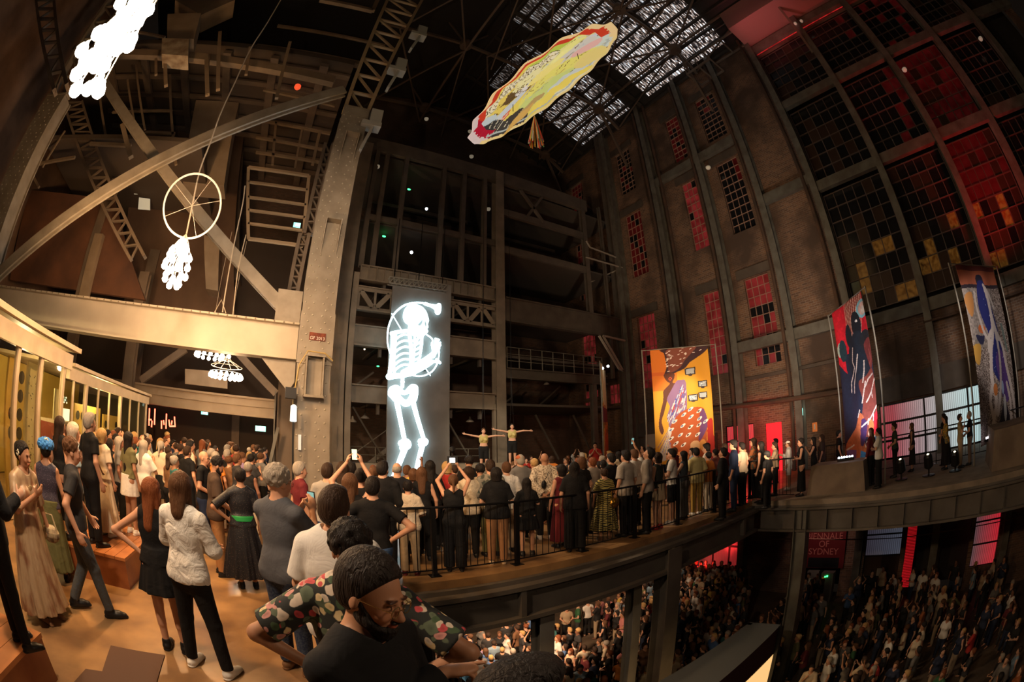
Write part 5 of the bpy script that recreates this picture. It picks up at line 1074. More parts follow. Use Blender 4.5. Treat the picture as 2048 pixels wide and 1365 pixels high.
def to_mesh(name, V, F, m, tint=None):
    me = bpy.data.meshes.new(name); me.vertices.add(len(V)); me.vertices.foreach_set('co', V.astype(np.float32).ravel()); me.loops.add(len(F) * 4); me.loops.foreach_set('vertex_index', F.astype(np.int32).ravel())
    me.polygons.add(len(F)); me.polygons.foreach_set('loop_start', (np.arange(len(F)) * 4).astype(np.int32)); me.polygons.foreach_set('loop_total', np.full(len(F), 4, np.int32)); me.update(calc_edges=True); me.validate()
    me.polygons.foreach_set('use_smooth', [True] * len(me.polygons)); me.materials.append(m)
    if tint is not None: ca = me.color_attributes.new('tint', 'FLOAT_COLOR', 'POINT'); ca.data.foreach_set('color', np.concatenate([tint, np.ones((len(V), 1))], 1).astype(np.float32).ravel())
    return me
# ---- materials that take their colour from the object
def omat(name, rough=.7, tint=False, bump=.0, bs=30, stretch=(1, 1, 1), spec=.3, pattern=None, sss=0):
    m = bpy.data.materials.new(name); m.use_nodes = True; nt = m.node_tree; b = nt.nodes['Principled BSDF']; L = nt.links.new; b.inputs['Roughness'].default_value = rough; b.inputs['Specular IOR Level'].default_value = spec
    oi = nt.nodes.new('ShaderNodeObjectInfo'); out = oi.outputs['Color']; tc = nt.nodes.new('ShaderNodeTexCoord'); mp = nt.nodes.new('ShaderNodeMapping'); mp.inputs['Scale'].default_value = stretch; L(tc.outputs['Object'], mp.inputs[0])
    if tint:
        vc = nt.nodes.new('ShaderNodeVertexColor'); vc.layer_name = 'tint'; mx = nt.nodes.new('ShaderNodeMixRGB'); mx.blend_type = 'MULTIPLY'; mx.inputs[0].default_value = 1; L(out, mx.inputs[1]); L(vc.outputs[0], mx.inputs[2]); out = mx.outputs[0]
    if pattern:
        kind, c2, sc, lo, hi = pattern
        if kind == 'vor': t = nt.nodes.new('ShaderNodeTexVoronoi'); t.inputs['Scale'].default_value = sc; o2 = t.outputs['Distance']
        elif kind == 'wave': t = nt.nodes.new('ShaderNodeTexWave'); t.inputs['Scale'].default_value = sc; t.inputs['Distortion'].default_value = 9; t.inputs['Detail'].default_value = 1; t.inputs['Detail Scale'].default_value = .8; t.bands_direction = 'Z'; o2 = t.outputs['Fac']
        elif kind == 'stripe': t = nt.nodes.new('ShaderNodeTexWave'); t.inputs['Scale'].default_value = sc; t.bands_direction = 'Z'; o2 = t.outputs['Fac']
        else: t = nt.nodes.new('ShaderNodeTexNoise'); t.inputs['Scale'].default_value = sc; t.inputs['Detail'].default_value = 3; o2 = t.outputs['Fac']
        L(mp.outputs[0], t.inputs['Vector']); mr = nt.nodes.new('ShaderNodeMapRange'); mr.inputs['From Min'].default_value = lo; mr.inputs['From Max'].default_value = hi; L(o2, mr.inputs['Value'])
        mx = nt.nodes.new('ShaderNodeMixRGB'); L(mr.outputs[0], mx.inputs[0]); L(out, mx.inputs[1]); out = mx.outputs[0]
        if c2 == 'multi': L(t.outputs['Color'], mx.inputs[2])
        else: mx.inputs[2].default_value = (*c2, 1)
    L(out, b.inputs['Base Color'])
    if bump:
        n = nt.nodes.new('ShaderNodeTexNoise'); n.inputs['Scale'].default_value = bs; n.inputs['Detail'].default_value = 3; n.inputs['Distortion'].default_value = .6; L(mp.outputs[0], n.inputs['Vector']); bp = nt.nodes.new('ShaderNodeBump'); bp.inputs['Strength'].default_value = bump; bp.inputs['Distance'].default_value = .03; L(n.outputs['Fac'], bp.inputs['Height']); L(bp.outputs[0], b.inputs['Normal'])
    return m
M_skin = omat('skin', .5, tint=True, spec=.35); M_cloth = omat('cloth', .85, bump=.55, bs=7, spec=.2); M_hair = omat('hair', .62, bump=.6, bs=26, stretch=(3, 3, .5), spec=.25); M_shoe = omat('shoe_leather', .45)
M_floral = None
def floral():
    m = bpy.data.materials.new('floral_cloth'); m.use_nodes = True; nt = m.node_tree; b = nt.nodes['Principled BSDF']; L = nt.links.new; tc = nt.nodes.new('ShaderNodeTexCoord'); prev = None
    base = (.012, .014, .013, 1)
    ns = nt.nodes.new('ShaderNodeTexNoise'); ns.inputs['Scale'].default_value = 14; L(tc.outputs['Object'], ns.inputs['Vector']); wp = nt.nodes.new('ShaderNodeMixRGB'); wp.inputs[0].default_value = .045; L(tc.outputs['Object'], wp.inputs[1]); L(ns.outputs['Color'], wp.inputs[2])
    for sc, lo, hi, off in ((15, .42, .47, 0), (24, .40, .46, 5)):
        mp = nt.nodes.new('ShaderNodeMapping'); mp.inputs['Location'].default_value = (off, off, off); L(wp.outputs[0], mp.inputs[0]); v = nt.nodes.new('ShaderNodeTexVoronoi'); v.inputs['Scale'].default_value = sc; L(mp.outputs[0], v.inputs['Vector'])
        sp = nt.nodes.new('ShaderNodeSeparateColor'); L(v.outputs['Color'], sp.inputs[0]); cr = nt.nodes.new('ShaderNodeValToRGB'); cr.color_ramp.interpolation = 'CONSTANT'; e = cr.color_ramp.elements; e[0].color = (.62, .52, .42, 1); e[1].position = .82; e[1].color = (.05, .09, .04, 1)
        for p, c in ((.22, (.55, .25, .22, 1)), (.38, (.5, .06, .07, 1)), (.5, (.7, .55, .3, 1)), (.64, (.10, .13, .08, 1))): k = e.new(p); k.color = c
        L(sp.outputs[0], cr.inputs[0]); mr = nt.nodes.new('ShaderNodeMapRange'); mr.inputs['From Min'].default_value = hi; mr.inputs['From Max'].default_value = lo; L(v.outputs['Distance'], mr.inputs['Value'])
        pet = nt.nodes.new('ShaderNodeMixRGB'); pet.blend_type = 'MULTIPLY'; pet.inputs[0].default_value = .6; L(cr.outputs[0], pet.inputs[1]); ctr = nt.nodes.new('ShaderNodeMapRange'); ctr.inputs['From Max'].default_value = .3; ctr.inputs['To Min'].default_value = .3; L(v.outputs['Distance'], ctr.inputs['Value']); L(ctr.outputs[0], pet.inputs[2])
        mx = nt.nodes.new('ShaderNodeMixRGB'); L(mr.outputs[0], mx.inputs[0]); L(pet.outputs[0], mx.inputs[2])
        if prev is None: mx.inputs[1].default_value = base
        else: L(prev, mx.inputs[1])
        prev = mx.outputs[0]
    L(prev, b.inputs['Base Color']); b.inputs['Roughness'].default_value = .8; return m
PAT = {'floral': floral(), 'sequin': omat('sequin_cloth', .5, pattern=('vor', (.55, .42, .3), 60, .16, .05)), 'tiger': omat('brush_stripe_cloth', .8, pattern=('wave', (.02, .02, .012), 7, .45, .35)), 'stripe': omat('striped_cloth', .8, pattern=('stripe', (.05, .05, .05), 14, .7, .8)),
    'lace': omat('lace_cloth', .85, pattern=('noise', (.22, .17, .12), 45, .5, .56), bump=.5, bs=8), 'silk': omat('silk_print', .4, pattern=('noise', (.22, .10, .05), 9, .45, .62), bump=.5, bs=9, stretch=(1, 1, .35), spec=.6), 'denim': omat('denim', .85, pattern=('noise', (.06, .08, .11), 60, .4, .7), bump=.3, bs=12), 'print': omat('print_cloth', .8, pattern=('noise', (.08, .09, .07), 16, .5, .55)), 'beads': omat('beaded_cloth', .45, pattern=('vor', (.35, .3, .4), 70, .25, .1)), 'linen': omat('creased_linen', .85, bump=.9, bs=11)}
# ---- joints (metres; the person faces +y and stands on z = 0; 1.74 m tall)
HEADC = np.array([0, .0, 1.62]); PIV = np.array([0, -.01, 1.50])
ARM = {  # right elbow, right wrist, left elbow, left wrist (x is the person's right)
 'down': ((.25, -.03, 1.14), (.26, .05, .89), (-.25, -.03, 1.14), (-.26, .05, .89)),
 'crossed': ((.26, .05, 1.16), (-.05, .20, 1.17), (-.26, .05, 1.16), (.07, .23, 1.13)),
 'phone': ((.23, .15, 1.19), (.07, .33, 1.38), (-.23, .15, 1.19), (-.06, .33, 1.36)),
 'overhead': ((.27, .12, 1.62), (.10, .22, 1.86), (-.27, .12, 1.62), (-.09, .22, 1.86)),
 'hips': ((.44, -.10, 1.20), (.20, -.04, 1.03), (-.44, -.10, 1.20), (-.20, -.04, 1.03)),
 'behind': ((.27, -.11, 1.16), (.04, -.19, .95), (-.27, -.11, 1.16), (-.04, -.20, .93)),
 'clasp': ((.26, .0, 1.14), (.06, .20, 1.01), (-.26, .0, 1.14), (-.05, .21, 1.02)),
 'oneup': ((.30, .14, 1.58), (.22, .24, 1.83), (-.25, -.03, 1.14), (-.26, .05, .89)),
 'clap': ((.25, .10, 1.17), (.05, .26, 1.36), (-.25, .10, 1.17), (-.04, .26, 1.36)),
 'chin': ((.22, .12, 1.15), (.07, .19, 1.38), (-.24, .04, 1.15), (.0, .22, 1.14)),
 'spread': ((.47, .02, 1.45), (.72, .03, 1.50), (-.47, .02, 1.44), (-.72, .03, 1.43)),
 'lefthip': ((.25, -.03, 1.14), (.26, .05, .89), (-.43, -.12, 1.20), (-.20, -.06, 1.02)),
 'walk': ((.27, -.12, 1.16), (.30, -.02, .92), (-.27, .06, 1.15), (-.28, .20, .95)),
 'necklace': ((.24, .10, 1.14), (.03, .24, 1.30), (-.27, -.03, 1.14), (-.33, .02, .90)),
 'point': ((.24, .12, 1.20), (.20, .38, 1.16), (-.25, .0, 1.14), (-.24, .08, .90)),
 'hold': ((.25, .06, 1.16), (.14, .27, 1.24), (-.26, -.02, 1.14), (-.26, .06, .90)),
}
LEG = {'stand': ((.10, .01, .50), (.105, -.01, .085), (-.10, .01, .50), (-.105, -.01, .085)), 'relax': ((.10, .0, .50), (.10, -.02, .085), (-.14, .07, .51), (-.19, .02, .085)),
 'wide': ((.15, .02, .50), (.19, .0, .085), (-.15, .02, .50), (-.19, .0, .085)), 'stride': ((.11, .12, .51), (.12, .20, .09), (-.10, .02, .50), (-.11, -.20, .11))}
def hand(f, w, d, n, curl, k=.008, s=1.0, side=1, point=False):
    """palm and five fingers from wrist w along d, palm facing n"""
    w, d, n = [np.array(v, float) for v in (w, d, n)]; d /= np.linalg.norm(d); n -= d * (n @ d); n /= np.linalg.norm(n); a = np.cross(d, n) * side     # a: towards the thumb
    f.cap(w, w + d * .045 * s, .024 * s, .034 * s, .012, (n, .62)); f.cap(w + d * .035 * s, w + d * .075 * s, .036 * s, .036 * s, .012, (n, .45))
    for i, (o, L, r) in enumerate(((.030, .070, .0088), (.010, .078, .0092), (-.011, .072, .0088), (-.031, .056, .0078))):
        p = w + d * (.083 - .004 * abs(i - 1)) * s + a * o * s; c = (.06 if point and i == 0 else curl * (1 + .12 * i)); v = d.copy(); q = p - d * .012
        for j, fr in enumerate((.42, .33, .25)):
            an = c * (.5, 1.0, .8)[j]; v = v * math.cos(an) + n * math.sin(an); n2 = n; v /= np.linalg.norm(v); e = q + v * L * fr * s * 1.1; f.cap(q, e, r * s * (1 - .06 * j), r * s * (.94 - .06 * j), .004, m=.02); q = e
    t0 = w + d * .022 * s + a * .026 * s; v = (d * .6 + a * .75 + n * .25); v /= np.linalg.norm(v); t1 = t0 + v * .042 * s; v2 = v * .5 + d * .7 + n * (.25 + .35 * curl); v2 /= np.linalg.norm(v2); t2 = t1 + v2 * .032 * s
    f.cap(t0, t1, .015 * s, .0115 * s, .012, m=.02); f.cap(t1, t2, .011 * s, .009 * s, .005, m=.02)
def hrot(yaw, pitch, tilt=0): return _rotm('Z', yaw) @ _rotm('X', pitch) @ _rotm('Y', tilt)
def head(f, R, fem, fine, jaw=1.0):
    P = lambda x, y, z: tuple(PIV + R @ (np.array([x, y, z]) - PIV)); j = (.92 if fem else 1.0) * jaw
    f.cap((0, -.025, 1.40), P(0, -.012, 1.55), .052 * (.88 if fem else 1.05), .050 * (.88 if fem else 1.02), .03)
    f.ell(P(0, -.012, 1.642), (.074, .094, .090), .02, rot=R); f.ell(P(0, .028, 1.585), (.060 * j, .064, .088), .03, rot=R); f.ell(P(0, .052, 1.532), (.036 * j, .036, .028), .025, rot=R)
    f.ell(P(0, .060, 1.600), (.052, .030, .040), .02, rot=R)
    f.cap(P(0, .088, 1.612), P(0, .110, 1.572), .009, .0135, .010, m=.03); f.ell(P(.010, .100, 1.568), (.008, .009, .007), .006, rot=R, m=.02); f.ell(P(-.010, .100, 1.568), (.008, .009, .007), .006, rot=R, m=.02)
    for s in (1, -1):
        f.ell(P(.031 * s, .094, 1.606), (.018, .014, .013), .012, 's', rot=R, m=.02); f.ell(P(.031 * s, .080, 1.605), (.0135, .0135, .0125), .004, rot=R, m=.02)
        f.ell(P(.030 * s, .090, 1.626), (.022, .009, .007), .010, rot=R, m=.02)
        f.ell(P(.074 * s, -.004, 1.600), (.010, .020, .031), .006, rot=R @ _rotm('Z', -.35 * s), m=.02); f.ell(P(.040 * s, .070, 1.572), (.018, .018, .018), .02, rot=R, m=.03)
    f.ell(P(0, .093, 1.547), (.023, .010, .0055), .006, rot=R, m=.02); f.ell(P(0, .091, 1.538), (.019, .011, .0065), .006, rot=R, m=.02)
def bodytint(V, R, st=0, lip=.6):
    L = (V - PIV) @ R + PIV; x, y, z = L[:, 0], L[:, 1], L[:, 2]; T = np.ones((len(V), 3)); ax = np.abs(x)
    def sp(c, r, col, soft=.25):
        q = np.sqrt(((ax - c[0]) / r[0]) ** 2 + ((y - c[1]) / r[1]) ** 2 + ((z - c[2]) / r[2]) ** 2); w = np.clip((1 + soft - q) / soft, 0, 1)[:, None]; T[:] = T * (1 - w) + np.array(col) * w
    sp((.012, .105, 1.5425), (.020, .02, .0085), (lip + .28, lip * .78, lip * .75)); sp((.031, .094, 1.606), (.013, .014, .0062), (1.25, 1.35, 1.4), .2); sp((.031, .097, 1.606), (.0062, .014, .0062), (.05, .04, .04), .2); sp((.031, .094, 1.6135), (.016, .014, .003), (.15, .1, .1)); sp((.031, .094, 1.629), (.021, .02, .0045), (.12, .09, .08), .3)
    sp((.045, .07, 1.575), (.02, .03, .018), (1.02, .92, .90), .8)
    if st: sp((.0, .06, 1.535), (.075, .075, .035), (st, st, st), .6)
    return T
TOR = lambda g, w: [((0, .0, .93), (0, -.005, 1.06), .150 * w + g, .128 * w + g, .66), ((0, -.005, 1.06), (0, .0, 1.27), .128 * w + g, .158 * w + g, .64), ((0, .0, 1.27), (0, -.012, 1.38), .158 * w + g, .135 * w + g, .60)]
def torso(f, g=0, w=1., fem=0, k=.04, clip=()):
    for a, b, ra, rb, fl in TOR(g, w): f.cap(a, b, ra, rb, k, ((0, 1, 0), fl), clip)
    sh = .150 if fem else .170
    for s in (1, -1): f.cap((0.04 * s, -.015, 1.425), (sh * s, -.012, 1.400), .050 + g * .8, .048 + g * .7, k, clip=clip); f.cap((.06 * s, -.03, 1.02), (.085 * s, -.035, .93), .09 + g, .105 + g, k, ((0, 1, 0), .85), clip)
    if fem:
        for s in (1, -1): f.ell((.075 * s, .085, 1.27), (.062 + g * .6, .058 + g * .6, .062 + g * .6), .03, clip=clip)
def arms(f, pose, g=0, w=1., fem=0, sleeve=None, k=.025, hands=True, curl=.45, hn=None):
    er, wr_, el, wl = [np.array(v, float) for v in ARM[pose]]; sh = .158 if fem else .182; q = .86 if fem else 1.0
    for s, e, wv in ((1, er, wr_), (-1, el, wl)):
        S = np.array([sh * s, -.012, 1.392])
        if sleeve is None:
            f.cap(S, e, .050 * q, .040 * q, k); f.cap(e, wv, .040 * q, .026 * q, .02)
            if hands:
                d = wv - e; d /= np.linalg.norm(d); n = np.array([-s, .15, -.05]) if hn is None or hn[0 if s > 0 else 1] is None else np.array(hn[0 if s > 0 else 1], float)
                if pose in ('phone', 'overhead', 'oneup', 'clap') and hn is None: n = np.array([-s, .3, 0]); d = d * .6 + np.array([0, .15, .8])
                if pose in ('crossed', 'clasp', 'chin', 'necklace') and hn is None: n = np.array([0, -1, .2]); 
                if pose in ('hips', 'lefthip') and s * (1 if pose == 'hips' else -1) > 0: n = np.array([-s, .2, 0.]); d = np.array([-.25 * s, .75, -.5])
                if pose == 'point' and s > 0: d = np.array(POINTD)
                hand(f, wv, d, n, curl, s=.95 if fem else 1.05, side=s, point=(pose == 'point' and s > 0))
        else:
            if sleeve <= 1: c = S + (e - S) * sleeve; n = (e - S) / np.linalg.norm(e - S); f.cap(S, e, .050 * q + g * .8, .054 * q + g, k, clip=[(c, n)])
            else:
                t = sleeve - 1; c = e + (wv - e) * t; n = (wv - e) / np.linalg.norm(wv - e); f.cap(S, e, .049 * q + g * .8, .046 * q + g, k); f.cap(e, wv, .048 * q + g, .036 * q + g, .02, clip=[(c, n)])
def legs(f, st, g=0, w=1., k=.03, cut=None, wide=0):
    kr, ar, kl, al = [np.array(v, float) for v in LEG[st]]
    for s, kk, a in ((1, kr, ar), (-1, kl, al)):
        Hp = np.array([.085 * s, -.005, .90]); n = (a - kk) / np.linalg.norm(a - kk)
        if cut is None or cut > 1:
            cl = [] if cut is None else [(kk + (a - kk) * (cut - 1), n)]
            f.cap(Hp, kk, .088 * w + g, .056 * w + g + wide * .5, k); f.cap(kk, a if cut is None else a + n * .04, .056 * w + g + wide * .5, (.036 if cut is None else .044) * w + g + wide, .02, clip=cl)
            if cut is None: f.cap(kk + (a - kk) * .12 - np.array([0, .012, 0]), kk + (a - kk) * .5 - np.array([0, .012, 0]), .046 * w, .044 * w, .02)
        else: f.cap(Hp, kk, .092 * w + g, .075 * w + g, k, clip=[(Hp + (kk - Hp) * cut, (kk - Hp) / np.linalg.norm(kk - Hp))])
def feet(f, st, shoe=False, only=None, chunky=0):
    kr, ar, kl, al = [np.array(v, float) for v in LEG[st]]
    for s, a, kk in ((1, ar, kr), (-1, al, kl)):
        if only is not None and s != only: continue
        g = (.010 + chunky) if shoe else 0; z = a[2] - .085
        f.cap(a + [0, -.03, -.045], a + [.012 * s, .10, -.053], .032 + g, .033 + g, .02, ((0, 0, 1), .85), clip=[((0, 0, z + .002), (0, 0, -1))]); f.cap(a + [.012 * s, .08, -.055], a + [.018 * s, .155, -.06], .034 + g, .025 + g, .02, ((0, 0, 1), .7), clip=[((0, 0, z + .002), (0, 0, -1))])
        f.cap(a, a + [0, 0, -.04], .036 + g, .036 + g, .02, clip=[((0, 0, a[2] + (.02 + chunky * 3)), (0, 0, 1))])
        if shoe: f.cap(a + [0, -.04, -.075], a + [.016 * s, .165, -.075], .040 + chunky, .038 + chunky, .004, ((0, 0, 1), .35), clip=[((0, 0, z), (0, 0, -1))])
BIG = ((-.60, -.46, -.03), (.60, .60, 2.08)); BIGX = ((-.98, -.3, -.03), (.98, .4, 1.82))
def m_body(pose, st, fem, h, yaw=0, pitch=0, tilt=0, w=1., stub=0, curl=.45, hn=None, jaw=1):
    f = Field(*(BIGX if pose == 'spread' else BIG), h); R = hrot(yaw, pitch, tilt); torso(f, 0, w, fem); arms(f, pose, 0, w, fem, curl=curl, hn=hn); legs(f, st, 0, w); feet(f, st); head(f, R, fem, h < .01, jaw)
    V, F = f.mesh(); return to_mesh('body', V, F, M_skin, bodytint(V, R, stub, .75 if fem else .62))
def m_top(pose, fem, h, sleeve=.6, g=.016, w=1., hem=.90, neck=.07, open_=0, v=0, name='shirt'):
    f = Field(*(BIGX if pose == 'spread' else BIG), h); cl = [((0, 0, hem), (0, 0, -1))]
    torso(f, g, w, fem, .05, cl)
    if hem < .95: f.cap((0, 0, .98), (0, 0, hem - .05), .150 * w + g + .012, .152 * w + g + .02, .03, ((0, 1, 0), .70), cl)
    if sleeve: arms(f, pose, g, w, fem, sleeve)
    f.cap((0, .0 + v * .06, 1.455 - v * .04), (0, -.02, 1.62), neck, neck + .02, .008, op='s', m=.03)
    if not sleeve:
        for s in (1, -1): f.ell((.235 * s, -.01, 1.40), (.075, .16, .10), .01, 's')
    V, F = f.mesh(); return to_mesh(name, V, F, M_cloth)
def m_pants(st, h, cut=2.0, wide=0, w=1., waist=1.02, g=.018, name='trousers'):
    f = Field((-.34, -.42, .03), (.34, .48, 1.1), h); cl = [((0, 0, waist), (0, 0, 1))]
    f.cap((0, 0, 1.06), (0, -.003, .92), .135 * w + g, .155 * w + g, .03, ((0, 1, 0), .68), cl)
    for s in (1, -1): f.cap((.06 * s, -.03, 1.0), (.085 * s, -.035, .92), .09 + g, .105 + g, .03, ((0, 1, 0), .85), cl)
    legs(f, st, g, w, .03, cut, wide); V, F = f.mesh(); return to_mesh(name, V, F, M_cloth)
def m_skirt(h, hem=.5, r0=.25, r1=.168, folds=9, amp=.05, top=1.04, name='skirt', c=(0, -.01, 0)):
    f = Field((-.45, -.4, hem - .04), (.45, .4, top + .05), h); f.cone(c, hem, top, r0, r1, .86, folds, amp); V, F = f.mesh(); return to_mesh(name, V, F, M_cloth)
def m_dress(pose, fem, h, hem=.45, sleeve=0, r0=.27, folds=9, amp=.05, w=1., low=.07, g=.013, waistr=.145, name='dress', v=0):
    f = Field(*BIG, h); cl = [((0, 0, .96), (0, 0, -1))]; torso(f, g, w, fem, .05, cl)
    if sleeve: arms(f, pose, g + .004, w, fem, sleeve)
    f.cone((0, -.008, 0), hem, 1.08, r0, waistr * w, .74, folds, amp, .04); f.cap((0, v * .06, 1.455 - v * .05), (0, -.02, 1.62), low, low + .03, .008, op='s', m=.03)
    if not sleeve:
        for s in (1, -1): f.ell((.225 * s, -.01, 1.41), (.075, .16, .10), .01, 's')
    V, F = f.mesh(); return to_mesh(name, V, F, M_cloth)
def m_hair(kind, h, yaw=0, pitch=0, tilt=0, vol=1.0, length=.3):
    f = Field((-.24, -.30, .78 if kind == 'verylong' else 1.15), (.24, .26, 1.86), h); R = hrot(yaw, pitch, tilt); P = lambda x, y, z: tuple(PIV + R @ (np.array([x, y, z]) - PIV)); N = lambda v: tuple(R @ np.array(v, float) / np.linalg.norm(v)); g = .010 * vol
    hl = [(P(0, .066, 1.682), N((0, .80, -.62)))]; nape = [(P(0, 0, 1.545), N((0, 0, -1)))]
    if kind in ('short', 'crop'):
        f.ell(P(0, -.014, 1.645), (.077 + g, .097 + g, .093 + g * 1.6), .01, rot=R, clip=hl + nape); f.ell(P(0, -.045, 1.60), (.066 + g, .055 + g, .07), .02, rot=R, clip=[(P(0, .0, 1.6), N((0, 1, -.25)))])
        if kind == 'short': f.ell(P(0, .03, 1.712), (.062, .066, .030 + g), .02, rot=R, rough=.003)
    elif kind == 'curly':
        f.ell(P(0, -.015, 1.665), (.098 * vol, .112 * vol, .100 * vol), .01, rot=R, clip=[(P(0, .072, 1.672), N((0, .80, -.60)))] + nape, rough=.0075)
    elif kind in ('long', 'verylong', 'wavy'):
        L = {'long': 1.30, 'verylong': .86, 'wavy': 1.44}[kind]; f.ell(P(0, -.014, 1.645), (.083 + g, .102 + g, .096 + g), .01, rot=R, clip=hl)
        rg = .004 if kind == 'wavy' else 0
        f.cap(P(0, -.055, 1.62), (R @ [0, -.10, 0])[0:3] * 1.0 + [0, -.0, L], .088, .060 if kind != 'verylong' else .05, .03, (tuple(R @ [0, 1, 0]), .52))
        for s in (1, -1): f.cap(P(.068 * s, -.012, 1.64), tuple(np.array(P(.085 * s, -.025, 1.50)) * [1, 1, 0] + [0, 0, max(1.36, L)]), .030, .026, .03)
        f.cap(P(0, .10, 1.60), P(0, .07, 1.50), .062, .062, .01, op='s')
    elif kind == 'bob':
        f.ell(P(0, -.014, 1.645), (.085 + g, .104 + g, .096 + g), .01, rot=R, clip=hl); f.cap(P(0, -.045, 1.62), P(0, -.045, 1.53), .10, .088, .03, (tuple(R @ [0, 1, 0]), .75), clip=[(P(0, 0, 1.50), N((0, 0, -1)))])
        f.cap(P(0, .10, 1.60), P(0, .08, 1.48), .064, .068, .01, op='s')
    elif kind == 'bun':
        f.ell(P(0, -.014, 1.645), (.079 + g, .099 + g, .094 + g), .01, rot=R, clip=hl + nape); f.ell(P(0, -.085, 1.685), (.044, .042, .040), .02, rot=R)
    elif kind == 'tail':
        f.ell(P(0, -.014, 1.645), (.079 + g, .099 + g, .094 + g), .01, rot=R, clip=hl + nape); f.cap(P(0, -.105, 1.655), P(0, -.135, 1.44), .028, .018, .02)
    elif kind == 'fringe':
        f.ell(P(0, -.014, 1.640), (.080, .100, .088), .01, rot=R, clip=[(P(0, -.02, 1.655), N((0, .3, .95)))] + nape)
    elif kind == 'beard':
        f.ell(P(0, .036, 1.552), (.062 + g, .066 + g, .052), .02, rot=R, clip=[(P(0, .0, 1.588), N((0, .55, .83))), (P(0, -.02, 1.55), N((0, -1, 0)))]); f.ell(P(0, .100, 1.556), (.026, .010, .006), .01, rot=R, m=.02); f.ell(P(0, .06, 1.512), (.042, .042, .040), .02, rot=R)
        f.ell(P(0, .108, 1.541), (.016, .012, .0055), .003, 's', rot=R, m=.02)
        for s in (1, -1): f.cap(P(.064 * s, .012, 1.60), P(.052 * s, .055, 1.54), .012, .016, .012)
    V, F = f.mesh(); me = to_mesh('hair' if kind != 'beard' else 'beard', V, F, M_hair); return me
def m_shoe(st, side, h=.012, chunky=0):
    f = Field((-.4, -.45, -.02), (.4, .56, .24), h); feet(f, st, True, side, chunky); V, F = f.mesh(); return to_mesh('shoe', V, F, M_shoe)
def m_glasses(yaw=0, pitch=0, tilt=0, r=.021, thin=.0016):
    R = hrot(yaw, pitch, tilt); P = lambda x, y, z: tuple(PIV + R @ (np.array([x, y, z]) - PIV)); mb = MB()
    for s in (1, -1):
        mb.tube([P(.032 * s + r * math.cos(a * PI / 12), .109 - abs(r * math.cos(a * PI / 12)) * .1, 1.602 + r * .9 * math.sin(a * PI / 12)) for a in range(24)], thin, 5, closed=True); mb.tube([P((.032 + r) * s, .107, 1.606), P(.076 * s, .05, 1.612), P(.079 * s, -.01, 1.612)], thin * .8, 4)
    mb.tube([P(-.011, .111, 1.606), P(0, .114, 1.609), P(.011, .111, 1.606)], thin, 4); return mb
POINTD = [0, 1, 0]
_cache = {}
def cached(fn, *a, **k):
    key = (fn.__name__, a, tuple(sorted(k.items()))); 
    if key not in _cache: _cache[key] = fn(*a, **k)
    return _cache[key]
SK = {'pale': (.62, .36, .25), 'fair': (.56, .30, .19), 'tan': (.42, .21, .12), 'brown': (.22, .10, .06), 'dark': (.10, .048, .03)}
HC_ = {'black': (.012, .009, .008), 'dark brown': (.035, .018, .010), 'brown': (.10, .045, .02), 'auburn': (.20, .06, .02), 'blond': (.48, .30, .12), 'grey': (.34, .30, .25), 'white': (.62, .56, .48)}
CO = {'black': (.010, .010, .011), 'charcoal': (.035, .035, .038), 'grey': (.16, .155, .15), 'white': (.72, .70, .66), 'cream': (.60, .50, .36), 'beige': (.42, .32, .21), 'brown': (.17, .085, .04), 'rust': (.32, .10, .03), 'olive': (.12, .12, .05), 'green': (.03, .12, .05), 'navy': (.018, .028, .065), 'blue': (.06, .13, .30), 'light blue': (.25, .36, .46), 'red': (.42, .03, .025), 'pink': (.5, .19, .18), 'yellow': (.55, .38, .08), 'mustard': (.42, .24, .03), 'orange': (.55, .18, .03), 'wine': (.12, .015, .02), 'teal': (.03, .13, .13), 'lilac': (.25, .18, .32)}
def part(t, me, col=None, name=None, mt=None):
    o = bpy.data.objects.new(name or me.name.split('.')[0], me); C.objects.link(o); o.parent = t
    if col is not None: o.color = (*col, 1)
    if mt is not None: o.material_slots[0].link = 'OBJECT'; o.material_slots[0].material = mt
    return o
def phone(t, p, d=(0, 1, .2), s=1, lit=True):
    p = Vector(p); d = Vector(d).normalized(); x = d.cross(Vector((0, 0, 1))).normalized(); z = x.cross(d)
    return p, d, x, z
PH = mat('phone_black', (.01, .01, .012), .3); PHS = mat('phone_screen', (.2, .25, .2), .2, emit=(.85, .9, .55), es=1.3); PHB = mat('phone_screen_blue', (.1, .2, .2), .2, emit=(.25, .5, .45), es=.7)
def mk_phone(t, p, d, label, scr=None, land=False, size=(.075, .15)):
    """t: the person's Empty; p,d in the person's frame"""
    M = t.matrix_world; p, d, x, z = phone(None, p, d); w, h = size if not land else size[::-1]
    c = M @ p; e = empty('phone', tuple(c)); tag(e, label, 'phone'); q = lambda v: tuple(M @ (p + v))
    def slab(o, w_, h_, th): a = [q(x * sx * w_ / 2 + z * sz * h_ / 2 + d * o) for sx, sz in ((-1, -1), (1, -1), (1, 1), (-1, 1))]; return MB().plate(a, (M.to_3x3() @ d) * th)
    under(e, slab(0, w, h, .009), 'case', PH); under(e, slab(-.002, w * .9, h * .93, .0015), 'screen', scr or PHS); return e
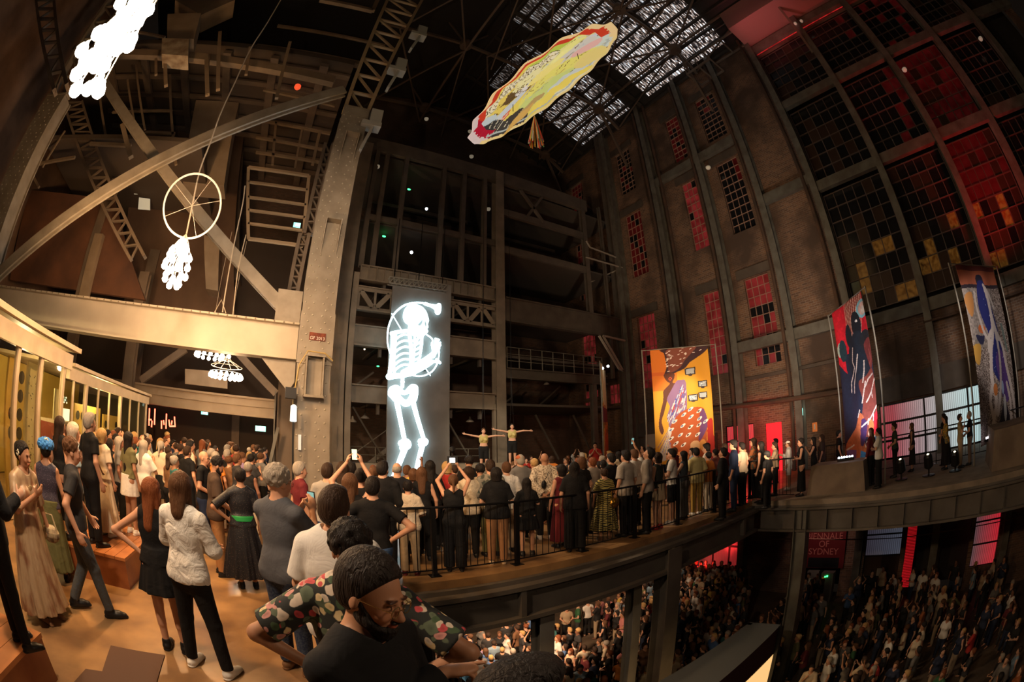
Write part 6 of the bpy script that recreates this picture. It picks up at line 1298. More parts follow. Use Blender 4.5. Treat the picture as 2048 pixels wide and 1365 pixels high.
# ---------------------------------------------------------------- building one person with parts
def person(x, y, z, yaw, height, label, group=None, pose='down', st='stand', fem=0, skin='fair', hair=('short', 'dark brown'), top=('tee', 'black'), bot=('trousers', 'black'), shoes='black', h=.015, build=1., yawh=0, pitch=0, tilt=0, stub=0, curl=.45, hn=None, glasses=False, beard=False, fine=False, jaw=1, vol=1., shoechunk=0, hem=None, sleeve=None):
    t = empty('person', (x, y, z), yaw); s = height / 1.735; t.scale = (s, s, s); t.matrix_world = Matrix.Translation((x, y, z)) @ Matrix.Rotation(yaw, 4, 'Z') @ Matrix.Scale(s, 4); tag(t, label, 'person', group)
    K = dict(fem=fem, h=h, w=build)
    part(t, cached(m_body, pose, st, fem, h, yawh, pitch, tilt, build, stub, curl, hn, jaw), SK[skin] if isinstance(skin, str) else skin)
    hh = min(h, .012)
    if hair: part(t, cached(m_hair, hair[0], hh, yawh, pitch, tilt, vol), HC_[hair[1]] if isinstance(hair[1], str) else hair[1])
    if beard: part(t, cached(m_hair, 'beard', hh, yawh, pitch, tilt, vol), HC_[beard])
    def cc(c): return CO[c] if isinstance(c, str) else c
    def pm(v): return PAT[v[2]] if len(v) > 2 else None
    k, c = top[0], cc(top[1])
    if k == 'tee': part(t, cached(m_top, pose, fem, h, sleeve or .62, .016, build, hem or .90), c, 'tee_shirt', pm(top))
    elif k == 'loose': part(t, cached(m_top, pose, fem, h, sleeve or .8, .030, build, hem or .86), c, 'loose_shirt', pm(top))
    elif k == 'long': part(t, cached(m_top, pose, fem, h, sleeve or 1.92, .017, build, hem or .88), c, 'long_sleeved_shirt', pm(top))
    elif k == 'rolled': part(t, cached(m_top, pose, fem, h, sleeve or 1.35, .022, build, hem or .86), c, 'shirt', pm(top))
    elif k == 'tank': part(t, cached(m_top, pose, fem, h, 0, .010, build, hem or .95, .085), c, 'tank_top', pm(top))
    elif k == 'crop': part(t, cached(m_top, pose, fem, h, 0, .010, build, 1.16, .085), c, 'crop_top', pm(top))
    elif k == 'dress': part(t, cached(m_dress, pose, fem, h, hem or .45, sleeve or 0), c, 'dress', pm(top))
    elif k == 'longdress': part(t, cached(m_dress, pose, fem, h, hem or .12, sleeve or .7, .34, 11, .07, build, .075, .02, .16), c, 'long_dress', pm(top))
    elif k == 'slimdress': part(t, cached(m_dress, pose, fem, h, hem or .3, sleeve or 0, .20, 5, .02, build), c, 'slim_dress', pm(top))
    if bot:
        k, c = bot[0], cc(bot[1])
        if k == 'trousers': part(t, cached(m_pants, st, h, 2.0, .0, build), c, 'trousers', pm(bot))
        elif k == 'slim': part(t, cached(m_pants, st, h, 2.0, -.002, build, 1.02, .014), c, 'trousers', pm(bot))
        elif k == 'wide': part(t, cached(m_pants, st, h, 2.0, .035, build), c, 'wide_trousers', pm(bot))
        elif k == 'shorts': part(t, cached(m_pants, st, h, .92, 0, build), c, 'shorts', pm(bot))
        elif k == 'skirt': part(t, cached(m_skirt, h, hem or .55), c, 'skirt', pm(bot))
        elif k == 'miniskirt': part(t, cached(m_skirt, h, .68, .215, .170, 7, .03), c, 'short_skirt', pm(bot))
        elif k == 'longskirt': part(t, cached(m_skirt, h, .16, .26, .172, 9, .05), c, 'long_skirt', pm(bot))
    if shoes:
        for s_ in (1, -1): part(t, cached(m_shoe, st, s_, .013 if h > .01 else .008, shoechunk), cc(shoes))
    if glasses: 
        g_ = m_glasses(yawh, pitch, tilt).build('glasses', black if glasses is True else glasses); g_.parent = t
    return t
def face_to(x, y, tx, ty): return math.atan2(-(tx - x), (ty - y))      # yaw so that +y points at the target
# ================================================================= who stands where
_dir = RC.T
def pix(x, y, z):
    c = _dir @ (np.array([x, y, z - HC]) / math.sqrt(x * x + y * y + (z - HC) ** 2)); th = math.acos(max(-1, min(1, -c[2]))); r = 2 * LENS * math.sin(th / 2); h = math.hypot(c[0], c[1]) + 1e-9
    return 1024 + c[0] / h * r / 36 * 2048, 682.5 - c[1] / h * r / 36 * 2048
PLACED = []
def put(hx, hy, label, wrist=None, feet=None, d=None, a=None, look=(5.6, 16.5), z0=0, hmin=1.5, hmax=1.95, **k):
    """hx, hy: top of the head in the photo; distance from the feet or given; a: heading, 0 = away from the camera, 90 = towards photo right"""
    r = ray((hx, hy)); az = math.atan2(r[0], r[1])
    if feet is not None:
        g = atZ(feet[0], feet[1], z0); d = math.hypot(g.x, g.y); az = (az + math.atan2(g.x, g.y)) / 2
    if feet is None and d > 4:
        for _ in range(9):
            if all((d * math.sin(az) - a_) ** 2 + (d * math.cos(az) - b_) ** 2 > .40 ** 2 for a_, b_ in PLACED): break
            d += .11
    x, y = d * math.sin(az), d * math.cos(az); h = HC + d * r[2] / math.hypot(r[0], r[1]) - z0
    h = max(hmin, min(hmax, h))
    yaw = face_to(x, y, *look) if a is None else -(az + math.radians(a))
    if wrist:
        tgt = atD(*wrist); Mi = (Matrix.Translation((x, y, z0)) @ Matrix.Rotation(yaw, 4, 'Z') @ Matrix.Scale(h / 1.735, 4)).inverted(); wl = Mi @ tgt; sh = Vector((.18, 0, 1.39)); mid = (sh + wl) / 2; e_ = mid + Vector((.06, -.02, -.13)); POINTD[:] = list((Mi.to_3x3() @ Vector((y / d * .95 + x / d * .1, -x / d * .95 + y / d * .1, .02))).normalized()); ARM['point'] = (tuple(e_), tuple(wl)) + ARM['point'][2:]
    PLACED.append((x, y)); k.setdefault('h', .013 if d < 7.5 else .015)
    t = person(x, y, z0, yaw, h, label, **k); t['_n'] = 1; return t, (x, y, yaw, h)
def W(t, v): return t.matrix_world @ Vector(v)
def addpart(t, mb, name, m, sm=True):
    """a part modelled in the person's own frame"""
    o = mb.build(name, m, smooth=sm); o.parent = t; return o
# ---------------- the people closest to the camera
t, _ = put(716, 1100, 'bearded person in black with round thin glasses, leaning in and pointing, closest to the camera', d=1.28, a=130, wrist=(888, 1346, 1.33), pose='point', h=.0055, skin='tan', hair=('crop', (.015, .010, .008)), beard='black', glasses=mat('gold_wire', (.5, .36, .16), .25, .9), top=('long', 'black'), bot=('trousers', 'black'), shoes=None, yawh=.05, pitch=-.24, tilt=-.06, jaw=1.08, build=1.03, curl=1.25, hn=((.0, .1, -1), None), hmin=1.5, hmax=1.84)
t, _ = put(1045, 1331, 'person with thick black hair at the bottom edge, only the crown of the head showing', d=.80, a=60, pose='clasp', h=.009, hair=('short', 'black'), top=('tee', 'black'), hmin=1.4)
t, _ = put(700, 1043, 'person with curly black hair in a black shirt printed with pale and red flowers', d=1.80, a=12, pose='hips', h=.008, skin='tan', hair=('curly', 'black'), top=('loose', 'black', 'floral'), bot=('trousers', 'cream'), vol=.92, sleeve=.8)
t, _ = put(668, 976, 'person in a plain white tee with cropped dark hair, seen from behind', d=2.55, a=22, h=.008, build=1.08, hair=('short', 'dark brown'), top=('loose', 'white'), bot=('trousers', 'navy'), pose='clasp')
t, g_ = put(557, 933, 'grey curly haired person in a slate blue shirt holding up a phone with both hands', feet=(600, 1342), a=42, pose='phone', h=.008, hair=('curly', 'grey'), top=('rolled', (.085, .09, .105)), bot=('trousers', 'navy', 'denim'), shoes='brown', glasses=True, yawh=-.2, sleeve=.95)
mk_phone(t, (.01, .40, 1.45), (0, 1, .15), 'phone showing a green picture in the hands of the grey curly haired person', PHB)
t, _ = put(343, 943, 'person with shoulder length wavy brown hair in a creased white shirt, arms folded', feet=(440, 1343), a=38, pose='crossed', st='wide', h=.008, hair=('wavy', 'brown'), top=('long', 'white', 'linen'), bot=('slim', 'black'), shoes='white', shoechunk=.004, yawh=.2)
t, _ = put(306, 957, 'person with long auburn hair in a short black sleeveless dress, hand on hip', feet=(352, 1300), a=22, pose='hips', st='stand', fem=1, h=.008, hair=('long', 'auburn'), top=('dress', 'black'), bot=None, hem=.66, shoes='black', shoechunk=.006, yawh=-.4)
t, _ = put(145, 878, 'person striding right in a charcoal tee and tight grey jeans with black boots', feet=(186, 1226), a=86, pose='walk', st='stride', h=.008, hair=('curly', 'brown'), top=('tee', 'charcoal'), bot=('slim', (.06, .062, .06), 'denim'), shoes='black', shoechunk=.008, vol=.93)
t, _ = put(45, 884, 'person with a white flower behind the ear, flowing gold brown gown and bib necklace', feet=(98, 1236), a=140, pose='necklace', fem=1, h=.008, skin='tan', hair=('bun', 'black'), top=('longdress', (.42, .30, .18), 'silk'), bot=None, shoes='brown', yawh=.25, sleeve=1.0, hmax=1.8)
fm = mat('petal_white', (.85, .80, .62), .6); q = MB()
for k in range(5): q.ball((.085 + .0, .0 + .020 * math.cos(k * 1.257), 1.635 + .020 * math.sin(k * 1.257)), .014, 8, (.5, 1, 1))
addpart(t, q, 'flower', fm); q = MB(); q.tube([(.060 * math.cos(a * PI / 10), .045 + .055 * math.sin(a * PI / 10), 1.415 - .055 * math.sin(a * PI / 10)) for a in range(11)], .006, 6).ball((0, .118, 1.335), .034, 10, (1, .25, .8)); addpart(t, q, 'necklace', mat('bib_gold', (.6, .5, .3), .3, .6))
hb = W(t, (-.36, .02, .84)); bg = empty('handbag', tuple(hb)); tag(bg, 'woven cream handbag with dark lattice held low by the person in the gown', 'bag'); under(bg, MB().ball(tuple(hb), .13, 14, (1.0, .6, .75)), 'body', mat('woven_cream', (.55, .45, .28), .7, noise=(.12, .08, .05), scale=16)); under(bg, MB().tube([hb + Vector((-.1, 0, .06)), hb + Vector((-.05, 0, .2)), hb + Vector((.05, 0, .2)), hb + Vector((.1, 0, .06))], .01, 6), 'handle', mat('woven_cream', (.5, .4, .2)))
t, _ = put(96, 884, 'person in a fluffy bright blue hat, beaded low back top and long olive skirt', feet=(118, 1160), a=12, fem=1, h=.010, skin='tan', hair=('bun', 'black'), top=('tank', (.05, .045, .07), 'beads'), bot=('longskirt', 'olive'))
hf = Field((-.2, -.2, 1.5), (.2, .2, 1.9), .007); hf.ell((0, -.01, 1.70), (.135, .145, .085), .01, rough=.012); V_, F_ = hf.mesh(); hm = to_mesh('hat', V_, F_, mat('hat_blue', (.03, .16, .55), .8, noise=(.06, .30, .75), scale=40)); part(t, hm)
q = MB()
for k in range(5): q.ball((.03 + .022 * math.cos(k * 1.257), -.10, 1.755 + .022 * math.sin(k * 1.257)), .016, 8, (1, .6, 1))
addpart(t, q, 'hat_flower', fm)
t, _ = put(3, 868, 'person in black standing on the bottom left bench, cut by the photo edge', feet=(22, 1292), z0=.42, a=70, h=.010, hair=('short', 'black'), top=('long', 'black'), bot=('slim', 'black'), shoes='black', pose='hold', hmax=1.9)
t, _ = put(121, 834, 'person with long dark hair in a black sleeveless dress standing on the centre left bench', d=6.3, z0=.42, a=55, fem=1, h=.011, hair=('long', 'dark brown'), top=('slimdress', 'black'), bot=None, hmax=1.8)
t, _ = put(172, 826, 'tall person in black tee and glasses standing on the centre left bench', feet=(204, 1092), z0=.42, a=62, h=.010, hair=('short', 'grey'), top=('tee', 'black'), bot=('trousers', 'black'), glasses=True, pitch=.1)
t, _ = put(148, 846, 'grey haired person between the black sleeveless dress and the tall person in glasses', d=7.0, z0=.0, a=60, hair=('bob', 'white'), fem=1, top=('loose', 'light blue'))
t, _ = put(205, 858, 'person in a long pleated cream dress with a brown strap across the back', feet=(216, 1072), z0=.42, a=48, fem=1, h=.009, skin='fair', hair=('bob', 'blond'), top=('longdress', (.66, .56, .42)), bot=None, shoes='white', hem=.12)
q = MB().tube([(-.14, -.02, 1.42), (-.02, -.135, 1.25), (.13, -.12, 1.05), (.19, -.02, .98)], .012, 6); addpart(t, q, 'strap', mat('strap_brown', (.12, .05, .02), .5))
t, _ = put(264, 866, 'person with waist length straight black hair, olive top and short white skirt', feet=(262, 1068), z0=.42, a=58, fem=1, h=.009, skin='tan', hair=('verylong', 'black'), top=('tee', (.16, .15, .07)), bot=('miniskirt', 'white'), shoes='white', hem=.98)
t, _ = put(487, 938, 'person in a long black sequinned dress tied with a green sash, hand on hip', feet=(492, 1176), a=-6, pose='lefthip', fem=1, h=.009, skin='tan', hair=('bun', 'black'), top=('longdress', (.012, .012, .016), 'sequin'), bot=None, shoes='black', hem=.2, sleeve=.95)
q = Field((-.3, -.3, .98), (.3, .3, 1.12), .008); q.cone((0, -.008, 0), 1.015, 1.09, .186, .178, .80); V_, F_ = q.mesh(); part(t, to_mesh('sash', V_, F_, mat('sash_green', (.02, .30, .07), .5)))
t, _ = put(437, 914, 'bearded person with curly hair, brown tee and tan trousers, looking down', feet=(438, 1150), a=82, h=.009, skin='tan', hair=('curly', 'black'), beard='black', top=('loose', (.07, .045, .032)), bot=('trousers', (.34, .17, .07)), shoes='black', shoechunk=.004, pitch=-.35, pose='clasp', vol=.92)
t, _ = put(399, 902, 'bald person with glasses in a black tee, hands joined in front', feet=(428, 1100), a=112, h=.010, hair=None, top=('tee', 'black'), bot=('trousers', 'navy'), glasses=True, pose='clasp', st='relax')
t, _ = put(372, 893, 'dark haired person in a black tee directly behind the bald person with glasses', feet=(385, 1056), a=50, h=.011, hair=('short', 'dark brown'), top=('tee', 'black'), bot=('trousers', 'black'), skin='fair')
# ---------------- along the gallery railing, left to right
G = [
 (655, 928, 6.3, 'person in a pale grey shirt standing against the foot of the tall column', dict(hair=('short', 'dark brown'), top=('long', (.32, .30, .27)), bot=('trousers', 'navy'))),
 (600, 925, 6.6, 'person with close cropped grey hair and dark red tee, left of the column foot', dict(hair=('crop', 'grey'), top=('tee', 'wine'), a=70)),
 (686, 924, 6.9, 'person with long dark hair in black beside the pale grey shirt', dict(hair=('long', 'dark brown'), fem=1, top=('long', 'black'))),
 (703, 926, 7.6, 'black haired person in a dark tee, third right of the tall column foot', dict(hair=('short', 'black'), top=('tee', 'charcoal'))),
 (700, 948, 5.3, 'person with bare raised arms filming with a lit phone, long brown hair and black top', dict(hair=('long', 'brown'), fem=1, top=('tank', 'black'), bot=('trousers', 'black'), pose='overhead', skin='fair', h=.010)),
 (722, 938, 6.0, 'person with a black bun right behind the raised lit phone', dict(hair=('bun', 'black'), fem=1, top=('tee', 'black'))),
 (748, 934, 7.4, 'person with tied brown hair and khaki top just right of the raised arms', dict(hair=('tail', 'brown'), fem=1, top=('loose', 'olive'))),
 (765, 924, 6.8, 'broad person in a black shirt with thick black hair, left of the bald head', dict(hair=('short', 'black'), top=('rolled', 'black'), build=1.1, yawh=-.3, h=.011)),
 (745, 955, 4.9, 'person in black tee and blue jeans with a red belt, elbow out to the right', dict(hair=('crop', 'black'), top=('tee', 'black'), bot=('trousers', 'blue', 'denim'), pose='hips', h=.010, skin='fair')),
 (794, 926, 7.5, 'bald person in a dark collared shirt right below the legs of the skeleton', dict(hair=('fringe', 'grey'), top=('long', (.014, .015, .02)), build=1.06)),
 (843, 935, 7.7, 'person with long blond brown hair and bare shoulder in a black top below the skeleton', dict(hair=('long', 'brown'), fem=1, top=('tank', 'black'), skin='fair')),
 (827, 938, 8.2, 'person with brown hair half hidden behind the long blond brown hair', dict(hair=('bob', 'brown'), fem=1, top=('tee', 'navy'))),
 (860, 922, 8.4, 'person with long straight dark hair in a black coat right of the skeleton legs', dict(hair=('long', 'black'), fem=1, top=('long', 'black'))),
 (893, 924, 8.6, 'person with a blond bob in a bright red top left of the raised camera', dict(hair=('bob', 'blond'), fem=1, top=('tee', 'red'))),
 (938, 914, 9.6, 'person with curly black hair behind the raised camera arms', dict(hair=('curly', 'black'), top=('tee', 'black'))),
 (937, 934, 7.9, 'person in a loose cream blouse with a dark bob right of the raised camera', dict(hair=('bob', 'dark brown'), fem=1, top=('loose', 'cream', 'linen'), bot=('trousers', 'black'), sleeve=1.3)),
 (960, 930, 8.4, 'person with short dark round hair between the cream blouse and the camouflage shirt', dict(hair=('curly', 'black'), fem=1, top=('print', 'beige') if 0 else ('tee', 'beige', 'print'))),
 (980, 921, 7.9, 'person in a grey patterned camouflage shirt left of the black loose top', dict(hair=('short', 'dark brown'), top=('rolled', (.30, .27, .21), 'print'), bot=('trousers', 'olive'))),
 (1012, 925, 8.2, 'person in a plain white collared shirt with cropped hair, left of the lace shirt', dict(hair=('crop', 'brown'), top=('rolled', 'white', 'linen'), bot=('trousers', 'beige'), sleeve=.9)),
 (1040, 911, 9.6, 'person in an orange cap and grey shirt behind the white collared shirt', dict(hair=('crop', 'grey'), top=('tee', 'grey'), build=1.1)),
 (1068, 918, 10.2, 'person with messy blond top knot beside the lace shirt', dict(hair=('bun', 'blond'), fem=1, top=('tank', 'rust'))),
 (1122, 930, 8.6, 'person with dark hair and bare back between the lace shirt and the big black outfit', dict(hair=('bob', 'black'), fem=1, top=('tank', 'wine'), bot=('longskirt', 'wine'))),
 (1162, 915, 9.5, 'person with light brown hair behind the big black outfit', dict(hair=('bob', 'brown'), fem=1, top=('tee', 'black'))),
 (1184, 916, 9.7, 'person in a light grey tee with cropped reddish hair left of the patterned dress', dict(hair=('crop', 'auburn'), top=('loose', (.42, .36, .30)), bot=('trousers', 'grey'), build=1.06)),
 (1222, 908, 10.0, 'person in a plain black tee standing right behind the patterned dress', dict(hair=('short', 'black'), top=('tee', 'black'), bot=('trousers', 'black'), build=1.06)),
 (1251, 902, 9.4, 'tall person in a pale grey tee with black hair right of the plain black tee', dict(hair=('short', 'black'), top=('loose', (.40, .36, .32)), bot=('trousers', 'black'))),
 (1292, 896, 9.6, 'person in a grey shirt tilting the head far back, looking up to the left', dict(hair=('short', 'black'), top=('rolled', (.30, .27, .24)), bot=('trousers', 'black'), a=-80, pitch=.5)),
 (1268, 900, 10.6, 'person in a white tee reaching one arm up with a phone', dict(hair=('short', 'brown'), top=('tee', 'white'), pose='oneup', a=-40)),
 (1314, 906, 9.9, 'person in a dark tank and short beige skirt with red shoes', dict(hair=('bob', 'dark brown'), fem=1, top=('tank', (.03, .035, .03)), bot=('miniskirt', 'beige'), shoes='red', a=-60)),
 (1343, 899, 10.5, 'person in white tee and black shorts leaning back beside the yellow banner', dict(hair=('short', 'black'), top=('tee', 'white'), bot=('shorts', 'black'), shoes='white', a=-80, pose='crossed')),
 (1366, 903, 11.0, 'person with long dark hair in a blue grey sleeveless top clapping', dict(hair=('long', 'black'), fem=1, top=('tank', (.05, .06, .075)), bot=('wide', 'grey'), pose='clap', a=-70)),
 (1416, 905, 11.9, 'person in an orange shirt and cream trousers right behind the yellow shirt', dict(hair=('bun', 'black'), fem=1, top=('long', 'orange'), bot=('slim', 'cream'), a=-50)),
 (1412, 889, 12.2, 'person in a white tee under the bottom right corner of the yellow banner', dict(hair=('short', 'black'), top=('tee', 'white'), a=-75)),
 (1444, 897, 10.6, 'person in black from head to foot with raised chin, right of the orange shirt', dict(hair=('short', 'black'), top=('long', 'black'), bot=('trousers', 'black'), a=-75, pitch=.2, build=1.08)),
 (1430, 899, 12.0, 'person with black bun in a dusky pink top before the red glazing', dict(hair=('bun', 'black'), fem=1, top=('tee', 'pink'), a=-60)),
 (1466, 881, 11.6, 'tall person in a navy shirt in front of the red glazing', dict(hair=('short', 'black'), top=('rolled', 'navy'), bot=('trousers', 'navy'), a=-85, h=.015)),
 (1449, 888, 13.5, 'person with dark hair standing against the red glazing, left of the navy shirt', dict(hair=('short', 'dark brown'), top=('tee', 'wine'), a=-60)),
 (1483, 886, 12.4, 'slim person in a cream tee by the wall column right of the navy shirt', dict(hair=('short', 'black'), top=('tee', 'cream'), a=-60)),
 (1506, 877, 13.6, 'person with long hair in a brown patterned top near the column base, hands raised', dict(hair=('long', 'dark brown'), fem=1, top=('loose', 'rust', 'print'), a=-80, pose='clap')),
 (1521, 884, 12.6, 'person with long dark hair in a black tank just left of the red door', dict(hair=('long', 'black'), fem=1, top=('tank', 'black'), bot=('longskirt', 'black'), a=-70)),
 (1534, 905, 11.6, 'short person in a black hat by the corner of the railing', dict(hair=('short', 'black'), top=('tee', 'black'), a=-60)),
 (1549, 885, 13.6, 'person in a beige tee and black trousers clapping in front of the red door', dict(hair=('short', 'dark brown'), top=('tee', 'beige'), bot=('trousers', 'black'), pose='clap', a=-85)),
 (1551, 878, 16.5, 'dark silhouette of a person close to the red door', dict(hair=('short', 'black'), top=('tee', 'charcoal'), a=-80)),
 (1601, 877, 13.0, 'person in a long black dress with arms folded right of the white cap', dict(hair=('bun', 'black'), fem=1, top=('slimdress', 'black'), bot=None, hem=.15, pose='crossed', a=-95)),
 (1626, 875, 14.2, 'person with long dark hair in a black tank clapping beside the concrete block', dict(hair=('long', 'black'), fem=1, top=('tank', 'black'), pose='clap', a=-85)),
 (1643, 870, 14.6, 'person in a dark loose top holding a pale cup behind the concrete block', dict(hair=('long', 'dark brown'), fem=1, top=('loose', (.05, .035, .03)), pose='hold', a=-85)),
 (1677, 862, 15.2, 'person in black tee behind the concrete block, left of the red banner', dict(hair=('short', 'black'), top=('tee', 'black'), bot=('trousers', 'black'), a=85, glasses=False)),
 (1741, 857, 13.3, 'person with long brown hair in dark red beside the foot of the red banner', dict(hair=('long', 'brown'), fem=1, top=('long', 'wine'), a=-60)),
 (1756, 857, 12.7, 'person with arms folded in a white blouse and black trousers by the red banner', dict(hair=('tail', 'black'), fem=1, top=('loose', 'white'), bot=('wide', 'black'), pose='crossed', a=-80)),
 (1788, 847, 14.2, 'person in a dark green tee facing the white blouse, hands joined', dict(hair=('short', 'dark brown'), top=('tee', (.035, .05, .035)), bot=('trousers', 'black'), pose='clasp', a=-95)),
 (1823, 855, 14.9, 'person with long hair in a long dark dress before the pink glazing', dict(hair=('long', 'brown'), fem=1, top=('slimdress', (.03, .025, .025)), bot=None, hem=.25, a=-80)),
 (1890, 833, 14.1, 'person in a mustard patterned top and black skirt with arms folded, near the white glazing', dict(hair=('long', 'black'), fem=1, top=('rolled', 'mustard', 'print'), bot=('longskirt', 'black'), pose='crossed', a=-100)),
 (1887, 828, 15.0, 'dark haired person hidden behind the mustard patterned top', dict(hair=('short', 'black'), top=('tee', 'black'), a=-60)),
 (1920, 843, 13.9, 'person in a tan top and beige trousers turned to the leaning person', dict(hair=('short', 'dark brown'), fem=1, top=('tee', (.36, .26, .13)), bot=('trousers', 'beige'), pose='chin', a=100)),
 (1938, 829, 13.9, 'person with cropped hair in a black tee and brown trousers leaning on the rear railing', dict(hair=('crop', 'grey'), top=('tee', 'black'), bot=('trousers', (.14, .10, .08)), pose='clasp', a=-85)),
]
for hx, hy, d, lab, kw in G:
    t, g_ = put(hx, hy, lab, d=d, **kw)
    if 'lit phone, long' in lab: mk_phone(t, (.0, .26, 1.96), (0, 1, .3), 'brightly lit phone held high above the brown haired person by the column')
    if 'reaching one arm' in lab: mk_phone(t, (.22, .30, 1.93), (0, 1, .2), 'dark phone held up at arm length before the yellow banner', PHB)
    if 'pale cup' in lab: c_ = W(t, (.14, .35, 1.24)); tag(MB().lathe(tuple(c_ - Vector((0, 0, .05))), [(.03, 0), (.042, .11)], 12).build('cup', mat('cup_white', (.7, .68, .6), .5)), 'pale cup held by the person in the dark loose top', 'cup')
    if 'red belt' in lab: q = Field((-.3, -.3, .86), (.3, .3, 1.0), .008); q.cone((0, -.005, 0), .90, .935, .185, .178, .74); V_, F_ = q.mesh(); part(t, to_mesh('belt', V_, F_, mat('belt_red', (.5, .08, .03), .5)))
    if 'orange cap' in lab: part(t, (lambda f: (f.ell((0, -.005, 1.665), (.092, .108, .085), .01, clip=[((0, 0, 1.66), (0, 0, -1))]), to_mesh('cap', *f.mesh(), mat('cap_orange', (.42, .10, .03), .8)))[1])(Field((-.15, -.15, 1.6), (.15, .2, 1.8), .009)))
    if 'black hat' in lab: part(t, (lambda f: (f.ell((0, -.005, 1.665), (.096, .112, .085), .01), to_mesh('hat', *f.mesh(), mat('hat_black', (.01, .01, .01), .8)))[1])(Field((-.15, -.15, 1.55), (.15, .2, 1.8), .009)))
# with visible feet at the railing
t, _ = put(820, 962, 'person in a cream blouse and beige trousers with a dark bun, at the railing', feet=(818, 1150), a=0, fem=1, h=.009, hair=('bun', 'black'), top=('loose', (.60, .50, .38), 'linen'), bot=('trousers', (.36, .27, .17)), shoes='wine', sleeve=.95, pose='clasp', st='stand')
t, _ = put(905, 950, 'person in a black jumpsuit holding a camera overhead with both arms', feet=(913, 1142), a=-2, pose='overhead', fem=1, h=.009, skin='fair', hair=('tail', 'brown'), top=('tank', 'black'), bot=('wide', 'black'))
c_ = W(t, (0, .26, 1.98)); e_ = empty('camera', tuple(c_)); tag(e_, 'black camera with a lit rear screen held high over the crowd', 'camera')
Mw = t.matrix_world.to_3x3().normalized(); bb = lambda a, b: MB().plate([tuple(c_ + Mw @ Vector(v)) for v in ((a[0], a[1], a[2]), (b[0], a[1], a[2]), (b[0], a[1], b[2]), (a[0], a[1], b[2]))], Mw @ Vector((0, b[1] - a[1], 0)))
under(e_, bb((-.085, -.05, -.06), (.085, .05, .06)), 'body', black); under(e_, bb((-.05, -.056, -.045), (.04, -.052, .035)), 'rear_screen', mat('camera_screen', (1, 1, 1), .3, emit=(.95, .97, 1), es=3)); under(e_, MB().tube([c_ + Mw @ Vector((0, .05, 0)), c_ + Mw @ Vector((0, .2, 0))], .045, 12), 'lens', black); under(e_, MB().ball(tuple(c_ + Mw @ Vector((0, .0, .17))), .055, 10), 'flash', black); under(e_, MB().tube([c_ + Mw @ Vector((0, 0, .05)), c_ + Mw @ Vector((0, 0, .15))], .015, 6), 'hot_shoe', black)
t, _ = put(985, 936, 'person in a loose black top and brown corduroy trousers, black hair, at the railing', feet=(1003, 1128), a=-4, h=.009, hair=('bob', 'black'), top=('loose', 'black'), bot=('trousers', (.26, .13, .06)), shoes='beige', build=1.1, fem=1, pose='clasp')
t, _ = put(1050, 957, 'person in a short loose black dress looking at a small phone, at the railing', feet=(1058, 1112), a=-8, h=.009, hair=('long', 'black'), fem=1, top=('dress', 'black'), bot=None, hem=.62, sleeve=.8, pose='hold', shoes='black', shoechunk=.01)
mk_phone(t, (.16, .33, 1.30), (0, 1, -.5), 'small white lit phone in the hand of the person in the short black dress', mat('phone_white', (1, 1, 1), .3, emit=(.9, .95, 1), es=1.5))
t, _ = put(1090, 907, 'tall bald person in a creased cream lace shirt with hands joined behind the back', feet=(1090, 1078), a=-6, h=.009, skin='tan', hair=None, top=('loose', (.62, .54, .42), 'lace'), bot=('trousers', 'black'), pose='behind', shoes='white', sleeve=1.9)
c_ = W(t, (-.04, -.20, 1.13)); e_ = empty('shoulder_bag', tuple(c_)); tag(e_, 'small black bag on a thin strap across the creased cream lace shirt', 'bag'); under(e_, MB().ball(tuple(c_), .085, 10, (.8, .5, 1.1)), 'pouch', black); under(e_, MB().tube([tuple(c_ + Vector((0, 0, .08))), tuple(W(t, (.02, -.16, 1.28))), tuple(W(t, (.10, -.05, 1.47)))], .007, 5), 'strap', black)
t, _ = put(1150, 925, 'large person in a loose black outfit with long dark hair, left of the patterned dress', feet=(1148, 1103), a=-6, h=.010, hair=('long', 'black'), top=('loose', 'black'), bot=('wide', 'black'), build=1.14, fem=1, shoes='black')
t, _ = put(1207, 938, 'person in an olive yellow dress with black brush strokes, at the railing', feet=(1210, 1080), a=-20, h=.009, hair=('bun', 'dark brown'), fem=1, top=('longdress', (.45, .38, .12), 'tiger'), bot=None, hem=.26, pose='hold', shoes='brown', hmin=1.45)
c_ = W(t, (.20, -.16, .92)); e_ = empty('handbag', tuple(c_)); tag(e_, 'shiny gold bag hanging at the hip of the olive yellow dress', 'bag'); under(e_, MB().ball(tuple(c_), .125, 12, (1, .55, .9)), 'body', mat('gold_foil', (.9, .5, .08), .22, .9, noise=(.4, .2, .02), scale=20, bump=.8)); under(e_, MB().tube([tuple(c_ + Vector((-.08, 0, .1))), tuple(W(t, (.16, .0, 1.3))), tuple(c_ + Vector((.08, 0, .1)))], .008, 5), 'handle', mat('gold_foil', (.9, .5, .08)))
t, _ = put(1390, 897, 'person in a loose pale yellow shirt and mustard trousers at the railing', feet=(1395, 1030), a=-30, h=.010, hair=('short', 'black'), top=('loose', (.66, .56, .26)), bot=('slim', (.45, .28, .06)), shoes='white', sleeve=.95)
t, _ = put(1577, 882, 'person in a white cap, loose white shirt and white shorts on the walkway', feet=(1577, 980), a=-88, h=.011, hair=('crop', 'brown'), top=('loose', 'white', 'linen'), bot=('shorts', 'white'), pose='hold', shoes='white', sleeve=1.8, hem=.72)
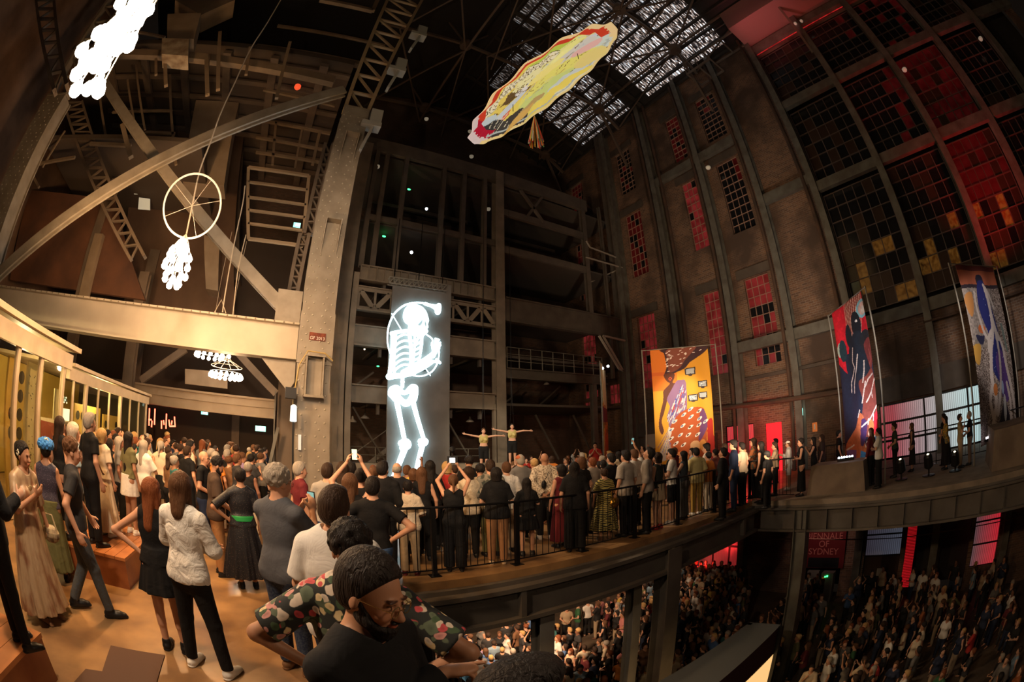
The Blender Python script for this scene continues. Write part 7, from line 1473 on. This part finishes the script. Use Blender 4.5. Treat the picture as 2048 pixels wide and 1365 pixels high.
part(t, (lambda f: (f.ell((0, -.005, 1.665), (.090, .106, .082), .01, clip=[((0, 0, 1.655), (0, 0, -1))]), f.cap((0, .09, 1.665), (0, .15, 1.66), .05, .045, .01, ((0, 0, 1), .15)), to_mesh('cap', *f.mesh(), mat('cap_white', (.7, .68, .62), .8)))[2])(Field((-.15, -.15, 1.6), (.15, .25, 1.8), .009)))
t, _ = put(1190, 886, 'person in a red shirt standing higher than the crowd beside the thin pole banner', d=17.5, z0=.35, a=180, hair=('short', 'black'), top=('tee', 'red'), bot=('trousers', 'red'), pose='phone')
# dancers on harness wires
for hx, hy, d, lab, col, ps in ((967, 857, 16.9, 'performer in gold vest hanging on wires with arms spread, left one of the pair', (.46, .38, .14), 'brown'), (1024, 848, 17.3, 'performer in gold vest hanging on wires with arms spread, right one of the pair', (.50, .42, .16), 'black')):
    r = ray((hx, hy)); n = math.hypot(r[0], r[1]); x, y, zt = r[0] / n * d, r[1] / n * d, HC + r[2] / n * d; hgt = 1.72 if hx < 1000 else 1.68
    t = person(x, y, zt - hgt, face_to(x, y, 2, 0), hgt, lab, 'costumed performers', pose='spread', fem=1, h=.012, skin='pale', hair=('bun', ps), top=('crop', col, 'sequin'), bot=('shorts', 'black'), shoes=None, tilt=0); t['_n'] = 1
    for s_ in (1, -1): addpart(t, MB().tube([(.13 * s_, 0, 1.05), (.02 * s_, 0, 2.6), (0, 0, 12)], .008, 5), 'harness_wire', black)
# ---------------- the rest of the upper crowd
r_ = random.Random(21)
TOPN = ['black', 'white', 'grey', 'cream', 'navy', 'rust', 'olive', 'light blue', 'red', 'pink', 'brown', 'wine', 'charcoal', 'yellow', 'teal', 'beige', 'green', 'blue', 'orange', 'lilac']
TOPW = [26, 12, 8, 8, 8, 4, 4, 4, 3, 4, 4, 3, 7, 2, 2, 6, 2, 3, 2, 2]
TOPW2 = [44, 12, 10, 7, 14, 3, 5, 4, 2, 2, 7, 4, 14, 1, 1, 6, 1, 3, 2, 1]
HK = {'short': 'short', 'crop': 'cropped', 'long': 'long', 'bob': 'bobbed', 'bun': 'pinned', 'tail': 'tied', 'curly': 'curly', 'wavy': 'wavy'}
TK = {'tee': 'tee', 'rolled': 'shirt', 'tank': 'tank top', 'long': 'sweater', 'loose': 'loose top'}
PK = {'down': 'arms down', 'crossed': 'arms folded', 'phone': 'hands before face', 'overhead': 'arms overhead', 'clap': 'clapping', 'clasp': 'hands joined', 'hips': 'hands on hips', 'chin': 'hand at chin', 'oneup': 'one arm up', 'behind': 'hands behind'}
PW = [34, 14, 6, 3, 9, 14, 5, 7, 3, 5]
USED = set()
def style(small=False, pal=None):
    while True:
        fem = r_.random() < .5; hk = r_.choice(['long', 'bob', 'bun', 'tail', 'wavy'] if fem else ['short', 'short', 'crop', 'curly']); hc = r_.choices(['black', 'dark brown', 'brown', 'blond', 'auburn', 'grey'], [6, 6, 6, 3, 2, 2])[0]
        tc = r_.choices(TOPN, TOPW2 if small else TOPW)[0]; tk = r_.choice(['tee', 'tank', 'loose'] if fem else ['tee', 'rolled', 'tee']); ps = r_.choices(list(PK), PW)[0]; key = (small, hk, hc, tc, tk, ps)
        if key in USED: continue
        USED.add(key); return fem, hk, hc, tc, tk, ps
def lab(k, where): fem, hk, hc, tc, tk, ps = k; return 'person in %s %s, %s %s hair, %s, %s' % (tc, TK[tk], HK[hk], hc, PK[ps], where)
def free(x, y, m): return all((x - a) ** 2 + (y - b) ** 2 > m * m for a, b in PLACED)
AUTO = []
def fill(n, x0, x1, y0, y1, m, where, look, hr=(1.55, 1.82), cond=None):
    k = 0
    for _ in range(n * 40):
        x, y = r_.uniform(x0, x1), r_.uniform(y0, y1)
        if not free(x, y, m) or (cond and not cond(x, y)) or (.0 < x < 1.6 and 10.4 < y < 12.3): continue
        PLACED.append((x, y)); h = r_.uniform(*hr); AUTO.append((x, y, h, where, look)); k += 1
        if k >= n: break
STAGE = (6.5, 17.5)
fill(34, -4.9, -.6, 7.6, 11.0, .52, 'left of tall column', STAGE, cond=lambda x, y: y > 8.0 or x < -3.6)
fill(42, -5.0, -.4, 11.0, 16.5, .62, 'far left', STAGE)
fill(16, 1.9, 9.0, 8.6, 9.9, .58, 'mid gallery', STAGE, hr=(1.5, 1.68))
fill(34, 9.6, 15.5, 12.2, 16.6, .62, 'far gallery side', (8.5, 13), hr=(1.45, 1.68))
fill(17, 8.0, 15.5, 8.2, 12.2, .60, 'by yellow banner', STAGE, cond=lambda x, y: x + y * .3 > 11 and not (12.3 < x < 15.2 and 8.8 < y < 11.4))
UP = len(AUTO)
for i, (x, y, h, where, look) in enumerate(AUTO):
    k = style(); fem, hk, hc, tc, tk, ps = k; yaw = face_to(x, y, *look) + r_.gauss(0, .35); bt = r_.choice([('trousers', 'black'), ('trousers', 'navy'), ('shorts', 'black'), ('trousers', 'grey'), ('trousers', 'beige')] if not fem else [('trousers', 'black'), ('skirt', 'black'), ('wide', 'cream'), ('longskirt', 'navy')])
    far = math.hypot(x, y) > 9
    if ps == 'hips': ps2 = 'hips'
    t = person(x, y, 0, yaw, h, lab(k, where), 'upper gallery crowd', pose=ps, fem=int(fem), skin=r_.choice(['fair', 'fair', 'pale', 'tan', 'tan', 'brown']), hair=(hk, hc), top=(tk, tc), bot=bt, shoes=None if far else 'black', h=.018 if far else .016, yawh=0)
NUP = sum(1 for o in C.objects if o.name.startswith('person') and o.parent is None)
# ---------------- the crowd on the ground floor, seen from above
def zm(name):
    m = bpy.data.materials.new(name); m.use_nodes = True; nt = m.node_tree; a = nt.nodes.new('ShaderNodeAttribute'); a.attribute_type = 'OBJECT'; a.attribute_name = name; nt.links.new(a.outputs['Color'], nt.nodes['Principled BSDF'].inputs['Base Color']); nt.nodes['Principled BSDF'].inputs['Roughness'].default_value = .75; return m
ZM = [zm('skin_colour'), zm('hair_colour'), zm('top_colour'), zm('lower_colour')]
def arr(me):
    v = np.empty(len(me.vertices) * 3, np.float32); me.vertices.foreach_get('co', v); f = np.empty(len(me.polygons) * 4, np.int32); me.loops.foreach_get('vertex_index', f); return v.reshape(-1, 3), f.reshape(-1, 4)
def _mk(fem, hk, tk, ps, h, st='stand'):
    L = [cached(m_body, ps, st, int(fem), h, 0, .0, 0, 1., 0, .45, None, 1), cached(m_hair, hk, h * .8, 0, .0, 0, 1.), cached(m_top, ps, int(fem), h, {'tank': 0, 'tee': .62, 'loose': .8, 'rolled': 1.35, 'long': 1.9}[tk], .018, 1., .88), cached(m_pants, st, h, 2.0, 0, 1.)]
    vs, fs, z, o = [], [], [], 0
    for i, me in enumerate(L): v, f = arr(me); vs.append(v); fs.append(f + o); z.append(np.full(len(f), i)); o += len(v)
    return np.concatenate(vs), np.concatenate(fs), np.concatenate(z)
def joined(fem, hk, tk, ps, h):
    v, f, z = cached(_mk, fem, hk, tk, ps, h); me = to_mesh('person', v, f, ZM[0])
    for m in ZM[1:]: me.materials.append(m)
    me.polygons.foreach_set('material_index', z.astype(np.int32)); return me
def seen(x, y, z):
    if y > 6:
        t = 5.95 / y; zz = HC + (z - HC) * t; xx = x * t
        if not (zz < -.88 and xx < 11.55): return False
    elif x > 11.5:
        t = 11.5 / x
        if HC + (z - HC) * t > -.88: return False
    if x > .9 and (HC + (z - HC) * .9 / x) < .0: return False
    p = pix(x, y, z); return -20 < p[0] < 2068 and p[1] < 1400
low_ = []
x = 1.4
while x < 18.2:
    y = -3.5
    while y < 17.5:
        X_2, Y_2 = x + r_.uniform(-.11, .11), y + r_.uniform(-.11, .11); dens = 1.0 if y > 4.5 else .42
        if r_.random() < dens * .93 and seen(X_2, Y_2, GZ + 1.6) and not (9.0 < X_2 < 10.6 and 7.3 < Y_2 < 12.5 and r_.random() < .8) and not (6.2 < X_2 < 10.2 and 2.2 < Y_2 < 4.9) and not (16.8 < X_2 and Y_2 > 3.8 and Y_2 < 10 and r_.random() < .7): low_.append((math.hypot(X_2, Y_2), X_2, Y_2))
        y += .50
    x += .52
low_.sort(); NLOW = max(0, 300 - NUP); CV = []; CF = []; CC = []; off = 0
def wherelow(x, y):
    if y < 4.3: return 'dark lower hall'
    p = pix(x, y, GZ + 1.6)[0]
    return 'lower hall, ' + ('left' if p < 1072 else 'centre' if p < 1290 else 'right')
for i, (d, x, y) in enumerate(low_):
    k = style(True); fem, hk, hc, tc, tk, ps = k; yaw = face_to(x, y, 3, 16) + r_.gauss(0, .7); s_ = r_.uniform(.90, 1.04); skc = SK[r_.choice(['fair', 'fair', 'pale', 'tan', 'brown'])]; bc = CO[r_.choice(['black', 'navy', 'charcoal', 'beige'])]
    if i < NLOW:
        me = cached(joined, fem, hk, tk, ps, .026); o = bpy.data.objects.new('person', me); C.objects.link(o); o.location = (x, y, GZ); o.rotation_euler = (0, 0, yaw); o.scale = (s_,) * 3
        tag(o, lab(k, wherelow(x, y)), 'person', 'crowd on the ground floor'); o['skin_colour'] = list(skc); o['hair_colour'] = list(HC_[hc]); o['top_colour'] = list(CO[tc]); o['lower_colour'] = list(bc)
    else:
        v, f, z = cached(_mk, fem, hk, 'tee' if tk == 'rolled' else tk, 'down' if ps in ('phone', 'chin', 'behind', 'oneup') else ps, .04); c, s = math.cos(yaw) * s_, math.sin(yaw) * s_
        CV.append(np.stack([v[:, 0] * c - v[:, 1] * s + x, v[:, 0] * s + v[:, 1] * c + y, v[:, 2] * s_ + GZ], 1)); CF.append(f + off); off += len(v); CC.append(np.array([skc, HC_[hc], CO[tc], bc])[z])
if CV:
    cm = bpy.data.materials.new('crowd_cloth'); cm.use_nodes = True; n_ = cm.node_tree.nodes.new('ShaderNodeVertexColor'); n_.layer_name = 'paint'; cm.node_tree.links.new(n_.outputs[0], cm.node_tree.nodes['Principled BSDF'].inputs['Base Color']); cm.node_tree.nodes['Principled BSDF'].inputs['Roughness'].default_value = .8
    V = np.concatenate(CV); F = np.concatenate(CF); me = to_mesh('crowd', V, F, cm); cc_ = np.concatenate(CC); ca = me.color_attributes.new('paint', 'BYTE_COLOR', 'CORNER'); ca.data.foreach_set('color', np.repeat(np.concatenate([cc_, np.ones((len(cc_), 1))], 1), 4, 0).astype(np.float32).ravel())
    o = bpy.data.objects.new('crowd', me); C.objects.link(o); tag(o, 'the farther and darker part of the packed crowd on the ground floor', 'crowd', kind='stuff')
print('PEOPLE upper', NUP, 'auto', UP, 'low', len(low_), 'individual', NLOW)
# ================================================================= light
def light(kind, name, loc, energy, col, size=.3, target=None, spot=None, blend=.5, sy=None):
    l = bpy.data.lights.new(name, kind); l.energy = energy; l.color = col
    if kind == 'AREA':
        l.size = size
        if sy: l.shape = 'RECTANGLE'; l.size_y = sy
    else: l.shadow_soft_size = size
    if spot: l.spot_size = math.radians(spot); l.spot_blend = blend
    o = bpy.data.objects.new(name, l); C.objects.link(o); o.location = loc
    if target is not None: o.rotation_euler = (Vector(target) - Vector(loc)).to_track_quat('-Z', 'Y').to_euler()
    return o
WARM = (1, .56, .24); WARM2 = (1, .70, .45); RED = (1, .03, .03)
w = bpy.data.worlds.new('world'); bpy.context.scene.world = w; w.use_nodes = True
w.node_tree.nodes['Background'].inputs[0].default_value = (.9, .62, .45, 1); w.node_tree.nodes['Background'].inputs[1].default_value = .005
light('POINT', 'chain_lamp_light', tuple(atD(215, 120, 2.9)), 420, WARM2, .1)
light('POINT', 'cluster_lamp_light', tuple(atD(355, 520, 8.0) + Vector((0, 0, -.6))), 620, WARM, .1)
light('POINT', 'chandelier_light', tuple(atY(450, 755, 14.5) + Vector((0, 0, -.5))), 330, WARM, .1)
light('SPOT', 'stage_spot', (-1, -2, 7.5), 3400, WARM2, .4, (2, 14, 3.2), 62, .7)
light('SPOT', 'beam_spot', (-4, 3, 3.4), 500, WARM2, .5, (-4, 11, 4.8), 75, .9)
light('SPOT', 'crowd_spot', (-3, 4, 7), 1550, (1, .52, .20), .3, (-1.5, 9, 0), 110, .8)
light('SPOT', 'gallery_spot', (4, 11.5, 8), 1500, WARM2, .4, (8, 8.6, 0), 66, .8)
light('SPOT', 'performer_spot', (3, 9, 8), 2200, (1, .85, .6), .3, (9, 16.4, 2.2), 26, .6)
light('SPOT', 'lower_hall_spot', (5, 9.5, -1.3), 1700, (1, .62, .36), .3, (8.5, 13, -6), 98, .8)
light('SPOT', 'lower_hall_spot', (13.5, 11, -1.3), 260, (1, .66, .42), .3, (13, 13, -6), 120, .9)
light('SPOT', 'ceiling_wash', (-5, 9, 5.5), 1300, WARM, .5, (-9, 17, 13), 110, .9)  # added spot lifting the dark upper left, like bulb light reaching the walls
light('POINT', 'face_fill_light', (2.2, -.2, 3.2), 85, WARM2, .3)  # added fill for the nearest face, no lamp hangs there
light('SPOT', 'cool_spot', (5.5, 14, 6), 700, (.6, .85, 1), .4, (-3, 10.8, 9), 60, .8)
light('SPOT', 'wall_spot', (9, 4, 1.5), 1900, WARM2, .4, (19, 11, 8), 85, .9)
light('SPOT', 'banner_spot', (10.5, 8, 5), 650, (1, .85, .6), .2, (13.7, 10.2, 3.2), 40, .6)
light('SPOT', 'banner_foot_light', (12.55, 3.3, 1.0), 260, (.9, .9, 1), .12, (13.9, 3.0, 3.0), 95, .8)
light('SPOT', 'banner_spot', (9, .5, 4.5), 500, (1, .85, .75), .2, (14.1, 3.1, 3.6), 38, .6)
light('SPOT', 'banner_foot_light', (13.5, -2.4, .75), 420, (.9, .85, 1), .12, (14.9, -2.2, 2.6), 100, .8)
light('SPOT', 'banner_spot', (10, -1.5, 5), 700, (1, .88, .8), .2, (14.9, -2.2, 3.6), 46, .6)
light('POINT', 'booth_lamp', (-6.4, 5.6, 2.6), 120, (1, .75, .35), .05); light('POINT', 'booth_lamp', (-6.6, 8.4, 2.6), 130, (1, .75, .35), .05); light('POINT', 'booth_lamp', (-5.9, 12.2, 2.5), 130, (1, .72, .3), .05)
light('SPOT', 'red_wash', (15.5, -4.5, 3.5), 1500, RED, .3, (19, -4.6, 12), 60, .8)
light('SPOT', 'red_wash', (16, 3, 19), 260, (1, .2, .2), .3, (18, 1.5, 24), 80, .8)
light('POINT', 'red_door_light', (17.6, 9.3, 1.8), 60, RED, .2)
light('SPOT', 'lower_red_light', (17.5, 12, -4.5), 250, RED, .3, (19, 12, -4), 110, .8)
light('SPOT', 'sign_fill_light', (16.5, 5.8, -1.6), 60, (1, .6, .5), .1, (18.9, 5.8, -3.2), 80, .8)  # added fill that brings out the sign lettering, not a fixture of the hall
sc = bpy.context.scene
sc.view_settings.view_transform = 'Standard'; sc.view_settings.look = 'None'; sc.view_settings.gamma = 1; sc.view_settings.exposure = 0.15; sc.view_settings.use_curve_mapping = False
sc.cycles.max_bounces = 3; sc.cycles.diffuse_bounces = 2; sc.cycles.glossy_bounces = 2; sc.cycles.transparent_max_bounces = 6; sc.cycles.sample_clamp_indirect = 3
for o in list(C.objects):
    if o.get('label') and len(str(o['label']).replace('-', ' ').split()) > 16: print('LONG', o.name, len(o['label'].split()), o['label'])
